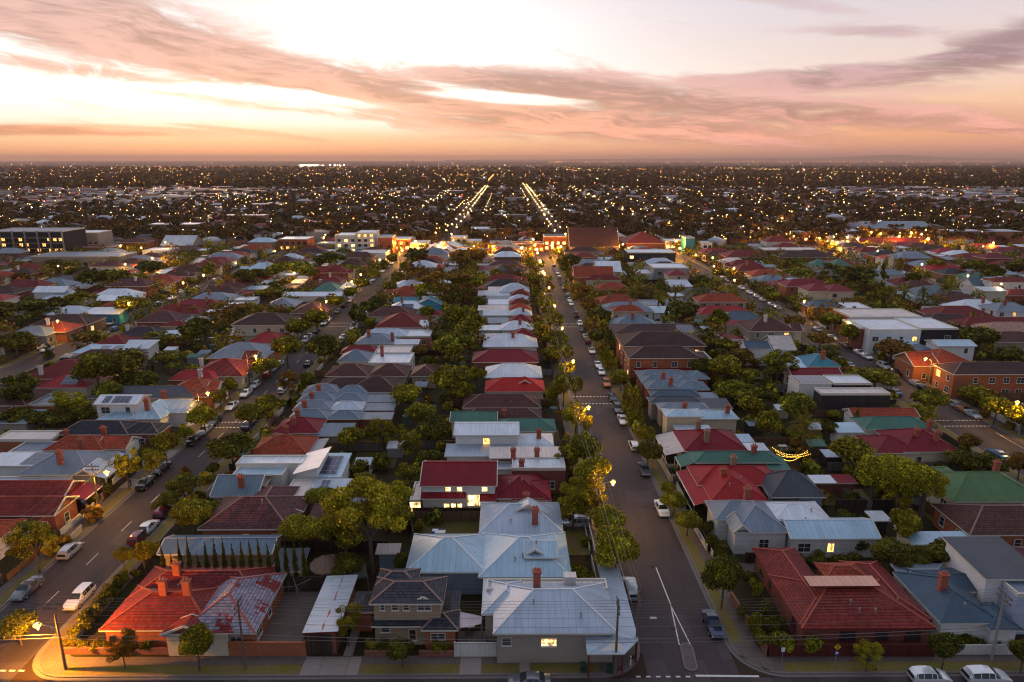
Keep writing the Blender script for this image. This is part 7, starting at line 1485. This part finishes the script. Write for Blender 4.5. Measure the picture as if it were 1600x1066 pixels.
for x, y in ((20.2, 84), (22.5, 101), (18.6, 118), (21, 143), (-59.8, 96), (-57.5, 121), (-60.5, 150), (97, 139), (20, 71)): mh.tube((x, y, .004), (x, y, .012), .36, .36, 16)
tag(mh.build('manhole_covers', 'blackp'), kind='structure')
# road paint
pm = MB()
def stripe(p, q, w=.12, z=.012):
    a, b = P(*p), P(*q); d = (b - a).normalized(); s = Vector((-d.y, d.x, 0)) * w / 2
    pm.face([(a.x - s.x, a.y - s.y, z), (b.x - s.x, b.y - s.y, z), (b.x + s.x, b.y + s.y, z), (a.x + s.x, a.y + s.y, z)][::1])
stripe((1025, 887), (1048, 945), .16); stripe((1048, 946), (1061.5, 1008), .14); stripe((1048, 946), (1079, 1008), .14)
for i in range(6): stripe((994 + i * 15.5, 1057.5), (1001 + i * 15.5, 1057.5), .22)
stripe((1087, 1056), (1186, 1057), .3); stripe((1015.5, 965.5), (1026, 965.5), .35)
for i in range(3): stripe((0 + i * 14.5, 1048), (9 + i * 14.5, 1048.5), .25)
for (a, b, ya, yb) in ((26 - 10.4, 26 - .6, P(935, 631, 0).y, P(935, 620, 0).y), (15.6, 25.4, P(890, 511, 0).y, P(890, 506, 0).y), (-63.7, -54.6, P(370, 668, 0).y, P(370, 660, 0).y), (-63.7, -54.6, P(540, 510, 0).y, P(540, 505, 0).y), (93.2, 103.4, P(1515, 666, 0).y, P(1515, 657, 0).y)):
    for y in (ya, yb):
        n = 12
        for i in range(n):
            x = a + (b - a) * i / n; pm.face([(x, y - .22, .012), (x + (b - a) / n * .6, y - .22, .012), (x + (b - a) / n * .6, y + .22, .012), (x, y + .22, .012)])
for (x, y0_) in ((104 - 2.3, 90),):
    pm.face([(x, 70, .012), (x + .12, 70, .012), (x + .12, 132, .012), (x, 132, .012)])
for y in range(76, 200, 9): pm.face([(-59.3, y, .012), (-59.2, y, .012), (-59.2, y + 3, .012), (-59.3, y + 3, .012)])
tag(pm.build('road_marking', 'paint'), kind='structure')
# traffic island
t = MB(); pts = []
ia, ib = P(1070, 1006), P(1082, 1050); cx0, cx1 = (ia.x, ib.x); y1i, y0i = ia.y, ib.y
def isl(r0, grow=0.0):
    pts = []
    for i in range(9): a = math.pi * i / 8; pts.append((cx0 + (r0 + grow) * math.cos(a), y1i - r0 + (r0 + grow) * math.sin(a)))
    for i in range(9): a = math.pi + math.pi * i / 8; pts.append((cx1 + (r0 + grow) * 1.0 * math.cos(a), y0i + r0 + (r0 + grow) * math.sin(a)))
    return pts
A, B = isl(.78), isl(.78, -.2)
t.face([(*p, .14) for p in B], 1); 
for i in range(len(A)):
    j = (i + 1) % len(A); t.face([(*A[i], .02), (*A[j], .02), (*A[j], .15), (*A[i], .15)]); t.face([(*A[i], .15), (*A[j], .15), (*B[j], .15), (*B[i], .15)])
tag(t.build('traffic_island', ['kerb', 'path']), 'narrow concrete traffic island at the mouth of the middle street', 'traffic island')
def gslab(name, p0, p1, mat, z=.06, thick=None, label=None, cat=None):
    """ground rectangle between two pixel corners (near left, far right)"""
    a, b = P(*p0), P(*p1); o = slab(name, min(a.x, b.x), max(a.x, b.x), min(a.y, b.y), max(a.y, b.y), z, mat, thick=thick)
    return o
gslab('yard', (376, 1020), (505, 925), 'yard', .05)
gslab('driveway', (536, 1026), (571, 960), 'drive', .05); gslab('lawn', (640, 846), (752, 812), 'lawn', .05); gslab('lawn', (885, 868), (921, 826), 'verge', .05); gslab('driveway', (880, 828), (918, 812), 'drive', .06)
gslab('lawn', (545, 732), (625, 706), 'lawn', .05); gslab('lawn', (1280, 790), (1345, 765), 'lawn', .05); gslab('lawn', (1455, 815), (1500, 795), 'lawn', .05); gslab('lawn', (1170, 706), (1250, 690), 'verge', .05); gslab('deck', (712, 1022), (760, 990), 'f_grey', .35, .3)
gslab('driveway', (84, 848), (150, 810), 'drive', .05); gslab('yard', (765, 1026), (985, 1010), 'yard', .05); gslab('lawn', (848, 700), (872, 672), 'lawn', .05); gslab('yard', (1160, 895), (1185, 880), 'path', .05)
for x0, x1, y0, y1 in ((-68, -64, 118, 124), (-68, -64, 108, 111.5)): slab('driveway', x0, x1 - .2, y0, y1, .14, 'drive')
for pxa, pxb in ((470, 560), (718, 752), (812, 828)):
    a, b = P(pxa, 1050), P(pxb, 1050); slab('driveway', a.x, b.x, YF + .1, YF + 2.9, .138, 'drive')
# roller door wing, cars yard, clothes line, umbrella, marquee, shade sail, bins, signs, person, lights
q = P(464, 934); o = thing('clothes_line', 'rotary clothes line in the stained concrete yard', 'clothes line', (q.x, q.y, 0)); m = MB(); m.tube((0, 0, 0), (0, 0, 2.0), .04, .03, 8); m.build('pole', 'steel', o)
for i in range(4):
    a = i * math.pi / 2 + .5; m = MB(); m.bar((0, 0, 1.75), (2 * math.cos(a), 2 * math.sin(a), 2.15), .04, .04); m.build('arm', 'steel', o)
m = MB()
for k in (.5, .75, 1): 
    for i in range(4): a, b = i * math.pi / 2 + .5, (i + 1) * math.pi / 2 + .5; m.bar((2 * k * math.cos(a), 2 * k * math.sin(a), 1.75 + .4 * k), (2 * k * math.cos(b), 2 * k * math.sin(b), 1.75 + .4 * k), .012, .012)
m.build('line', 'wire', o)
M['canvas'] = plain('brown_canvas', (.21, .14, .105), .9, .5, 3); M['tent'] = plain('green_canvas', (.06, .085, .06), .8); M['sail'] = plain('pink_sail_cloth', (.62, .50, .52), .8, .1)
q = P(513, 905); o = thing('garden_umbrella', 'large round brown canvas umbrella in the yard behind the tin garage', 'umbrella', (q.x, q.y, 0)); m = MB(); n = 12
for i in range(n):
    a, b = 2 * math.pi * i / n, 2 * math.pi * (i + 1) / n; e = (2.35 * math.cos(a), 2.35 * math.sin(a), 2.35); f = (2.35 * math.cos(b), 2.35 * math.sin(b), 2.35); m.face([e, f, (0, 0, 3.65)]); m.face([f, e, (e[0], e[1], 2.12), (f[0], f[1], 2.12)])
m.build('canopy', 'canvas', o)
for i in range(n): a = 2 * math.pi * i / n; m = MB(); m.bar((0, 0, 3.67), (2.36 * math.cos(a), 2.36 * math.sin(a), 2.36), .03, .03); m.build('rib', 'timber', o)
m = MB(); m.tube((0, 0, 0), (0, 0, 3.2), .05, .05, 8); m.build('pole', 'timber', o)
q = P(556, 915); o = thing('marquee', 'small dark green peaked marquee beside the brown umbrella', 'marquee', (q.x, q.y, 0), None, .3); m = MB(); s = 1.5
for a, b in (((-s, -s), (s, -s)), ((s, -s), (s, s)), ((s, s), (-s, s)), ((-s, s), (-s, -s))): m.face([(*a, 2.1), (*b, 2.1), (0, 0, 3.0)]); m.face([(*a, 1.85), (*b, 1.85), (*b, 2.1), (*a, 2.1)])
m.build('canopy', 'tent', o)
for a in ((-s, -s), (s, -s), (s, s), (-s, s)): m = MB(); m.box(a[0] - .04, a[0] + .04, a[1] - .04, a[1] + .04, 0, 2.1); m.build('leg', 'steel', o)
sa = [P(719, 956, 2.7), P(753, 963, 2.5), P(752, 975, 2.4), P(718, 982, 2.3)]; m = MB(); n = 6
gr = [[(sa[0].lerp(sa[1], u / n)).lerp(sa[3].lerp(sa[2], u / n), v / n) - Vector((0, 0, .35 * math.sin(math.pi * u / n) * math.sin(math.pi * v / n))) for u in range(n + 1)] for v in range(n + 1)]
for v in range(n):
    for u in range(n): m.face([gr[v + 1][u], gr[v + 1][u + 1], gr[v][u + 1], gr[v][u]])
o = thing('shade_sail', 'pale pink shade sail over the deck beside the corner shop', 'shade sail', (0, 0, 0)); m.build('cloth', 'sail', o)
for s_ in sa: m = MB(); m.tube((s_.x, s_.y, 0), (s_.x, s_.y, s_.z + .1), .05, .05, 8); m.build('post', 'steel', o)
q = P(735, 988); o = thing('outdoor_table', 'round outdoor table under the pink shade sail', 'table', (q.x, q.y, .35)); m = MB(); m.tube((0, 0, .7), (0, 0, .75), .65, .65, 16); m.build('table_top', 'w_white', o)
for a in (0, 2.1, 4.2): m = MB(); m.bar((0.1 * math.cos(a), .1 * math.sin(a), .7), (.45 * math.cos(a), .45 * math.sin(a), 0), .05, .05); m.build('leg', 'steel', o)
M['bin_g'] = plain('bin_green', (.02, .06, .04), .5); M['bin_r'] = plain('bin_lid', (.25, .02, .02), .5)
for i, (px, py, w) in enumerate(((911, 1051, 'dark green wheelie bin on the verge before the corner shop'), (1093, 1000, None))):
    if w is None: continue
    q = P(px, py); o = thing('wheelie_bin', w, 'bin', (q.x, q.y, .12)); m = MB()
    b0, b1 = [(-.24, -.26), (.24, -.26), (.24, .26), (-.24, .26)], [(-.3, -.34), (.3, -.34), (.3, .34), (-.3, .34)]
    for k in range(4): m.face([(*b0[k], .1), (*b0[(k + 1) % 4], .1), (*b1[(k + 1) % 4], .95), (*b1[k], .95)])
    m.build('body', 'bin_g', o); m = MB(); m.box(-.32, .32, -.36, .36, .95, 1.04, 0, True); m.build('lid', 'bin_g', o)
    for sx in (-1, 1): m = MB(); m.tube((sx * .27 - .03, .28, .1), (sx * .27 + .03, .28, .1), .1, .1, 10); m.build('wheel', 'tyre', o)
M['s_yellow'] = plain('sign_yellow', (.75, .42, .02), .4, .1); M['s_blue'] = plain('sign_blue', (.03, .12, .45), .4, .1); M['s_white'] = plain('sign_white', (.75, .75, .73), .4, .1); M['s_black'] = plain('sign_black', (.02, .02, .02), .5, .1); M['s_red'] = plain('sign_red', (.5, .02, .02), .4, .1)
q = P(1304, 1043); o = thing('warning_sign', 'yellow pedestrian warning sign with small blue plate on a steel post', 'road sign', (q.x, q.y, 0)); m = MB(); m.tube((0, 0, 0), (0, 0, 2.9), .04, .04, 8); m.build('post', 'steel', o)
m = MB(); s = .42
m.face([(0, -.06, 2.3), (s, -.06, 2.3 + s), (0, -.06, 2.3 + 2 * s), (-s, -.06, 2.3 + s)]); m.face([(-s, -.03, 2.3 + s), (0, -.03, 2.3 + 2 * s), (s, -.03, 2.3 + s), (0, -.03, 2.3)]); m.build('sign_plate', 's_yellow', o)
m = MB(); m.ball((0.03, -.08, 2.98), .05, 8, 4); m.bar((0.02, -.075, 2.92), (-.01, -.075, 2.68), .09, .02); m.bar((-.01, -.075, 2.68), (-.10, -.075, 2.45), .05, .02); m.bar((-.01, -.075, 2.68), (.09, -.075, 2.46), .05, .02); m.bar((.02, -.075, 2.88), (.13, -.075, 2.74), .04, .02); m.bar((.01, -.075, 2.88), (-.11, -.075, 2.76), .04, .02); m.build('pictogram', 's_black', o)
m = MB(); m.box(-.22, .22, -.07, -.05, 1.7, 2.1, 0, True); m.build('lower_plate', 's_blue', o); m = MB(); m.box(-.16, .16, -.08, -.071, 1.86, 2.06, 0, True); m.build('plate_panel', 's_white', o)
q = P(1221, 1037); o = thing('parking_sign', 'small white parking sign on a thin post before the dark red fence', 'road sign', (q.x, q.y, 0)); m = MB(); m.tube((0, 0, 0), (0, 0, 2.2), .03, .03, 8); m.build('post', 'steel', o); m = MB(); m.box(-.2, .2, -.05, -.03, 1.6, 2.15, 0, True); m.build('sign_plate', 's_white', o)
q = P(985, 1042); o = thing('street_post', 'short white guide post on the corner shop pavement', 'post', (q.x, q.y, .13)); m = MB(); m.box(-.06, .06, -.06, .06, 0, 1.3); m.build('post_body', 's_white', o); m = MB(); m.box(-.065, .065, -.065, .065, .95, 1.1, 0); m.build('band', 's_red', o)
q = P(959, 1052); o = thing('pillar_box', 'green electrical box at the foot of the slim pole', 'utility box', (q.x - .5, q.y, .12)); m = MB(); m.box(-.3, .3, -.2, .2, 0, .9); m.build('cabinet', 'bin_g', o); m = MB(); m.box(-.34, .34, -.24, .24, .9, .97, 0, True); m.build('lid', 'bin_g', o)
q = P(682, 835); o = thing('garden_bench_box', 'dark blue storage tub with white towel on the back lawn', 'storage tub', (q.x, q.y, .05)); m = MB(); m.box(-.7, .7, -.45, .45, 0, .6); m.build('body', 's_blue', o); m = MB(); m.box(-.6, .25, -.3, .4, .6, .66, 0, True); m.build('towel', 's_white', o)
# string lights over the back garden
o = thing('string_lights', 'swags of warm festoon bulbs strung across a back garden near the palm', 'string lights', (0, 0, 0)); M['bulb'] = emit('festoon_bulb', (1, .50, .05), 7)
for (a, b, za, zb2) in (((1207, 699), (1262, 707), 3.2, 3.0), ((1212, 704), (1266, 709), 3.0, 3.0), ((1214, 709), (1262, 704), 2.8, 3.2), ((1218, 712), (1250, 713), 2.8, 2.8)):
    p, q = P(*a, za), P(*b, zb2); m = MB(); w = MB(); prev = None; n = 22
    for i in range(n + 1):
        t_ = i / n; c = p.lerp(q, t_) - Vector((0, 0, .9 * 4 * t_ * (1 - t_)))
        m.ball(c - Vector((0, 0, .08)), .05, 6, 4)
        if prev is not None: w.tube(prev, c, .012, .012, 4, 0, False)
        prev = c
    st_ = w.build('cord', 'wire', o); m.build('bulb', 'bulb', st_)
# person walking on the left street footpath
def person(px, py, rz, label):
    q = P(px, py); o = thing('person', label, 'person', (q.x, q.y, .13), None, rz)
    J = {'pelvis': ((0, 0, .95), .15), 'chest': ((0, .02, 1.32), .17), 'neck': ((0, .03, 1.50), .06), 'head': ((0, .06, 1.64), .095), 'crown': ((0, .06, 1.72), .07)}
    V = [J[k][0] for k in J]; r = [J[k][1] for k in J]; E = [(0, 1), (1, 2), (2, 3), (3, 4)]
    for s, fwd in ((-1, 1), (1, -1)):
        i = len(V); V += [(s * .10, .02, .88), (s * .11, .16 * fwd, .50), (s * .11, .26 * fwd - (.1 if fwd < 0 else 0), .09), (s * .12, .26 * fwd + .12 - (.1 if fwd < 0 else 0), .03)]; r += [.10, .065, .045, .04]; E += [(0, i), (i, i + 1), (i + 1, i + 2), (i + 2, i + 3)]
        i = len(V); V += [(s * .20, .02, 1.42), (s * .25, -.10 * fwd, 1.15), (s * .24, -.22 * fwd + .1, .92), (s * .24, -.25 * fwd + .13, .84)]; r += [.06, .045, .035, .03]; E += [(1, i), (i, i + 1), (i + 1, i + 2), (i + 2, i + 3)]
    me = bpy.data.meshes.new('body'); me.from_pydata(V, E, []); b = bpy.data.objects.new('body', me); COL.objects.link(b); b.parent = o
    md = b.modifiers.new('skin', 'SKIN')
    if not me.skin_vertices: bpy.context.view_layer.update()
    if me.skin_vertices:
        for i, v in enumerate(me.skin_vertices[0].data): v.radius = (r[i], r[i] * .8); v.use_root = (i == 0)
    sb = b.modifiers.new('sub', 'SUBSURF'); sb.levels = sb.render_levels = 1; me.materials.append(M['s_black']); 
    h = MB(); h.ball((0, .075, 1.645), .098, 10, 6, 0, 1.2); h.build('face', plain('skin', (.42, .24, .17), .6), b)
    h = MB(); h.ball((0, .035, 1.67), .112, 10, 6, 0, 1.1); h.build('hair', 'tyre', b)
person(205, 762, math.pi, 'person in dark clothes walking on the footpath near the white gate')

# ================================================================== the far suburb
def mass(name, V, F, mats, mi=None, cols=None, kind='stuff', attr='hue'):
    """one mesh from numpy arrays; F is (n,4) or (n,3)"""
    k = F.shape[1]; me = bpy.data.meshes.new(name); n = len(F); me.vertices.add(len(V)); me.loops.add(n * k); me.polygons.add(n)
    me.vertices.foreach_set('co', V.reshape(-1).astype(np.float32)); me.loops.foreach_set('vertex_index', F.reshape(-1).astype(np.int32))
    me.polygons.foreach_set('loop_start', np.arange(0, n * k, k, dtype=np.int32)); me.polygons.foreach_set('loop_total', np.full(n, k, dtype=np.int32))
    if mi is not None: me.polygons.foreach_set('material_index', mi.astype(np.int32))
    if cols is not None:
        a = me.attributes.new(attr, 'FLOAT_COLOR', 'FACE') if False else me.color_attributes.new(attr, 'FLOAT_COLOR', 'CORNER'); a.data.foreach_set('color', np.repeat(np.concatenate([cols, np.ones((n, 1))], 1), k, 0).reshape(-1).astype(np.float32))
    for m in mats: me.materials.append(M[m] if isinstance(m, str) else m)
    me.update(); me.validate(); o = bpy.data.objects.new(name, me); COL.objects.link(o); o['kind'] = kind; return o
def attr_mat(name, rough=.5):
    m, g, b = newmat(name); setc(m, b, (.3, .3, .3), rough); a = g.n('ShaderNodeAttribute'); a.attribute_name = 'hue'
    pos = g.n('ShaderNodeNewGeometry').outputs['Position']; k = g.add(.7, g.mul(g.noise(pos, .25, 3, .6), .6))
    g.nt.links.new(g.mix(1.0, a.outputs['Color'], g.comb(k, k, k), 'MULTIPLY'), b.inputs['Base Color']); return m
M['far_roof'] = attr_mat('far_roofs')
rg = np.random.default_rng(12)
# houses: lots on a grid, hips and flats
FV, FF, FC = [], [], []; nv = 0
RC = np.array([(.22, .04, .035), (.16, .05, .04), (.10, .05, .045), (.30, .09, .05), (.10, .055, .05), (.06, .06, .07), (.55, .58, .62), (.42, .46, .5), (.30, .33, .38), (.5, .46, .44), (.12, .09, .08)])
WC = np.array([(.22, .09, .045), (.30, .25, .2), (.4, .38, .35), (.14, .07, .05)])
def far_house(x, y, w, d, h, rise, rc, wc, flat):
    global nv
    x0, x1, y0, y1 = x - w / 2, x + w / 2, y - d / 2, y + d / 2; z = h; t = h + rise; i = min(w, d) / 2
    v = [(x0, y0, 0), (x1, y0, 0), (x1, y1, 0), (x0, y1, 0), (x0, y0, z), (x1, y0, z), (x1, y1, z), (x0, y1, z)]
    if flat: r = [(x0, y0, z), (x1, y0, z), (x1, y1, z), (x0, y1, z)]
    elif w >= d: r = [(x0 + i * .95, y - .05, t), (x1 - i * .95, y - .05, t), (x1 - i * .95, y + .05, t), (x0 + i * .95, y + .05, t)]
    else: r = [(x - .05, y0 + i * .95, t), (x + .05, y0 + i * .95, t), (x + .05, y1 - i * .95, t), (x - .05, y1 - i * .95, t)]
    v += r; b = nv; FV.extend(v); nv += 12
    for q in ((0, 1, 5, 4), (1, 2, 6, 5), (3, 0, 4, 7)): FF.append([b + a for a in q]); FC.append(wc)
    for q in ((4, 5, 9, 8), (5, 6, 10, 9), (6, 7, 11, 10), (7, 4, 8, 11), (8, 9, 10, 11)): FF.append([b + a for a in q]); FC.append(rc)
y = 458.0
SHOPY = YB + 15
while y < 3400:
    dy = 13 if y < 900 else (17 if y < 1600 else 26); half = .92 * y + 60; x = -half; row = int(y / dy)
    while x < half:
        dxx = rg.uniform(15, 24) if y < 1600 else rg.uniform(22, 40); x += dxx
        near_st = (abs(x - 36) < 13 or abs(x + 40) < 13 or abs(x - 117) < 13) and y < 1500
        if near_st or rg.random() < (.16 if y < 800 else .30): continue
        if y < 500 and not free(x - 12, x + 12, y - 8, y + 8, 1): continue
        yard = math.sin(x / 210 + 1.3) * math.sin(y / 260 + .6) > .55 and y > 620; big = rg.random() < (.55 if yard else (.05 if y < 1200 else .08)); w = rg.uniform(10, 17) * (2.2 if big else 1); d = rg.uniform(8, 11) * (1.6 if big else 1)
        ci = rg.choice(len(RC), p=[.13, .12, .14, .08, .1, .08, .09, .08, .06, .04, .08]); far_house(x, y + rg.uniform(-2, 2), w, d, rg.choice([3.4, 3.6, 6.2], p=[.5, .38, .12]) + (2 if big else 0), min(w, d) * .22, RC[ci] * rg.uniform(.6, 1.15), WC[rg.integers(4)], big or rg.random() < .12)
    y += dy * (1.35 if row % 4 == 0 else 1.0)
mass('distant_houses', np.array(FV), np.array(FF), ['far_roof'], cols=np.array(FC))
print('far houses', nv // 12)
# trees of the far suburb: clumps of leaf quads
def far_trees(y0, y1, n, nq, r0, r1, name):
    y = y0 * (y1 / y0) ** rg.random(n) if y1 / y0 > 2.2 else y0 + (y1 - y0) * rg.random(n)
    x = (rg.random(n) * 2 - 1) * (.92 * y + 60)
    ok = ~(((np.abs(x - 36) < 7) | (np.abs(x + 40) < 7) | (np.abs(x - 117) < 6)) & (y < 1500)); ok &= ~((np.sin(x / 210 + 1.3) * np.sin(y / 260 + .6) > .55) & (y > 620) & (rg.random(len(x)) < .72)); x, y = x[ok], y[ok]; n = len(x)
    r = rg.uniform(r0, r1, n); h = r * rg.uniform(1.5, 2.4, n)
    d = rg.normal(size=(n, nq, 3)); d /= np.linalg.norm(d, axis=2)[..., None]; d[..., 2] = np.abs(d[..., 2]) * 1.0 - .25
    rr = rg.uniform(.55, 1.0, size=(n, nq, 1)); c = np.stack([x, y, h * .58], 1)[:, None, :]; sc = np.stack([r, r, h * .45], 1)[:, None, :]
    p = (c + d * rr * sc).reshape(-1, 3); nn = d.reshape(-1, 3); sz = np.repeat(r, nq)[:, None] * (2.6 / math.sqrt(nq))
    Q = quads(p, nn, 1.0, rg, .9); Q = p[:, None, :] + (Q - p[:, None, :]) * sz[:, None, :]
    base = np.array([(.085, .060, .016), (.055, .045, .013), (.11, .07, .015), (.10, .050, .016)])[rg.integers(0, 4, n)] * rg.uniform(.6, 1.3, (n, 1))
    cols = np.repeat(base, nq, 0) * rg.uniform(.6, 1.5, (n * nq, 1))
    return mass(name, Q.reshape(-1, 3), np.arange(n * nq * 4).reshape(-1, 4), ['far_leaf'], cols=cols)
M['far_leaf'] = attr_mat('far_foliage', .85)
# gardens inside the modelled blocks, too many and too small to single out
gx = []
r5 = random.Random(77)
t_ = 0
while len(gx) < 1500 and t_ < 120000:
    t_ += 1; y = 85 + 353 * r5.random() ** .75; x = r5.uniform(-.8, .8) * y; r = r5.uniform(1.1, 4.0) if y > 190 else r5.uniform(.6, 1.6)
    if any(a - .8 < x < b + .8 for a, b in STREETS.values()): continue
    if not free(x - .6, x + .6, y - .6, y + .6, 0): continue
    if any((x - a) ** 2 + (y - b) ** 2 < (5 if y > 190 else 2.2) for a, b in tocc): continue
    tocc.append((x, y)); gx.append((x, y, r))
n = len(gx); nq = 110; A_ = np.array(gx); d = rg.normal(size=(n, nq, 3)); d /= np.linalg.norm(d, axis=2)[..., None]; h = A_[:, 2] * rg.uniform(1.5, 2.3, n)
lob = 1 + .22 * np.sin(d[..., :1] * 6 + A_[:, 0][:, None, None]) * np.cos(d[..., 1:2] * 5)
p = (np.stack([A_[:, 0], A_[:, 1], h * .55], 1)[:, None, :] + d * rg.uniform(.5, 1, (n, nq, 1)) * lob * np.stack([A_[:, 2], A_[:, 2], h * .47], 1)[:, None, :]).reshape(-1, 3)
Q = quads(p, d.reshape(-1, 3), .75, rg, .9); cb = np.array([(.16, .15, .012), (.10, .105, .012), (.27, .22, .013), (.20, .11, .014)])[rg.integers(0, 4, n)]
tag(mass('garden_greenery', Q.reshape(-1, 3), np.arange(n * nq * 4).reshape(-1, 4), ['far_leaf'], cols=np.repeat(cb, nq, 0) * rg.uniform(.55, 1.6, (n * nq, 1))), 'dense mixed greenery filling the gardens of the middle distance', 'greenery')
tag(far_trees(456, 1300, 9800, 30, 2.6, 5.6, 'distant_trees'), 'dark trees scattered between roofs beyond the shopping street', 'trees')
tag(far_trees(1300, 5200, 18500, 12, 4.5, 9.0, 'horizon_trees'), 'dark band of trees below the horizon', 'trees')
bpy.data.objects['distant_houses']['label'] = 'rows of houses spreading from the shopping street to the horizon'; bpy.data.objects['distant_houses']['category'] = 'houses'
# lights of the far suburb
def octs(C, r):
    n = len(C); o = np.array([(1, 0, 0), (0, 1, 0), (-1, 0, 0), (0, -1, 0), (0, 0, 1), (0, 0, -1)]); V = (C[:, None, :] + o[None] * r[:, None, None]).reshape(-1, 3)
    f = np.array([(0, 1, 4), (1, 2, 4), (2, 3, 4), (3, 0, 4), (1, 0, 5), (2, 1, 5), (3, 2, 5), (0, 3, 5)]); return V, (f[None] + 6 * np.arange(n)[:, None, None]).reshape(-1, 3)
def light_field(name, n, y0, y1, pw, mat, label, rs=.50, x0=0, x1=1600):
    C, r = [], []
    for _ in range(n):
        py = y0 + (y1 - y0) * rg.random() ** pw; px = rg.uniform(x0, x1); z = rg.uniform(6, 9); q = P(px, py, z); dd = q.y
        C.append((q.x, q.y, z if dd < 1300 else z + 6)); r.append(rs * (dd / 900) ** .62 * rg.choice([.55, .8, 1.0, 1.5], p=[.35, .35, .2, .1]))
    V, F = octs(np.array(C), np.array(r)); o = mass(name, V, F, [mat]); tag(o, label, 'lights'); return o
M['fl_w'] = emit('far_warm_lights', (1, .56, .13), 11, False); M['fl_o'] = emit('far_orange_lights', (1, .30, .04), 10, False); M['fl_c'] = emit('far_white_lights', (1, .84, .55), 14, False); M['fl_r'] = emit('far_red_lights', (1, .06, .04), 22, False)
def row_field(name, nseg, mat, label, y0, y1, rs):
    C, r = [], []
    for _ in range(nseg):
        y = y0 * (y1 / y0) ** rg.random(); x = rg.uniform(-.78, .78) * y; L = rg.uniform(120, 420) * (1 + y / 2500); st = rg.uniform(28, 40) * (1 + y / 4000); along = rg.random() < .55; rr_ = rs * (y / 900) ** .62 * rg.uniform(.6, 1.2)
        t = 0
        while t < L:
            xx, yy = (x, y + t) if along else (x + t, y); t += st * rg.uniform(.85, 1.15); C.append((xx, yy, 8.5 if yy < 1300 else 12)); r.append(rr_ * rg.uniform(.8, 1.2))
    V, F = octs(np.array(C), np.array(r)); tag(mass(name, V, F, [mat]), label, 'lights')
row_field('lamp_rows', 95, 'fl_w', 'rows of warm lamps tracing the far streets', 560, 4200, .46)
row_field('orange_lamp_rows', 45, 'fl_o', 'rows of orange lamps tracing the farther roads', 900, 5000, .50)
light_field('warm_city_lights', 420, 254, 372, 1.25, 'fl_w', 'warm yellow lamps speckling the far suburb')
light_field('orange_city_lights', 480, 252.5, 350, 1.7, 'fl_o', 'orange lamps speckling the far suburb')
light_field('white_city_lights', 160, 252, 360, 1.5, 'fl_c', 'white lamps speckling the far suburb')
light_field('red_city_lights', 22, 258, 350, 1.1, 'fl_r', 'red lamps speckling the far suburb')
light_field('stadium_lights', 26, 259, 261, 1, 'fl_c', 'cluster of brilliant white flood lights on the left skyline', 1.7, 468, 538)
light_field('horizon_light_band', 260, 251.6, 254.5, 1, 'fl_o', 'thin band of lights along the skyline right of centre', .85, 850, 1560)
light_field('avenue_lights', 30, 262, 282, 1, 'fl_o', 'orange string of avenue lights left of centre', .4, 690, 740)
# hills on the right skyline
hm = MB(); rr = random.Random(4); hp = []
for i in range(80):
    px = 700 + i * 13; a = math.exp(-((px - 1360) / 70) ** 2) * 1.0 + .55 * math.exp(-((px - 1200) / 260) ** 2) + .45 * math.exp(-((px - 1650) / 260) ** 2); hp.append((px, 60 + a * 150 + rr.uniform(-6, 6)))
for (pa, ha), (pb, hb) in zip(hp, hp[1:]):
    Yd = 31000; f = lambda px, y: ((px - 793) / 1066.67 * y / .9666, y)
    (xa, ya), (xb, yb) = f(pa, Yd), f(pb, Yd); (xc, yc), (xd, yd) = f(pa, Yd + 3500), f(pb, Yd + 3500)
    hm.face([(xa, ya, 0), (xb, yb, 0), (xd, yd, hb), (xc, yc, ha)]); hm.face([(xc, yc, ha), (xd, yd, hb), (xd, yd + 4000, 0), (xc, yc + 4000, 0)])
M['hill'] = plain('hill_scrub', (.05, .045, .03), .9); tag(hm.build('hills', 'hill'), kind='structure')
# haze -------------------------------------------------------------
if HAZE if 'HAZE' in globals() else True:
    hz = MB(); hz.box(-24200, 24200, -260, 40400, -1.1, 235, 0, True); ho = hz.build('haze', 'wire'); ho['kind'] = 'stuff'
    m = bpy.data.materials.new('haze_air'); m.use_nodes = True; nt = m.node_tree; nt.nodes.clear(); out = nt.nodes.new('ShaderNodeOutputMaterial'); pv = nt.nodes.new('ShaderNodeVolumePrincipled')
    pv.inputs['Color'].default_value = (1.0, .66, .52, 1); pv.inputs['Density'].default_value = 5.2e-5; pv.inputs['Anisotropy'].default_value = .3
    nt.links.new(pv.outputs[0], out.inputs['Volume']); ho.data.materials.clear(); ho.data.materials.append(m)
print('objects', len(bpy.data.objects))
